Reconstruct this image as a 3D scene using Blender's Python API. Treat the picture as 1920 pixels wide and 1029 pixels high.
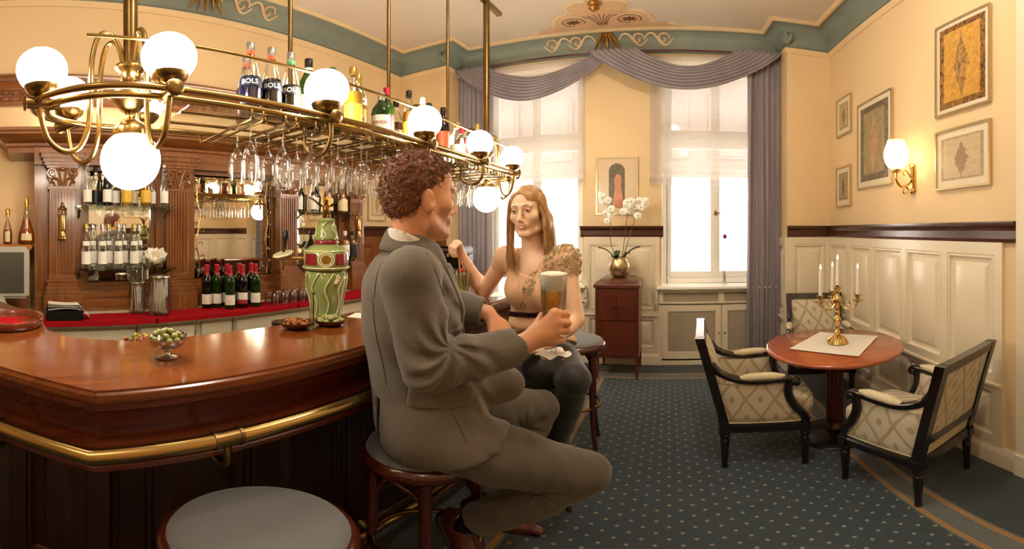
import bpy, bmesh, math, random
import numpy as np
from math import sin, cos, pi, radians as R, atan2, hypot, sqrt
from mathutils import Vector as V, Matrix
random.seed(7)
S = bpy.context.scene
C = S.collection
for o in list(bpy.data.objects):
    bpy.data.objects.remove(o, do_unlink=True)

# ------------------------------------------------------------------ camera (a stitched wide panorama, level horizon)
CAM_H = 1.45
cd = bpy.data.cameras.new('camera')
cam = bpy.data.objects.new('camera', cd)
C.objects.link(cam)
cam.location = (0, 0, CAM_H)
cam.rotation_euler = (pi / 2, 0, 0)
cd.type = 'PANO'
cd.panorama_type = 'EQUIRECTANGULAR'
FPX = 752.34
cd.longitude_min = (0 - 1254.5) / FPX
cd.longitude_max = (1920 - 1254.5) / FPX
cd.latitude_max = 432.4 / FPX
cd.latitude_min = -(1029 - 432.4) / FPX
cd.clip_start = 0.01
cd.clip_end = 200
S.camera = cam

# ------------------------------------------------------------------ world, exposure
S.view_settings.view_transform = 'Standard'
S.view_settings.look = 'None'
S.view_settings.exposure = 0.82
S.view_settings.gamma = 1.0
S.view_settings.use_curve_mapping = False
w = bpy.data.worlds.new('sky')
S.world = w
w.use_nodes = True
wb = w.node_tree.nodes['Background']
wb.inputs['Color'].default_value = (1.0, 0.97, 0.93, 1)
wb.inputs['Strength'].default_value = 10.0
GLOBE_W = 22.0      # emission of the opal globes
SCONCE_W = 13.0
STRIP_W = 16.0
FILL_W = 1.0     # emission of the added fill lamps


cy = S.cycles
cy.use_adaptive_sampling = True
cy.adaptive_threshold = .04
cy.max_bounces = 9
cy.diffuse_bounces = 4
cy.glossy_bounces = 5
cy.transmission_bounces = 6
cy.transparent_max_bounces = 20
cy.caustics_reflective = False
cy.caustics_refractive = False
cy.sample_clamp_indirect = 8.0


# ------------------------------------------------------------------ helpers
def lin(h):
    if not isinstance(h, str):
        return tuple(h)
    h = h.lstrip('#')
    v = [int(h[i:i + 2], 16) / 255 for i in (0, 2, 4)]
    return tuple(((c + .055) / 1.055) ** 2.4 if c > .04045 else c / 12.92 for c in v)


def mul(c, k):
    return tuple(min(1, x * k) for x in c)


class NT:
    def __init__(s, name):
        s.m = bpy.data.materials.new(name)
        s.m.use_nodes = True
        s.t = s.m.node_tree
        s.b = s.t.nodes['Principled BSDF']
        s._tc = None

    def n(s, typ, **kw):
        nd = s.t.nodes.new(typ)
        for k, v in kw.items():
            if k in nd.inputs:
                nd.inputs[k].default_value = v
            else:
                setattr(nd, k, v)
        return nd

    def l(s, a, b):
        s.t.links.new(a, b)

    def obj(s, scale=(1, 1, 1), rot=(0, 0, 0)):
        tc = s.n('ShaderNodeTexCoord')
        mp = s.n('ShaderNodeMapping')
        mp.inputs['Scale'].default_value = scale
        mp.inputs['Rotation'].default_value = rot
        s.l(tc.outputs['Object'], mp.inputs['Vector'])
        return mp.outputs['Vector']

    def ramp(s, src, stops):
        r = s.n('ShaderNodeValToRGB')
        e = r.color_ramp.elements
        while len(e) < len(stops):
            e.new(.5)
        for i, (p, c) in enumerate(stops):
            e[i].position = p
            e[i].color = (*lin(c), 1) if not isinstance(c, (int, float)) else (c, c, c, 1)
        s.l(src, r.inputs[0])
        return r.outputs[0]

    def math(s, op, a, b=None):
        nd = s.n('ShaderNodeMath', operation=op)
        for i, v in enumerate((a, b)):
            if v is None:
                continue
            if isinstance(v, (int, float)):
                nd.inputs[i].default_value = v
            else:
                s.l(v, nd.inputs[i])
        return nd.outputs[0]

    def mix(s, fac, a, b, mode='MIX'):
        nd = s.n('ShaderNodeMix', data_type='RGBA', blend_type=mode)
        for sock, v in ((nd.inputs[0], fac), (nd.inputs[6], a), (nd.inputs[7], b)):
            if isinstance(v, (int, float)):
                sock.default_value = v
            elif isinstance(v, (tuple, str)):
                sock.default_value = (*lin(v), 1)
            else:
                s.l(v, sock)
        return nd.outputs[2]

    def bump(s, src, strength, dist=.01):
        b = s.n('ShaderNodeBump', Strength=strength, Distance=dist)
        s.l(src, b.inputs['Height'])
        s.l(b.outputs[0], s.b.inputs['Normal'])


MATS = {}


def mat(name, col, rough=.5, metal=0., noise=None, bump=None, coat=0., emit=None, trans=0., ior=1.45, sheen=0., spec=.5, sss=0.):
    """plain procedural material: colour varied by noise, optional fine relief"""
    if name in MATS:
        return MATS[name]
    q = NT(name)
    c = lin(col)
    q.b.inputs['Base Color'].default_value = (*c, 1)
    q.b.inputs['Roughness'].default_value = rough
    q.b.inputs['Metallic'].default_value = metal
    q.b.inputs['Coat Weight'].default_value = coat
    q.b.inputs['Coat Roughness'].default_value = .08
    q.b.inputs['Specular IOR Level'].default_value = spec
    q.b.inputs['IOR'].default_value = ior
    q.b.inputs['Transmission Weight'].default_value = trans
    q.b.inputs['Sheen Weight'].default_value = sheen
    if sss:
        q.b.inputs['Subsurface Weight'].default_value = sss
        q.b.inputs['Subsurface Radius'].default_value = (.012, .005, .003)
    if emit:
        q.b.inputs['Emission Color'].default_value = (*lin(emit[0]), 1)
        q.b.inputs['Emission Strength'].default_value = emit[1]
    if noise:
        nz = q.n('ShaderNodeTexNoise', Scale=noise[0], Detail=4.0)
        q.l(q.obj(), nz.inputs['Vector'])
        q.l(q.ramp(nz.outputs[0], [(.3, mul(c, 1 - noise[1])), (.7, mul(c, 1 + noise[1]))]), q.b.inputs['Base Color'])
    if bump:
        nz = q.n('ShaderNodeTexNoise', Scale=bump[0], Detail=3.0)
        q.l(q.obj(), nz.inputs['Vector'])
        q.bump(nz.outputs[0], bump[1], .004)
    MATS[name] = q.m
    return q.m


def wood(name, dark, light, rough=.25, axis=2, scale=1., coat=.4, spread=.5):
    """streaky lacquered wood, grain along the given axis"""
    if name in MATS:
        return MATS[name]
    q = NT(name)
    sc = [14 * scale] * 3
    sc[axis] = 1.1 * scale
    v = q.obj(tuple(sc))
    nz = q.n('ShaderNodeTexNoise', Scale=2.2, Detail=8.0, Roughness=.62, Distortion=.6)
    q.l(v, nz.inputs['Vector'])
    sc2 = [120 * scale] * 3
    sc2[axis] = 4 * scale
    n2 = q.n('ShaderNodeTexNoise', Scale=1.0, Detail=2.0)
    q.l(q.obj(tuple(sc2)), n2.inputs['Vector'])
    f = q.math('ADD', q.math('MULTIPLY', nz.outputs[0], .75), q.math('MULTIPLY', n2.outputs[0], .25))
    q.l(q.ramp(f, [(.5 - spread * .36, dark), (.5 + spread * .36, light)]), q.b.inputs['Base Color'])
    q.b.inputs['Roughness'].default_value = rough
    q.b.inputs['Coat Weight'].default_value = coat
    q.b.inputs['Coat Roughness'].default_value = .12
    q.bump(n2.outputs[0], .08, .002)
    MATS[name] = q.m
    return q.m


def glassy(name, col=(1, 1, 1), tint=.0, rough=.02, gloss=.12):
    """clear glass that lets light straight through: transparent + fresnel gloss"""
    if name in MATS:
        return MATS[name]
    q = NT(name)
    t = q.t
    out = t.nodes['Material Output']
    tr = q.n('ShaderNodeBsdfTransparent')
    tr.inputs[0].default_value = (*lin(col), 1)
    gl = q.n('ShaderNodeBsdfGlossy', Roughness=rough)
    fr = q.n('ShaderNodeLayerWeight', Blend=.35)
    f = q.math('ADD', q.math('MULTIPLY', fr.outputs['Fresnel'], .6), gloss * .25)
    mx = q.n('ShaderNodeMixShader')
    q.l(f, mx.inputs[0])
    q.l(tr.outputs[0], mx.inputs[1])
    q.l(gl.outputs[0], mx.inputs[2])
    q.l(mx.outputs[0], out.inputs[0])
    t.nodes.remove(q.b)
    MATS[name] = q.m
    return q.m


class MB:
    """collects shapes; build() links them as ONE mesh object"""

    def __init__(s):
        s.v = []
        s.f = []
        s.mi = []
        s.cur = 0

    def add(s, vs, fs):
        n = len(s.v)
        s.v += [tuple(p) for p in vs]
        s.f += [tuple(i + n for i in f) for f in fs]
        s.mi += [s.cur] * len(fs)
        return s

    def box(s, a, b, rz=0, c=None, taper=None):
        x0, y0, z0 = a
        x1, y1, z1 = b
        vs = [(x0, y0, z0), (x1, y0, z0), (x1, y1, z0), (x0, y1, z0), (x0, y0, z1), (x1, y0, z1), (x1, y1, z1), (x0, y1, z1)]
        if taper:
            mx, my = (x0 + x1) / 2, (y0 + y1) / 2
            vs = [((x - mx) * taper + mx, (y - my) * taper + my, z) if i < 4 else (x, y, z) for i, (x, y, z) in enumerate(vs)]
        if rz:
            cx, cy = c or ((x0 + x1) / 2, (y0 + y1) / 2)
            vs = [(cx + (x - cx) * cos(rz) - (y - cy) * sin(rz), cy + (x - cx) * sin(rz) + (y - cy) * cos(rz), z) for x, y, z in vs]
        return s.add(vs, [(3, 2, 1, 0), (4, 5, 6, 7), (0, 1, 5, 4), (1, 2, 6, 5), (2, 3, 7, 6), (3, 0, 4, 7)])

    def cbox(s, c, d, M=None):
        """box of full size d centred at c, orientation matrix M"""
        h = [q / 2 for q in d]
        vs = []
        for sz in (-1, 1):
            for sx, sy in ((-1, -1), (1, -1), (1, 1), (-1, 1)):
                p = V((sx * h[0], sy * h[1], sz * h[2]))
                vs.append((M @ p if M else p) + V(c))
        return s.add(vs, [(3, 2, 1, 0), (4, 5, 6, 7), (0, 1, 5, 4), (1, 2, 6, 5), (2, 3, 7, 6), (3, 0, 4, 7)])

    def prism(s, poly, z0, z1, ax=2):
        """polygon (2-D) extruded along axis ax"""
        n = len(poly)

        def mk(p, z):
            return {2: (p[0], p[1], z), 1: (p[0], z, p[1]), 0: (z, p[0], p[1])}[ax]
        vs = [mk(p, z0) for p in poly] + [mk(p, z1) for p in poly]
        fs = [tuple(range(n - 1, -1, -1)), tuple(range(n, 2 * n))]
        fs += [(i, (i + 1) % n, n + (i + 1) % n, n + i) for i in range(n)]
        return s.add(vs, fs)

    def lathe(s, prof, seg=16, c=(0, 0, 0), M=None, a0=0, caps=True, sx=1, sy=1):
        """profile [(r, z)...] turned about z"""
        vs = []
        fs = []
        n = len(prof)
        for i in range(seg):
            a = 2 * pi * i / seg + a0
            for r, z in prof:
                p = V((r * cos(a) * sx, r * sin(a) * sy, z))
                if M:
                    p = M @ p
                vs.append(p + V(c))
        for i in range(seg):
            j = (i + 1) % seg
            for k in range(n - 1):
                fs.append((i * n + k, j * n + k, j * n + k + 1, i * n + k + 1))
        if caps:
            if prof[0][0] > 1e-5:
                fs.append(tuple(i * n for i in range(seg - 1, -1, -1)))
            if prof[-1][0] > 1e-5:
                fs.append(tuple(i * n + n - 1 for i in range(seg)))
        return s.add(vs, fs)

    def tube(s, pts, rad, seg=8, closed=False, caps=True, flat=None):
        pts = [V(p) for p in pts]
        n = len(pts)
        rs = rad if isinstance(rad, (list, tuple)) else [rad] * n
        tang = []
        for i in range(n):
            if closed:
                t = pts[(i + 1) % n] - pts[i - 1]
            else:
                t = pts[min(i + 1, n - 1)] - pts[max(i - 1, 0)]
            tang.append(t.normalized() if t.length > 1e-9 else V((0, 0, 1)))
        up = V((0, 0, 1)) if abs(tang[0].z) < .9 else V((1, 0, 0))
        u = tang[0].cross(up).normalized()
        vs = []
        for i in range(n):
            if i:
                u = (u - tang[i] * u.dot(tang[i]))
                u = u.normalized() if u.length > 1e-6 else tang[i].orthogonal().normalized()
            w = tang[i].cross(u)
            for k in range(seg):
                a = 2 * pi * k / seg
                f = flat if flat else 1
                vs.append(pts[i] + u * (cos(a) * rs[i]) + w * (sin(a) * rs[i] * f))
        fs = []
        for i in range(n if closed else n - 1):
            j = (i + 1) % n
            for k in range(seg):
                m = (k + 1) % seg
                fs.append((i * seg + k, i * seg + m, j * seg + m, j * seg + k))
        if caps and not closed:
            fs.append(tuple(range(seg - 1, -1, -1)))
            fs.append(tuple((n - 1) * seg + k for k in range(seg)))
        return s.add(vs, fs)

    def sweep(s, prof, path, closed=False, up=V((0, 0, 1))):
        """2-D profile (outward, up) swept along a horizontal path with mitred corners; outward is to the right of travel"""
        path = [V(p) for p in path]
        n = len(path)
        m = len(prof)
        vs = []
        for i in range(n):
            if closed:
                d0 = (path[i] - path[i - 1]).normalized()
                d1 = (path[(i + 1) % n] - path[i]).normalized()
            else:
                d0 = (path[i] - path[max(i - 1, 0)])
                d1 = (path[min(i + 1, n - 1)] - path[i])
                d0 = d0.normalized() if d0.length > 1e-9 else d1.normalized()
                d1 = d1.normalized() if d1.length > 1e-9 else d0
            n0 = d0.cross(up)
            n1 = d1.cross(up)
            b = (n0 + n1)
            b = b / max(b.length_squared / 2, 1e-6) if b.length > 1e-6 else n0
            for o, z in prof:
                vs.append(path[i] + b * o + up * z)
        fs = []
        for i in range(n if closed else n - 1):
            j = (i + 1) % n
            for k in range(m):
                q = (k + 1) % m
                fs.append((i * m + k, j * m + k, j * m + q, i * m + q))
        if not closed:
            fs.append(tuple(range(m)))
            fs.append(tuple((n - 1) * m + k for k in range(m - 1, -1, -1)))
        return s.add(vs, fs)

    def ball(s, c, r, seg=12, rings=8, M=None):
        r = r if isinstance(r, (tuple, list)) else (r, r, r)
        prof = [(sin(pi * k / rings), -cos(pi * k / rings)) for k in range(rings + 1)]
        prof[0] = (0, -1)
        prof[-1] = (0, 1)
        vs = []
        fs = []
        vs.append(V((0, 0, -r[2])))
        for k in range(1, rings):
            for i in range(seg):
                a = 2 * pi * i / seg
                vs.append(V((prof[k][0] * cos(a) * r[0], prof[k][0] * sin(a) * r[1], prof[k][1] * r[2])))
        vs.append(V((0, 0, r[2])))
        L = len(vs) - 1
        for i in range(seg):
            j = (i + 1) % seg
            fs.append((0, 1 + j, 1 + i))
            for k in range(rings - 2):
                fs.append((1 + k * seg + i, 1 + k * seg + j, 1 + (k + 1) * seg + j, 1 + (k + 1) * seg + i))
            fs.append((L, 1 + (rings - 2) * seg + i, 1 + (rings - 2) * seg + j))
        vs = [(M @ p if M else p) + V(c) for p in vs]
        return s.add(vs, fs)

    def grid(s, fn, nu, nv, closed_u=False):
        vs = [fn(i / (nu - (0 if closed_u else 1)), j / (nv - 1)) for i in range(nu) for j in range(nv)]
        fs = []
        for i in range(nu if closed_u else nu - 1):
            k = (i + 1) % nu
            for j in range(nv - 1):
                fs.append((i * nv + j, k * nv + j, k * nv + j + 1, i * nv + j + 1))
        return s.add(vs, fs)

    def mesh(s, name, mats, smooth=40, bevel=0., bseg=2):
        me = bpy.data.meshes.new(name)
        me.from_pydata(s.v, [], s.f)
        mats = mats if isinstance(mats, (list, tuple)) else [mats]
        for m in mats:
            me.materials.append(m)
        if len(mats) > 1:
            me.polygons.foreach_set('material_index', s.mi)
        bm = bmesh.new()
        bm.from_mesh(me)
        bmesh.ops.remove_doubles(bm, verts=bm.verts, dist=1e-6)
        bmesh.ops.recalc_face_normals(bm, faces=bm.faces)
        if bevel:
            es = [e for e in bm.edges if len(e.link_faces) == 2 and e.calc_face_angle(0) > .5]
            bmesh.ops.bevel(bm, geom=es, offset=bevel, segments=bseg, affect='EDGES', clamp_overlap=True)
        bm.to_mesh(me)
        bm.free()
        if smooth:
            me.shade_smooth()
            me.set_sharp_from_angle(angle=R(smooth))
        return me

    def build(s, name, mats, parent=None, smooth=40, bevel=0., bseg=2, kind=None, label=None):
        o = bpy.data.objects.new(name, s.mesh(name, mats, smooth, bevel, bseg))
        C.objects.link(o)
        if parent:
            o.parent = parent
        if kind:
            o['kind'] = kind
        if label:
            o['label'] = label
        return o


def tag(o, label, cat, group=None, kind=None):
    o['label'] = label
    o['category'] = cat
    if group:
        o['group'] = group
    if kind:
        o['kind'] = kind
    return o


def thing(name, loc, label, cat, group=None, rz=0):
    o = bpy.data.objects.new(name, None)
    o.empty_display_size = .05
    C.objects.link(o)
    o.location = loc
    o.rotation_euler = (0, 0, rz)
    return tag(o, label, cat, group)


def struct(o, label=None, cat=None):
    o['kind'] = 'structure'
    if label:
        o['label'] = label
    if cat:
        o['category'] = cat
    return o


def link(name, me, parent=None, loc=(0, 0, 0), rot=(0, 0, 0), label=None):
    o = bpy.data.objects.new(name, me)
    C.objects.link(o)
    o.location = loc
    o.rotation_euler = rot
    if parent:
        o.parent = parent
    if label:
        o['label'] = label
    return o


def dup(root, loc=None, rz=None, label=None, group=None):
    r = root.copy()
    C.objects.link(r)
    if loc is not None:
        r.location = loc
    if rz is not None:
        r.rotation_euler = (0, 0, rz)
    if label:
        r['label'] = label
    if group:
        r['group'] = group
    for ch in root.children:
        c = ch.copy()
        C.objects.link(c)
        c.parent = r
        for g in ch.children:
            d = g.copy()
            C.objects.link(d)
            d.parent = c
    return r


def bez(pts, n=8):
    """Catmull-Rom through points"""
    P = [V(p) for p in pts]
    out = []
    for i in range(len(P) - 1):
        a = P[i - 1] if i else P[0] * 2 - P[1]
        b, c = P[i], P[i + 1]
        d = P[i + 2] if i + 2 < len(P) else P[-1] * 2 - P[-2]
        for k in range(n):
            t = k / n
            out.append(.5 * ((2 * b) + (c - a) * t + (2 * a - 5 * b + 4 * c - d) * t * t + (3 * b - a - 3 * c + d) * t ** 3))
    out.append(P[-1])
    return out


def text_mesh(body, size, mats, name='lettering', bold=0., fn=None, width=None):
    """flat lettering as a thin mesh centred on the origin in x-z; fn maps (u, v) to a point"""
    cu = bpy.data.curves.new(name, 'FONT')
    cu.body = body
    cu.size = size
    cu.align_x = 'CENTER'
    cu.align_y = 'CENTER'
    cu.resolution_u = 3
    cu.offset = bold
    ob = bpy.data.objects.new(name, cu)
    C.objects.link(ob)
    dg = bpy.context.evaluated_depsgraph_get()
    me = bpy.data.meshes.new_from_object(ob.evaluated_get(dg))
    bpy.data.objects.remove(ob, do_unlink=True)
    bpy.data.curves.remove(cu)
    if len(me.vertices):
        xs = [v.co.x for v in me.vertices]
        k = 1.
        if width:
            k = width / max(1e-6, max(xs) - min(xs))
        for v in me.vertices:
            u, t = v.co.x * k, v.co.y
            v.co = fn(u, t) if fn else (u, 0, t)
    me.materials.clear()
    me.materials.append(mats)
    return me

# ------------------------------------------------------------------ shared materials
M_wall = mat('wall_paint', '#e9cc9d', .65, noise=(1.3, .045), bump=(60, .05))
M_cream = mat('cream_lacquer', '#eadcc0', .32, noise=(2.0, .03), coat=.15)
M_ceil = mat('ceiling_paint', '#d6c8b8', .8, noise=(1.1, .05))
M_cove = mat('green_cove_paint', '#868f84', .6, noise=(2.2, .12))
M_stucco = mat('stucco_cream', '#e0c79c', .6, noise=(9, .06))
M_rose_st = mat('stucco_rose', '#d8b18a', .6, noise=(9, .08))
M_gilt = mat('old_gilt', '#a87832', .38, .7, noise=(20, .2))
M_brown = mat('stencil_brown', '#6d4a2c', .6)
M_brass = mat('polished_brass', '#a88a55', .24, 1., noise=(6, .12))
M_brassd = mat('aged_brass', '#83683f', .32, 1., noise=(8, .18))
M_gold = mat('gilt_candelabra', '#cfae70', .22, 1., noise=(30, .15))
M_mahog = wood('mahogany_bar_top', '#602c10', '#914f20', .16, axis=1, coat=.8)
M_mahf = wood('mahogany_front', '#481a09', '#6e2e12', .25, axis=1, coat=.5)
M_oakd = wood('dark_stained_panel', '#1d0b05', '#38180b', .35, axis=2, coat=.3)
M_bb = wood('backbar_walnut', '#66371a', '#97602f', .3, axis=2, coat=.35)
M_bbh = wood('backbar_walnut_cornice', '#66371a', '#98602f', .3, axis=1, coat=.35)
M_railw = wood('chair_rail_walnut', '#3c1d10', '#5b3120', .3, axis=0, coat=.4)
M_raily = wood('chair_rail_walnut_side', '#3c1d10', '#5b3120', .3, axis=1, coat=.4)
M_white = mat('white_paper', '#f2ede2', .6)
M_black = mat('black_plastic', '#14120f', .35)
M_steel = mat('brushed_steel', '#b9b4aa', .25, 1.)
M_clear = glassy('clear_glass', (.97, .98, .97), gloss=.16)
M_pane = glassy('window_glass', (.98, .99, 1.), gloss=.02)
M_shelfg = glassy('shelf_glass', '#eef6ef', gloss=.1)


def lerp(a, b, t):
    return a + (b - a) * t


# carpet: field of blue-green with a diagonal lattice of small beige lozenges, plain margin outside the border bands
def carpet():
    q = NT('blue_dotted_carpet')
    tc = q.n('ShaderNodeTexCoord')
    sx = q.n('ShaderNodeSeparateXYZ')
    q.l(tc.outputs['Object'], sx.inputs[0])
    x, y = sx.outputs[0], sx.outputs[1]
    P = .104

    def cell(dx, dy):
        fx = q.math('ABSOLUTE', q.math('SUBTRACT', q.math('FRACT', q.math('ADD', q.math('DIVIDE', x, P), 20.5 + dx)), .5))
        fy = q.math('ABSOLUTE', q.math('SUBTRACT', q.math('FRACT', q.math('ADD', q.math('DIVIDE', y, P * .9), 20.5 + dy)), .5))
        return q.math('ADD', fx, q.math('MULTIPLY', fy, .9))
    d = q.math('MINIMUM', cell(0, 0), cell(.5, .5))
    dot = q.math('LESS_THAN', d, .107)
    core = q.math('LESS_THAN', d, .03)
    # inside the dotted field
    inx = q.math('MULTIPLY', q.math('LESS_THAN', x, 1.0), q.math('GREATER_THAN', x, -.6))
    iny = q.math('LESS_THAN', y, 3.74)
    fld = q.math('MULTIPLY', inx, iny)
    nz = q.n('ShaderNodeTexNoise', Scale=260.0, Detail=2.0)
    q.l(tc.outputs['Object'], nz.inputs['Vector'])
    n2 = q.n('ShaderNodeTexNoise', Scale=1.6, Detail=3.0)
    q.l(tc.outputs['Object'], n2.inputs['Vector'])
    base = q.ramp(nz.outputs[0], [(.3, '#212e37'), (.7, '#414f58')])
    base = q.mix(q.math('MULTIPLY', n2.outputs[0], .35), base, '#243542')
    # fine lozenge twill between the dots
    tw = q.math('LESS_THAN', q.math('FRACT', q.math('MULTIPLY', q.math('ADD', x, y), 95)), .3)
    base = q.mix(q.math('MULTIPLY', tw, .25), base, '#4c5960')
    c = q.mix(q.math('MULTIPLY', dot, fld), base, '#8a8573')
    c = q.mix(q.math('MULTIPLY', core, fld), c, '#75694e')
    plain = q.ramp(nz.outputs[0], [(.3, '#2a3236'), (.7, '#3d474a')])
    c = q.mix(fld, plain, c)
    # border bands: grey-blue strip edged by twin ochre lines, on three sides
    def band(co, a, b):
        return q.math('MULTIPLY', q.math('GREATER_THAN', co, a), q.math('LESS_THAN', co, b))
    def strip(c, co, a, b, mask):
        m = q.math('MULTIPLY', band(co, a, b), mask)
        c = q.mix(m, c, q.ramp(nz.outputs[0], [(.3, '#4a5458'), (.7, '#6c7472')]))
        for e in (a + .012, b - .036):
            for k in (0, .014):
                l = q.math('MULTIPLY', band(co, e + k, e + k + .009), mask)
                c = q.mix(l, c, '#b07a34')
        return c
    c = strip(c, x, 1.0, 1.17, q.math('LESS_THAN', y, 3.9))
    c = strip(c, x, -.77, -.6, q.math('LESS_THAN', y, 3.9))
    c = strip(c, y, 3.74, 3.91, q.math('MULTIPLY', q.math('LESS_THAN', x, 1.17), q.math('GREATER_THAN', x, -.77)))
    q.l(c, q.b.inputs['Base Color'])
    q.b.inputs['Roughness'].default_value = .85
    q.b.inputs['Specular IOR Level'].default_value = .3
    q.b.inputs['Sheen Weight'].default_value = .25
    q.bump(nz.outputs[0], .5, .004)
    return q.m


struct(MB().box((-3.3, -3.2, -.1), (1.85, 4.6, 0)).build('floor', carpet(), smooth=0), 'blue carpet with small beige lozenges and ochre border lines')
struct(MB().box((-3.3, -3.2, 3.66), (1.85, 4.6, 3.8)).build('ceiling', M_ceil, smooth=0), 'plain pinkish beige ceiling')

XR, XL, YP, YW, YB = 1.633, -3.06, 3.86, 4.2, -3.0
PL, PR = -2.39, 1.17               # inner edges of the two corner piers
W1, W2 = (-2.1, -.92), (-.08, 1.1)  # window openings
SILL, HEAD = .87, 3.34
wr = struct(MB().box((XR, -3.2, 0), (XR + .2, 4.6, 3.66)).build('wall_right', M_wall, smooth=0), 'yellow plaster wall with cream wainscot below')
wl = struct(MB().box((XL - .2, -3.2, 0), (XL, 4.6, 3.66)).build('wall_left', M_wall, smooth=0), 'yellow plaster wall behind the back bar')
struct(MB().box((-3.06, YB - .2, 0), (XR, YB, 3.66)).build('wall_back', M_wall, smooth=0), 'yellow plaster wall behind the viewer')
m = MB()
m.box((XL, YP, 0), (PL, 4.6, 3.66)).box((PR, YP, 0), (XR, 4.6, 3.66))
m.box((PL, YW, 0), (W1[0], 4.6, 3.66)).box((W1[1], YW, 0), (W2[0], 4.6, 3.66)).box((W2[1], YW, 0), (PR, 4.6, 3.66))
for a, b in (W1, W2):
    m.box((a, YW, HEAD), (b, 4.6, 3.66)).box((a, YW + .06, 0), (b, 4.6, SILL - .03))
ww = struct(m.build('wall_window', M_wall, smooth=0), 'yellow plaster window wall with recessed bay')

# ---- cove, mouldings, chair rail all follow the walls
PATH = [(XL, YB, 0), (XL, YP, 0), (PL, YP, 0), (PL, YW, 0), (PR, YW, 0), (PR, YP, 0), (XR, YP, 0), (XR, YB, 0)]
cp = [(0, 3.415), (.018, 3.415), (.018, 3.432), (.03, 3.44)]
for i in range(9):
    a = pi / 2 * i / 8
    cp.append((.195 - .165 * cos(a), 3.45 + .195 * sin(a)))
cp += [(.2, 3.66), (0, 3.66)]
struct(MB().sweep(cp, PATH).build('trim_1', M_cove, smooth=50), 'sage green coved cornice')
struct(MB().sweep([(.19, 3.66), (.19, 3.645), (.205, 3.632), (.225, 3.635), (.235, 3.648), (.25, 3.652), (.25, 3.66)], PATH).build('trim_2', M_stucco, smooth=50), 'cream moulding edging the ceiling')
struct(MB().sweep([(0, 3.36), (.012, 3.362), (.016, 3.38), (.03, 3.4), (.034, 3.414), (0, 3.414)], PATH).build('trim_3', M_wall, smooth=50), 'yellow picture moulding under the cornice')
rail = [(0, 1.385), (.02, 1.385), (.024, 1.40), (.02, 1.405), (.022, 1.45), (.034, 1.468), (.05, 1.474), (.055, 1.488), (.055, 1.5), (0, 1.5)]
struct(MB().sweep(rail, [(PR - .0, YP, 0), (XR, YP, 0), (XR, 1.365, 0)]).build('trim_4', M_raily, smooth=30), 'dark walnut chair rail along the right wall')
struct(MB().sweep(rail, [(W1[1] - .02, YW, 0), (W2[0] + .02, YW, 0)]).build('trim_5', M_railw, smooth=30), 'dark walnut chair rail on the pier between the windows')
struct(MB().sweep(rail, [(XL, 2.9, 0), (XL, YP, 0), (PL, YP, 0)]).build('trim_6', M_railw, smooth=30), 'dark walnut chair rail in the left corner')


# ---- wainscot: framed panels
def panel_mesh(name, wd, ht, m, d=.014):
    mb = MB()
    rings = [(0, 0), (.006, .006), (.018, .006), (.024, -d * .6), (.03, -d), (.05, -d), (.075, -.001), (.078, 0)]
    rings = [(i, z) for i, z in rings if i < min(wd, ht) / 2 - .005]
    for i, z in rings:
        mb.v += [(i, -z, i), (wd - i, -z, i), (wd - i, -z, ht - i), (i, -z, ht - i)]
    n = len(rings)
    for k in range(n - 1):
        for e in range(4):
            mb.f.append((k * 4 + e, k * 4 + (e + 1) % 4, k * 4 + 4 + (e + 1) % 4, k * 4 + 4 + e))
    mb.f.append(tuple((n - 1) * 4 + e for e in range(4)))
    mb.mi = [0] * len(mb.f)
    return mb.mesh(name, m, smooth=20)


PM = {}


def wainscot(parent, p0, rz, widths, rows, gap, m, base=.13, top=1.385, thick=.022):
    """row of panels from p0 going along local +x (rotated rz); stiles and rails are one board, each panel its own piece"""
    tot = sum(widths) + gap * (len(widths) + 1)
    ax = V((cos(rz), sin(rz), 0))
    out = V((sin(rz), -cos(rz), 0))
    P = V(p0)
    st = MB()

    def slab(u0, u1, z0, z1, t=thick):
        a = P + ax * u0
        b = P + ax * u1
        st.add([a + V((0, 0, z0)), b + V((0, 0, z0)), b + out * t + V((0, 0, z0)), a + out * t + V((0, 0, z0)),
                a + V((0, 0, z1)), b + V((0, 0, z1)), b + out * t + V((0, 0, z1)), a + out * t + V((0, 0, z1))],
               [(3, 2, 1, 0), (4, 5, 6, 7), (0, 1, 5, 4), (1, 2, 6, 5), (2, 3, 7, 6), (3, 0, 4, 7)])
    slab(0, tot, rows[-1][1], top)
    slab(0, tot, base, rows[0][0])
    for i in range(len(rows) - 1):
        slab(0, tot, rows[i][1], rows[i + 1][0])
    u = 0
    for wd in list(widths) + [0]:
        for z0, z1 in rows:
            slab(u, u + gap, z0, z1)
        u += gap + wd
    st.build('stiles', m, parent, smooth=0)
    for i in range(len(rows) - 1):
        z0 = rows[i][1] + .012
        a, b = P + out * thick, P + ax * tot + out * thick
        MB().sweep([(0, z0), (.012, z0), (.018, z0 + .01), (.018, z0 + .024), (0, z0 + .028)], [a, b]).build('dado_rail', m, parent, smooth=0)
    u = gap
    for wd in widths:
        for z0, z1 in rows:
            k = (round(wd, 3), round(z1 - z0, 3), m.name)
            if k not in PM:
                PM[k] = panel_mesh('panel', wd, z1 - z0, m)
            q = P + ax * u + out * (thick - .007)
            link('panel', PM[k], parent, (q.x, q.y, z0), (0, 0, rz))
        u += wd + gap


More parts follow.
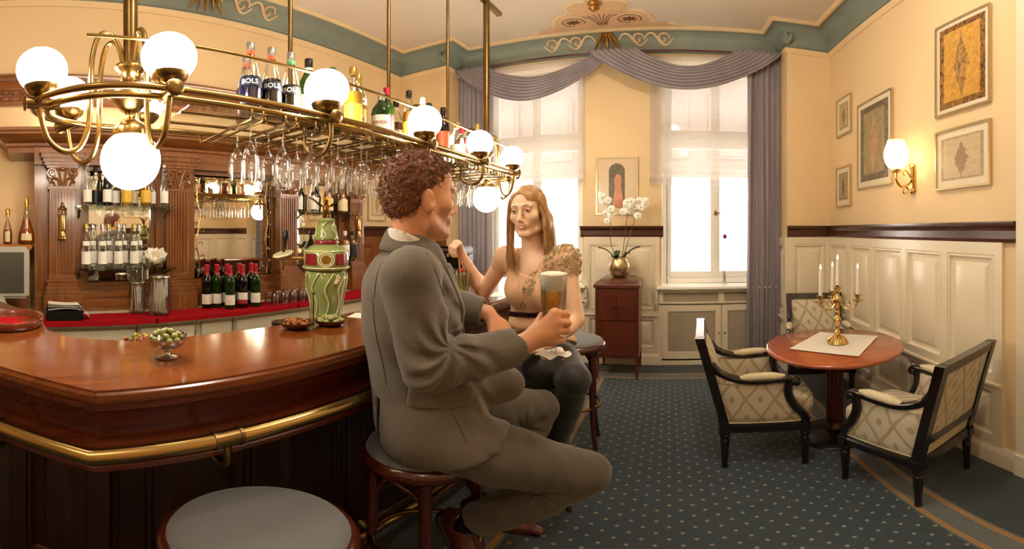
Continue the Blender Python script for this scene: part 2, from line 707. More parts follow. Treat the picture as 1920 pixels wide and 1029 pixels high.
ROWS = [(.185, .525), (.605, 1.315)]
wainscot(wr, (XR, YP, 0), -pi / 2, [.405] * 5, ROWS, .06, M_cream)
wainscot(ww, (PR, YP, 0), 0, [.345], ROWS, .059, M_cream)
wainscot(ww, (PR, YW, 0), -pi / 2, [.2], ROWS, .07, M_cream)
wainscot(ww, (W1[1] + .02, YW, 0), 0, [.33, .33], ROWS, .047, M_cream)
bp = [(0, 0), (.04, 0), (.04, .095), (.034, .11), (.03, .115), (.026, .13), (0, .13)]
struct(MB().sweep(bp, [(PR, YW, 0), (PR, YP, 0), (XR, YP, 0), (XR, 1.365, 0)]).build('baseboard_right', M_cream, smooth=30), 'cream skirting under the right wainscot')
struct(MB().sweep(bp, [(W1[1], YW, 0), (W2[0], YW, 0)]).build('baseboard_window', M_cream, smooth=30), 'cream skirting between the radiator covers')
# dark panelling of the left corner
wainscot(ww, (XL, YP, 0), 0, [.25, .25], [(.2, 1.3)], .0566, M_bb)
wainscot(wl, (XL, 2.9, 0), pi / 2, [.39, .39], [(.2, 1.3)], .06, M_bb)
# cream pilaster closing the wainscot near the viewer
m = MB().box((XR - .045, .9, .16), (XR, 1.36, 3.36)).box((XR - .06, .88, 0), (XR, 1.365, .16))
struct(m.build('trim_7', M_cream, smooth=0, bevel=.006), 'cream door casing at the near end of the right wall')
# reeded scrolls on the corner piers under the cove
for nm, sx, X in (('trim_8', -1, PR), ('trim_9', 1, PL)):
    m = MB()
    for k in (0, 1):
        pts = []
        for i in range(22):
            t = i / 21
            a = -.6 + 4.6 * t
            rad = .085 * (1 - .55 * t)
            pts.append((X + sx * (.0 + .05 * k), YP - .02 - .07 + rad * cos(a) * .9, 3.5 + rad * sin(a)))
        m.tube(pts, .013, 6)
    m.ball((X + sx * .02, YP - .07, 3.5), (.05, .06, .06), 10, 8)
    struct(m.build(nm, M_cove), 'sage green scroll under the cornice')


# ---- ceiling stencils over the window bay and over the back bar: raised cream scrollwork
def stencil(name, parent, T, mirror=True):
    """T maps (u along wall, v away from the wall, h down from the ceiling) to the room"""
    def poly(outline, h, mtl, nm, th=.012):
        mb = MB()
        n = len(outline)
        mb.add([T(u, v, h) for u, v in outline] + [T(u, v, h + th) for u, v in outline],
               [tuple(range(n)), tuple(range(2 * n - 1, n - 1, -1))] + [(i, (i + 1) % n, n + (i + 1) % n, n + i) for i in range(n)])
        return mb.build(nm, mtl, parent, smooth=0)
    half = [(u * 1.12, v * 1.12) for u, v in [(0, .0), (.62, .0), (.66, .03), (.6, .07), (.5, .06), (.46, .1), (.44, .2), (.38, .29), (.29, .33), (.22, .32), (.26, .4), (.25, .47), (.17, .52), (.08, .53), (.05, .6), (0, .64)]]
    half = [(p.x, p.y) for p in bez([(u, v, 0) for u, v in half], 4)]
    out = half + [(-u, v) for u, v in reversed(half[1:-1])]
    poly(out, 0, M_stucco, 'medallion')
    inner = [(u * .9, v * .93 + .02) for u, v in half]
    out2 = inner + [(-u, v) for u, v in reversed(inner[1:-1])]
    poly(out2, .012, M_rose_st, 'medallion_field', .004)
    for s in (-1, 1):
        cx, cy = s * .27, .2
        fl = []
        for i in range(32):
            a = 2 * pi * i / 32
            rr = .05 + .022 * cos(8 * a)
            fl.append((cx + rr * cos(a) * 1.15, cy + rr * sin(a) * .8))
        poly(fl, .014, M_brown, 'stencil_flower', .006)
        for r_ in (.11, .135):
            m_ = MB()
            m_.tube([T(cx + r_ * cos(a), cy + r_ * .8 * sin(a), .016) for a in [i * pi / 10 - .4 for i in range(17)]], .005, 5)
            m_.build('stencil_ring', M_brown if r_ < .12 else M_stucco, parent)
    for k in range(-3, 4):
        m_ = MB().tube(bez([T(.012 * k, .1, .016), T(.03 * k, .25, .016), T(.055 * k, .34 - .012 * abs(k), .016)], 5), .0045, 5)
        m_.build('stencil_ray', M_brown, parent)
    m_ = MB().lathe([(.0, 0), (.05, 0), (.06, .02), (.035, .04), (.05, .07), (.02, .1), (0, .1)], 12, T(0, .56, .012), Matrix.Diagonal((1, 1, -1)))
    m_.build('gilt_boss', M_gilt, parent)


def cove_pt(s):
    """point on the cove: s=0 at the wall, 1 at the ceiling -> (offset, z)"""
    a = pi / 2 * s
    return .195 - .165 * cos(a) + .006, 3.45 + .195 * sin(a) - .006


def cove_scrolls(parent, T3):
    for s in (-1, 1):
        for q in range(2):
            pts = []
            u0 = .12 + .26 * q
            for i in range(26):
                t = i / 25
                u = u0 + .3 * t
                vv = .5 + .32 * sin(t * 2 * pi) * (1 - .3 * t)
                o, z = cove_pt(min(.95, max(.08, vv)))
                pts.append(T3(s * u, o, z))
            MB().tube(pts, [.016 * (1 - .5 * abs(2 * i / 25 - 1)) for i in range(26)], 6).build('cove_scroll', M_stucco, parent)
            sp = []
            for i in range(22):
                a = i / 21 * 4.2 * pi / 2
                rr = .068 * (1 - i / 26)
                o, z = cove_pt(min(.97, max(.05, .52 + rr * sin(a) * 4.6)))
                sp.append(T3(s * (u0 + .2 + rr * cos(a)), o, z))
            MB().tube(sp, .012, 6).build('cove_scroll', M_rose_st, parent)
    # acanthus drop in the centre
    o, z = cove_pt(.4)
    m_ = MB()
    for k in range(-2, 3):
        m_.tube(bez([T3(.02 * k, cove_pt(.9)[0], cove_pt(.9)[1]), T3(.05 * k, o + .02, z), T3(.075 * k, .05, 3.43 + .012 * abs(k))], 6),
                [.016] * 6 + [.014, .013, .012, .01, .008, .006, .003], 6)
    m_.build('acanthus_drop', M_gilt, parent)


UC = -.64
e = struct(bpy.data.objects.new('trim_10', None), 'cream stencilled medallion over the windows')
C.objects.link(e)
stencil('trim_10', e, lambda u, v, h: V((UC + u, YW - .26 - v, 3.66 - h)))
cove_scrolls(e, lambda u, o, z: V((UC + u, YW - o, z)))
e = struct(bpy.data.objects.new('trim_11', None), 'cream stencilled medallion over the back bar')
C.objects.link(e)
UL = 1.33
stencil('trim_11', e, lambda u, v, h: V((XL + .26 + v, UL - u, 3.66 - h)))
cove_scrolls(e, lambda u, o, z: V((XL + o, UL - u, z)))


# ------------------------------------------------------------------ windows, radiator covers, outside
M_winw = mat('window_white', '#f1ece0', .35, noise=(3, .03))


def window(nm, a, b, label):
    yf = 4.40
    m = MB()
    t = .055
    m.box((a, yf, SILL), (a + t, yf + .09, HEAD)).box((b - t, yf, SILL), (b, yf + .09, HEAD))
    m.box((a + t, yf, SILL), (b - t, yf + .09, SILL + .06)).box((a + t, yf, HEAD - t), (b - t, yf + .09, HEAD))
    tz = 2.42
    m.box((a + t, yf - .01, tz), (b - t, yf + .09, tz + .09))
    mid = (a + b) / 2
    m.box((mid - .03, yf - .012, tz + .09), (mid + .03, yf + .08, HEAD - t))
    root = struct(m.build(nm, M_winw, smooth=0, bevel=.004), label)
    g = .004
    for (x0, x1) in ((a + t, mid), (mid, b - t)):
        for z0, z1, hand in ((SILL + .06, tz, True), (tz + .09, HEAD - t, False)):
            s_ = .05
            q = MB()
            q.box((x0 + g, yf + .02, z0 + g), (x0 + s_, yf + .065, z1 - g)).box((x1 - s_, yf + .02, z0 + g), (x1 - g, yf + .065, z1 - g))
            q.box((x0 + s_, yf + .02, z0 + g), (x1 - s_, yf + .065, z0 + s_ + .02)).box((x0 + s_, yf + .02, z1 - s_), (x1 - s_, yf + .065, z1 - g))
            sa = q.build('sash', M_winw, root, smooth=0, bevel=.004)
            MB().box((x0 + s_ - .004, yf + .038, z0 + s_ + .016), (x1 - s_ + .004, yf + .044, z1 - s_ + .004)).build('pane', M_pane, sa, smooth=0)
            if hand and x1 == mid:
                h = MB().box((mid - .012, yf - .012, 1.62), (mid + .012, yf + .02, 1.67)).tube([(mid, yf - .02, 1.645), (mid + .07, yf - .03, 1.645)], .007, 6)
                h.build('window_handle', M_brass, sa)
    cov = MB().box((mid - .028, yf + .0, SILL + .064), (mid + .028, yf + .019, tz - .004))
    cov.build('mullion_cover', M_winw, root, smooth=0, bevel=.005)
    # sill board
    MB().box((a - .05, YW - .12, SILL - .03), (b + .05, yf, SILL)).build('window_sill', M_winw, root, smooth=0, bevel=.01)
    # architrave down the reveal
    for xx, d in ((a, 1), (b, -1)):
        MB().box((min(xx, xx + d * .012), YW, SILL), (max(xx, xx + d * .012), yf, HEAD)).build('reveal_board', M_winw, root, smooth=0)
    return root


window('window_1', W1[0], W1[1], 'tall white casement window behind the blonde woman')
window('window_2', W2[0], W2[1], 'tall white casement window left of the long drape')


def lattice(mb, x0, x1, z0, z1, y, p=.0185, wd=.0042, th=.003):
    """diagonal strap lattice clipped to the rectangle"""
    def clip(c, sgn):
        # line x - sgn*z = c
        pts = []
        for z in (z0, z1):
            x = c + sgn * z
            if x0 - 1e-9 <= x <= x1 + 1e-9:
                pts.append((x, z))
        for x in (x0, x1):
            z = (x - c) / sgn
            if z0 < z < z1:
                pts.append((x, z))
        return pts[:2] if len(pts) >= 2 else None
    for sgn, yy in ((1, y), (-1, y - .002)):
        lo, hi = (x0 - z1, x1 - z0) if sgn == 1 else (x0 + z0, x1 + z1)
        c = lo + p / 2
        while c < hi:
            q = clip(c, sgn)
            if q and hypot(q[0][0] - q[1][0], q[0][1] - q[1][1]) > .004:
                (ax_, az), (bx_, bz) = q
                L = hypot(bx_ - ax_, bz - az)
                nx, nz = -(bz - az) / L * wd / 2, (bx_ - ax_) / L * wd / 2
                mb.add([(ax_ - nx, yy, az - nz), (bx_ - nx, yy, bz - nz), (bx_ + nx, yy, bz + nz), (ax_ + nx, yy, az + nz)], [(0, 1, 2, 3)])
            c += p
    return mb


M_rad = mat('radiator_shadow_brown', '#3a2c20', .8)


def radiator_cover(a, b, label):
    yf = YW - .035
    root = thing('radiator_cover', ((a + b) / 2, yf, 0), label, 'radiator cover')
    cx = (a + b) / 2

    def bl(mb, nm, m, bev=.003, par=None):
        mb.v = [(x - cx, y - yf, z) for x, y, z in mb.v]
        return mb.build(nm, m, par or root, smooth=30, bevel=bev)
    z = SILL - .035
    fr = MB()
    fr.box((a, yf, .67), (b, yf + .02, .70)).box((a, yf, z - .03), (b, yf + .02, z))
    mid = a + .53 * (b - a)
    xs = [(a + .036, mid - .0025), (mid + .0025, b - .036)]
    fr.box((a, yf, .70), (a + .05, yf + .02, z - .03)).box((b - .05, yf, .70), (b, yf + .02, z - .03)).box((mid - .03, yf, .7), (mid + .03, yf + .02, z - .03))
    fr.box((a, yf - .02, .685), (b, yf, .705)).box((a - .01, yf - .045, z - .012), (b + .01, yf, z + .004)).box((a - .01, yf - .03, z - .03), (b + .01, yf, z - .012))
    fr.box((a, yf, .0), (a + .035, yf + .02, .67)).box((b - .035, yf, 0), (b, yf + .02, .67)).box((a + .035, yf, .0), (b - .035, yf + .02, .05))
    bl(fr, 'frame', M_cream)
    bl(MB().box((a + .01, yf + .07, .0), (b - .01, yf + .08, z - .01)), 'radiator_shade_sheet', M_rad, 0)  # dark sheet, shade behind the grilles put into its colour
    for x0, x1 in ((a + .05, mid - .03), (mid + .03, b - .05)):
        bl(lattice(MB(), x0, x1, .70, z - .03, yf + .012), 'grille', M_cream, 0)['kind'] = 'stuff'
    for k, (x0, x1) in enumerate(xs):
        d = MB()
        s_ = .062
        d.box((x0, yf - .008, .075), (x0 + s_, yf + .012, .665)).box((x1 - s_, yf - .008, .075), (x1, yf + .012, .665))
        d.box((x0 + s_, yf - .008, .075), (x1 - s_, yf + .012, .155)).box((x0 + s_, yf - .008, .6), (x1 - s_, yf + .012, .665))
        dr = bl(d, 'door', M_cream)
        bl(lattice(MB(), x0 + s_ - .002, x1 - s_ + .002, .153, .602, yf + .004), 'grille', M_cream, 0, dr)['kind'] = 'stuff'
        bd = MB().sweep([(0, 0), (.008, 0), (.004, .008), (0, .008)], [(x0 + s_, yf - .008, .155), (x1 - s_, yf - .008, .155)], up=V((0, -1, 0)))
        bl(MB().ball((x0 + .03 if k else x1 - .03, yf - .018, .36), .01, 8, 6), 'knob', M_gilt, 0, dr)
    for x in (a - .035, b + .005):
        c_ = MB().box((x, yf - .03, .66), (x + .03, yf + .01, z)).box((x + .003, yf - .05, .74), (x + .027, yf + .01, z))
        c_.tube([(x + .015, yf - .045, .70), (x + .015, yf - .03, .66), (x + .015, yf - .01, .6)], [.014, .012, .006], 8)
        bl(c_, 'corbel', M_cream)


radiator_cover(W2[0] - .03, W2[1] + .03, 'cream radiator cover with lattice doors under the right window')
radiator_cover(W1[0] - .03, W1[1] + .03, 'cream radiator cover under the left window behind the woman')

# outside: street, pale house fronts across it
M_fac = mat('rosy_facade', '#5c4d47', .9, noise=(.5, .06))
M_fac0 = mat('glare_white_ground_floor', '#f2ece2', .9, noise=(.8, .05))  # daylight glare put into the colour: whiter than the floors above
M_facw = mat('facade_window_dark', '#4f433c', .3)
M_street = mat('pale_paving', '#d9d3c8', .9)
struct(MB().box((-40, 4.6, -.9), (40, 60, -.8)).build('street_ground', M_street, smooth=0), 'pale street outside the windows')
hb = thing('house', (0, 13, -.8), 'pale plastered house front across the street, seen through the blinds', 'building')
MB().box((-14, 0, 4.0), (14, 3, 16)).build('wall', M_fac, hb, smooth=0)
MB().box((-14, 0, 0), (14, 3, 4.0)).build('ground_floor', M_fac0, hb, smooth=0)
for i in range(-6, 7):
    for zz in (4.7, 8.3):
        f = MB().box((i * 1.9 - .62, -.1, zz - .1), (i * 1.9 + .62, 0, zz + 2.1)).build('window', M_fac, hb, smooth=0)
        MB().box((i * 1.9 - .48, -.12, zz), (i * 1.9 + .48, -.1, zz + 1.95)).build('pane', M_facw, f, smooth=0)
MB().box((-14, -.25, 4.0), (14, 0, 4.25)).box((-14, -.25, 7.6), (14, 0, 7.8)).build('string_course', M_fac, hb, smooth=0)

# ------------------------------------------------------------------ bar counter
M_baseb = M_oakd
bar = thing('bar_counter', (-1.1, 1.2, 0), 'mahogany bar counter with polished top and brass rail', 'bar counter')
BO = V((-1.1, 1.2, 0))


def loc(mb, off):
    mb.v = [(x - off[0], y - off[1], z - off[2]) for x, y, z in mb.v]
    return mb


OUT = [(-1.75, -1.045), (-1.0, -.12), (-.812, .112), (-.815, 2.75)]
INN = [(-1.215, 2.75), (-1.215, .29), (-1.30, .10), (-1.40, .035), (-1.66, .0), (-2.3, -.38)]
loc(MB().prism(OUT + INN, 1.066, 1.1), BO).build('bar_top', M_mahog, bar, smooth=30, bevel=.01, bseg=3)
EDGE = [(x, y, 0) for x, y in OUT]
# moulded nosing under the top, curved apron, bead mouldings
ap = [(-.3, 1.066), (-.004, 1.066), (-.006, 1.05), (-.022, 1.045), (-.026, 1.035), (-.034, 1.03)]
for i in range(7):
    t = i / 6
    ap.append((-.036 - .022 * sin(pi * t * .5), 1.03 - .085 * t))
ap += [(-.05, .94), (-.034, .936), (-.03, .926), (-.036, .922), (-.022, .916), (-.014, .904), (-.02, .895), (-.012, .89), (-.012, .878), (-.05, .872), (-.3, .872)]
loc(MB().sweep(ap, EDGE), BO).build('apron', M_mahf, bar, smooth=28)
body = [(-1.07, 2.72), (-1.07, .2), (-1.297, -.082), (-1.75, -.25), (-1.75, .02), (-1.41, .0), (-1.3, .25), (-1.3, 2.72)]
loc(MB().prism(body, 0, .9), BO).build('body', M_oakd, bar, smooth=0)
wn = bpy.data.objects.new('front_panelling', None)
C.objects.link(wn)
wn.parent = bar
wn.matrix_parent_inverse = Matrix.Translation(-BO)
wainscot(wn, (-1.07, .215, 0), pi / 2, [.33] * 6, [(.2, .82)], .07, M_oakd, base=0, top=.875, thick=.02)
wainscot(wn, (-1.297, -.082, 0), atan2(.282, .227), [.22], [(.2, .82)], .071, M_oakd, base=0, top=.875, thick=.02)
loc(MB().sweep([(0, 0), (.04, 0), (.04, .1), (.03, .115), (0, .115)], [(-1.297, -.082, 0), (-1.07, .2, 0), (-1.07, 2.72, 0)]), BO).build('plinth', M_oakd, bar)
# hand rail of brass with sleeves and hooked brackets
rz_ = .948
rl = [(-1.74, -1.08, rz_), (-.985, -.148, rz_), (-.787, .098, rz_), (-.79, 2.74, rz_)]
br = loc(MB().tube(rl, .0205, 14), BO).build('hand_rail', M_brass, bar, smooth=60)


def bracket(p, d):
    d = V(d).normalized()
    n = V((d.y, -d.x, 0))
    P = V(p)
    m = MB().tube([P - d * .035, P - d * .027, P - d * .026, P + d * .026, P + d * .027, P + d * .035], [.025, .025, .0225, .0225, .025, .025], 12)
    m.tube(bez([P + V((0, 0, -.015)), P + V((0, 0, -.055)) + n * .004, P + V((0, 0, -.085)) - n * .012, P + V((0, 0, -.09)) - n * .05, P + V((0, 0, -.06)) - n * .09], 6), .0105, 8)
    m.lathe([(0, 0), (.018, 0), (.018, .008), (0, .008)], 10, P + V((0, 0, -.064)) - n * .085)
    loc(m, BO).build('rail_bracket', M_brassd, br)


for yy in (.40, 1.25, 2.1):
    bracket((-.788, yy, rz_), (0, 1, 0))
bracket((-.965, -.12, rz_), (.2, .25, 0))
fr_ = loc(MB().tube([(-.985, .05, .19), (-.92, .14, .19), (-.92, 2.7, .19)], .021, 12), BO).build('foot_rail', M_brass, bar, smooth=60)
for yy in (.35, 1.05, 1.75, 2.45):
    loc(MB().tube(bez([(-1.04, yy, .16), (-.98, yy, .13), (-.93, yy, .15), (-.92, yy, .19)], 5), .012, 8).lathe([(0, 0), (.03, 0), (.03, .01), (0, .01)], 10, (-1.03, yy, .16), Matrix.Rotation(pi / 2, 3, 'Y')), BO).build('foot_bracket', M_brassd, fr_)

# working counter behind the bar
M_work = mat('worktop_cream', '#d8cbb0', .35, noise=(6, .04))
wk = thing('work_counter', (-1.55, 1.5, 0), 'cream working counter just behind the bar top', 'counter')
WO = (-1.55, 1.5, 0)
loc(MB().box((-1.86, .3, .84), (-1.305, 2.7, .88)), WO).build('worktop', M_work, wk, smooth=0, bevel=.006)
for k in range(4):
    loc(MB().box((-1.84, .32 + k * .595, .1), (-1.31, .905 + k * .595, .838)), WO).build('cabinet', M_work, wk, smooth=0, bevel=.004)
loc(MB().box((-1.8, .34, 0), (-1.34, 2.68, .1)), WO).build('kick_board', M_oakd, wk, smooth=0)

# ------------------------------------------------------------------ back bar
BB = thing('back_bar', (-2.85, 1.43, 0), 'carved walnut back bar with fluted pilasters and mirrors', 'back bar')
O2 = (-2.85, 1.43, 0)
Y0b, Y1b = -.03, 2.88
PY = [.156, .965, 1.915, 2.705]     # pilaster axes
XF, XM = -2.74, -2.80               # carcass face, mirror plane


def bb(mb, nm, m=M_bb, par=None, sm=30, bev=0.):
    return loc(mb, O2).build(nm, m, par or BB, smooth=sm, bevel=bev)


# counter with cream front
bb(MB().box((XL, -.75, .862), (-2.36, 3.3, .9)), 'counter_top', M_work, None, 0, .006)
for k in range(6):
    y = -.74 + k * .673
    d = bb(MB().box((-2.98, y + .004, .12), (-2.43, y + .669, .862)), 'cabinet', M_work, None, 0, .004)
    bb(MB().box((-2.43, y + .02, .16), (-2.41, y + .65, .83)), 'door', M_work, d, 0, .004)
bb(MB().box((-2.98, -.72, 0), (-2.47, 3.28, .12)), 'kick_board', M_oakd, None, 0)
# carcass: plinth, stiles beside the mirrors, frieze
bb(MB().box((XL, Y0b, .9), (-2.68, Y1b, .985)).box((XL, Y0b, .985), (-2.71, Y1b, 1.035)), 'plinth', M_bbh, None, 0, .006)
bays = [(PY[0] + .16, PY[1] - .14), (PY[1] + .14, PY[2] - .06), (PY[2] + .14, PY[3] - .16)]
ys = [Y0b] + [v for b in bays for v in b] + [Y1b]
for i in range(0, 8, 2):
    bb(MB().box((XL, ys[i], 1.035), (XF, ys[i + 1], 1.92)), 'stile_board', M_bb, None, 0)
bb(MB().box((XL, Y0b, 1.9), (-2.70, Y1b, 2.02)), 'frieze', M_bbh, None, 0)
M_mirror = mat('mirror_silver', '#efe9dc', .015, 1.)
for i, (a, b) in enumerate(bays):
    zb = 1.06
    bb(MB().box((XL, a, 1.035), (XF - .02, b, zb)), 'mirror_apron', M_bbh, None, 0)
    bb(MB().box((XM - .02, a, zb), (XM, b, 1.9)), 'mirror', M_mirror, None, 0)
    fr = MB()
    for o_, zz in ((0, 0),):
        pth = [(XM, a, zb), (XM, b, zb), (XM, b, 1.9), (XM, a, 1.9)]
        fr.box((XM, a, zb), (XM + .03, b, zb + .03)).box((XM, a, 1.87), (XM + .03, b, 1.9)).box((XM, a, zb + .03), (XM + .03, a + .03, 1.87)).box((XM, b - .03, zb + .03), (XM + .03, b, 1.87))
    bb(fr, 'mirror_frame', M_bb, None, 0, .006)
# cornice
cor = [(0, 1.985), (.06, 1.985), (.06, 2.02), (.075, 2.03), (.075, 2.05), (.09, 2.055), (.12, 2.085), (.15, 2.1), (.15, 2.118), (.165, 2.122), (.165, 2.145), (0, 2.145)]
bb(MB().sweep(cor, [(XL, Y0b - .12, 0), (-2.78, Y0b - .12, 0), (-2.78, Y1b + .12, 0), (XL, Y1b + .12, 0)]), 'cornice', M_bbh)
bb(MB().box((XL, Y0b - .12, 1.985), (-2.78, Y1b + .12, 2.145)), 'cornice_core', M_bbh, None, 0)


# pilasters
def pilaster(y):
    r = bb(MB().box((XF, y - .085, 1.145), (-2.665, y + .085, 1.73)), 'pilaster', M_bb, None, 0)
    fl = MB()
    for k in range(7):
        yy = y - .063 + k * .021
        fl.prism([(yy - .0068, -2.665), (yy - .004, -2.655), (yy + .004, -2.655), (yy + .0068, -2.665)][::1], 1.165, 1.715, 2)
    fl.v = [(b_, a_, c_) for a_, b_, c_ in fl.v]
    bb(fl, 'fluting', M_bb, r)
    ba = MB()
    for hw, xf, z0, z1 in ((.125, -2.60, .9, 1.03), (.118, -2.61, 1.03, 1.06), (.108, -2.62, 1.06, 1.085), (.1, -2.632, 1.085, 1.11), (.107, -2.625, 1.11, 1.125), (.094, -2.645, 1.125, 1.15)):
        ba.box((XF - .02, y - hw, z0), (xf, y + hw, z1))
    bb(ba, 'pilaster_base', M_bb, r, 0, .004)
    ca = MB()
    for hw, xf, z0, z1 in ((.095, -2.652, 1.725, 1.745), (.086, -2.66, 1.745, 1.87), (.105, -2.635, 1.868, 1.885), (.118, -2.62, 1.885, 1.905), (.128, -2.61, 1.905, 1.93), (.14, -2.595, 1.93, 1.96), (.15, -2.585, 1.96, 1.987)):
        ca.box((XF - .02, y - hw, z0), (xf, y + hw, z1))
    bb(ca, 'capital_block', M_bb, r, 0, .003)
    lv = MB()
    for s in (-1, 1):
        sp = []
        for i in range(18):
            a = -pi / 2 + i / 17 * 3.2 * pi
            rr = .034 * (1 - i / 22)
            sp.append((-2.64, y + s * (.068 + rr * cos(a) * 1.), 1.835 + rr * sin(a)))
        lv.tube(sp, .0075, 5)
        lv.tube(bez([(-2.65, y + s * .02, 1.75), (-2.64, y + s * .03, 1.79), (-2.63, y + s * .06, 1.80), (-2.625, y + s * .075, 1.785)], 5), .008, 5)
        lv.tube(bez([(-2.65, y + s * .05, 1.75), (-2.64, y + s * .062, 1.775), (-2.63, y + s * .085, 1.77)], 5), .007, 5)
    for s in (-.5, .5):
        lv.tube(bez([(-2.65, y, 1.75), (-2.64, y + s * .03, 1.80), (-2.63, y + s * .05, 1.85), (-2.625, y + s * .075, 1.862)], 5), .0075, 5)
    lv.ball((-2.635, y, 1.862), (.012, .022, .014), 8, 6)
    bb(lv, 'acanthus', M_bb, r)
    return r


for y in PY:
    pilaster(y)
# small brass lanterns on the outer pilasters
for k, y in ((0, PY[0]), (1, PY[3])):
    lt = thing('brass_lantern', (-2.64, y, 1.39), ['small brass lantern on the pilaster near the cognac bottles', 'small brass lantern on the pilaster by the whiskey bottles'][k], 'lantern', 'brass lanterns on the pilasters')
    MB().lathe([(0, 0), (.02, 0), (.03, .008), (.03, .018), (.022, .026), (.022, .05), (.016, .06), (.018, .065)], 14, (0, 0, 0)).build('base', M_gold, lt)
    MB().lathe([(.022, .065), (.023, .07), (.023, .165), (.022, .17)], 14).build('barrel', M_gold, lt)
    cg = MB()
    for i in range(8):
        a = i * pi / 4
        cg.tube([(.025 * cos(a), .025 * sin(a), .165), (.025 * cos(a), .025 * sin(a), .20)], .0035, 5)
    cg.lathe([(.029, .162), (.031, .166), (.029, .17)], 14).lathe([(.029, .198), (.032, .202), (.029, .206), (.02, .215), (.012, .225), (.008, .235), (.01, .24), (0, .25)], 14)
    cg.build('cage', M_gold, lt)
    for zz in (.05, .15):
        MB().tube([(-.02, 0, zz), (-.03, 0, zz)], .012, 8).build('mount', M_brassd, lt)
# glass shelves on scrolled brackets
SHELF = {}
for bi, (ya, yb) in ((0, (PY[0] + .085, PY[1] - .055)), (2, (PY[2] + .075, PY[3] - .085))):
    for si, z in enumerate((1.60, 1.19)):
        nm = [['upper glass shelf left of the centre mirror', 'lower glass shelf left of the centre mirror'], 0, ['upper glass shelf right of the centre mirror', 'lower glass shelf right of the centre mirror']][bi][si]
        s_ = thing('glass_shelf', (-2.67, (ya + yb) / 2, z), nm, 'shelf', 'back bar glass shelves')
        hw = (yb - ya) / 2
        MB().box((-.125, -hw, 0), (.125, hw, .012)).build('shelf_plate', M_shelfg, s_, smooth=0, bevel=.002)
        SHELF[(bi, si)] = (-2.67, ya, yb, z + .0125)
        for yy in (-hw + .03, hw - .03):
            sc = MB().tube(bez([(-.115, yy, -.075), (-.09, yy, -.055), (-.04, yy, -.06), (0, yy, -.03), (.05, yy, -.012), (.1, yy, -.008)], 5), .006, 6)
            sc.tube([(-.06 + .02 * cos(a), yy, -.03 + .02 * sin(a)) for a in [i * .5 for i in range(12)]], .004, 5)
            sc.build('shelf_bracket', M_brassd, s_)
# gilded vines etched on the centre mirror
vn = MB()
random.seed(3)
for y0, s in ((bays[1][0] + .07, 1), (bays[1][1] - .07, -1)):
    pts = [(XM + .004, y0 + .012 * sin(i * .9), 1.1 + i * .05) for i in range(16)]
    vn.tube(bez(pts, 3), .0035, 5)
    for i in range(1, 16):
        p = pts[i]
        sd = s if i % 2 else -s * .7
        sp = []
        for k in range(12):
            a = k / 11 * 4.6
            rr = .034 * (1 - k / 15) * (1 if i > 9 else .6)
            sp.append((XM + .004, p[1] + sd * (.036 - rr * cos(a)), p[2] + rr * sin(a)))
        vn.tube(sp, .0028, 4)
        if i > 9:
            vn.tube(bez([p, (XM + .004, p[1] + sd * .06, p[2] + .02), (XM + .004, p[1] + sd * .12, p[2] + .012)], 4), .0025, 4)
bb(vn, 'gilt_vine', M_gold)
# strip lamp lying on top of the cornice, washing the wall above it
q = NT('strip_lamp_tube')
q.b.inputs['Emission Color'].default_value = (1.0, .89, .72, 1)
q.b.inputs['Emission Strength'].default_value = STRIP_W
sl_ = thing('strip_lamp', (-2.93, 1.43, 2.146), 'hidden strip lamp on top of the back bar cornice', 'lamp')
MB().box((-.03, -1.45, 0), (.03, 1.45, .012)).build('batten', M_cream, sl_, smooth=0)
MB().tube([(0, -1.43, .026), (0, 1.43, .026)], .012, 10).build('tube', q.m, sl_)
# moulded wall cornice above, with a guilloche band
uc = struct(loc(MB().sweep([(0, 2.43), (.03, 2.43), (.035, 2.46), (.05, 2.465), (.05, 2.54), (.065, 2.55), (.075, 2.575), (.1, 2.6), (.115, 2.605), (.115, 2.635), (.13, 2.645), (.13, 2.66), (0, 2.66)], [(XL, -1.6, 0), (XL, 2.95, 0)]), (0, 0, 0)).build('trim_12', M_bbh, smooth=30), 'carved walnut cornice on the wall above the back bar')
gl_ = MB()
for i in range(60):
    y = -1.55 + i * .0745
    for r_ in (.031, .016):
        gl_.tube([(XL + .052, y + r_ * cos(a), 2.502 + r_ * sin(a)) for a in [k * pi / 7 for k in range(14)]], .0045 if r_ > .02 else .006, 4, closed=True)
gl_.build('guilloche', M_bbh, uc, kind='stuff')

# ------------------------------------------------------------------ red runners on the counter
M_red = mat('red_felt', '#a5141c', .95, noise=(40, .1), bump=(300, .2), spec=.1)
for k, (y0, y1, lb) in enumerate(((-.02, .72, 'red felt runner under the napkin holder'), (.71, 1.78, 'red felt runner under the wine bottles'), (1.77, 3.0, 'red felt runner under the beer tower end of the back counter'))):
    def f(u, v, y0=y0, y1=y1, k=k):
        x = lerp(-2.58, -2.352, min(v / .9, 1))
        z = .9035 + .0012 * k + (0 if v <= .9 else -(v - .9) / .1 * .03)
        return (x, lerp(y0, y1, u), z + .0006 * sin(u * 23 + v * 5))
    mb = MB().grid(f, 30, 12)
    o = mb.build('counter_runner', M_red)
    tag(o, lb, 'runner', 'red runners on the back counter')

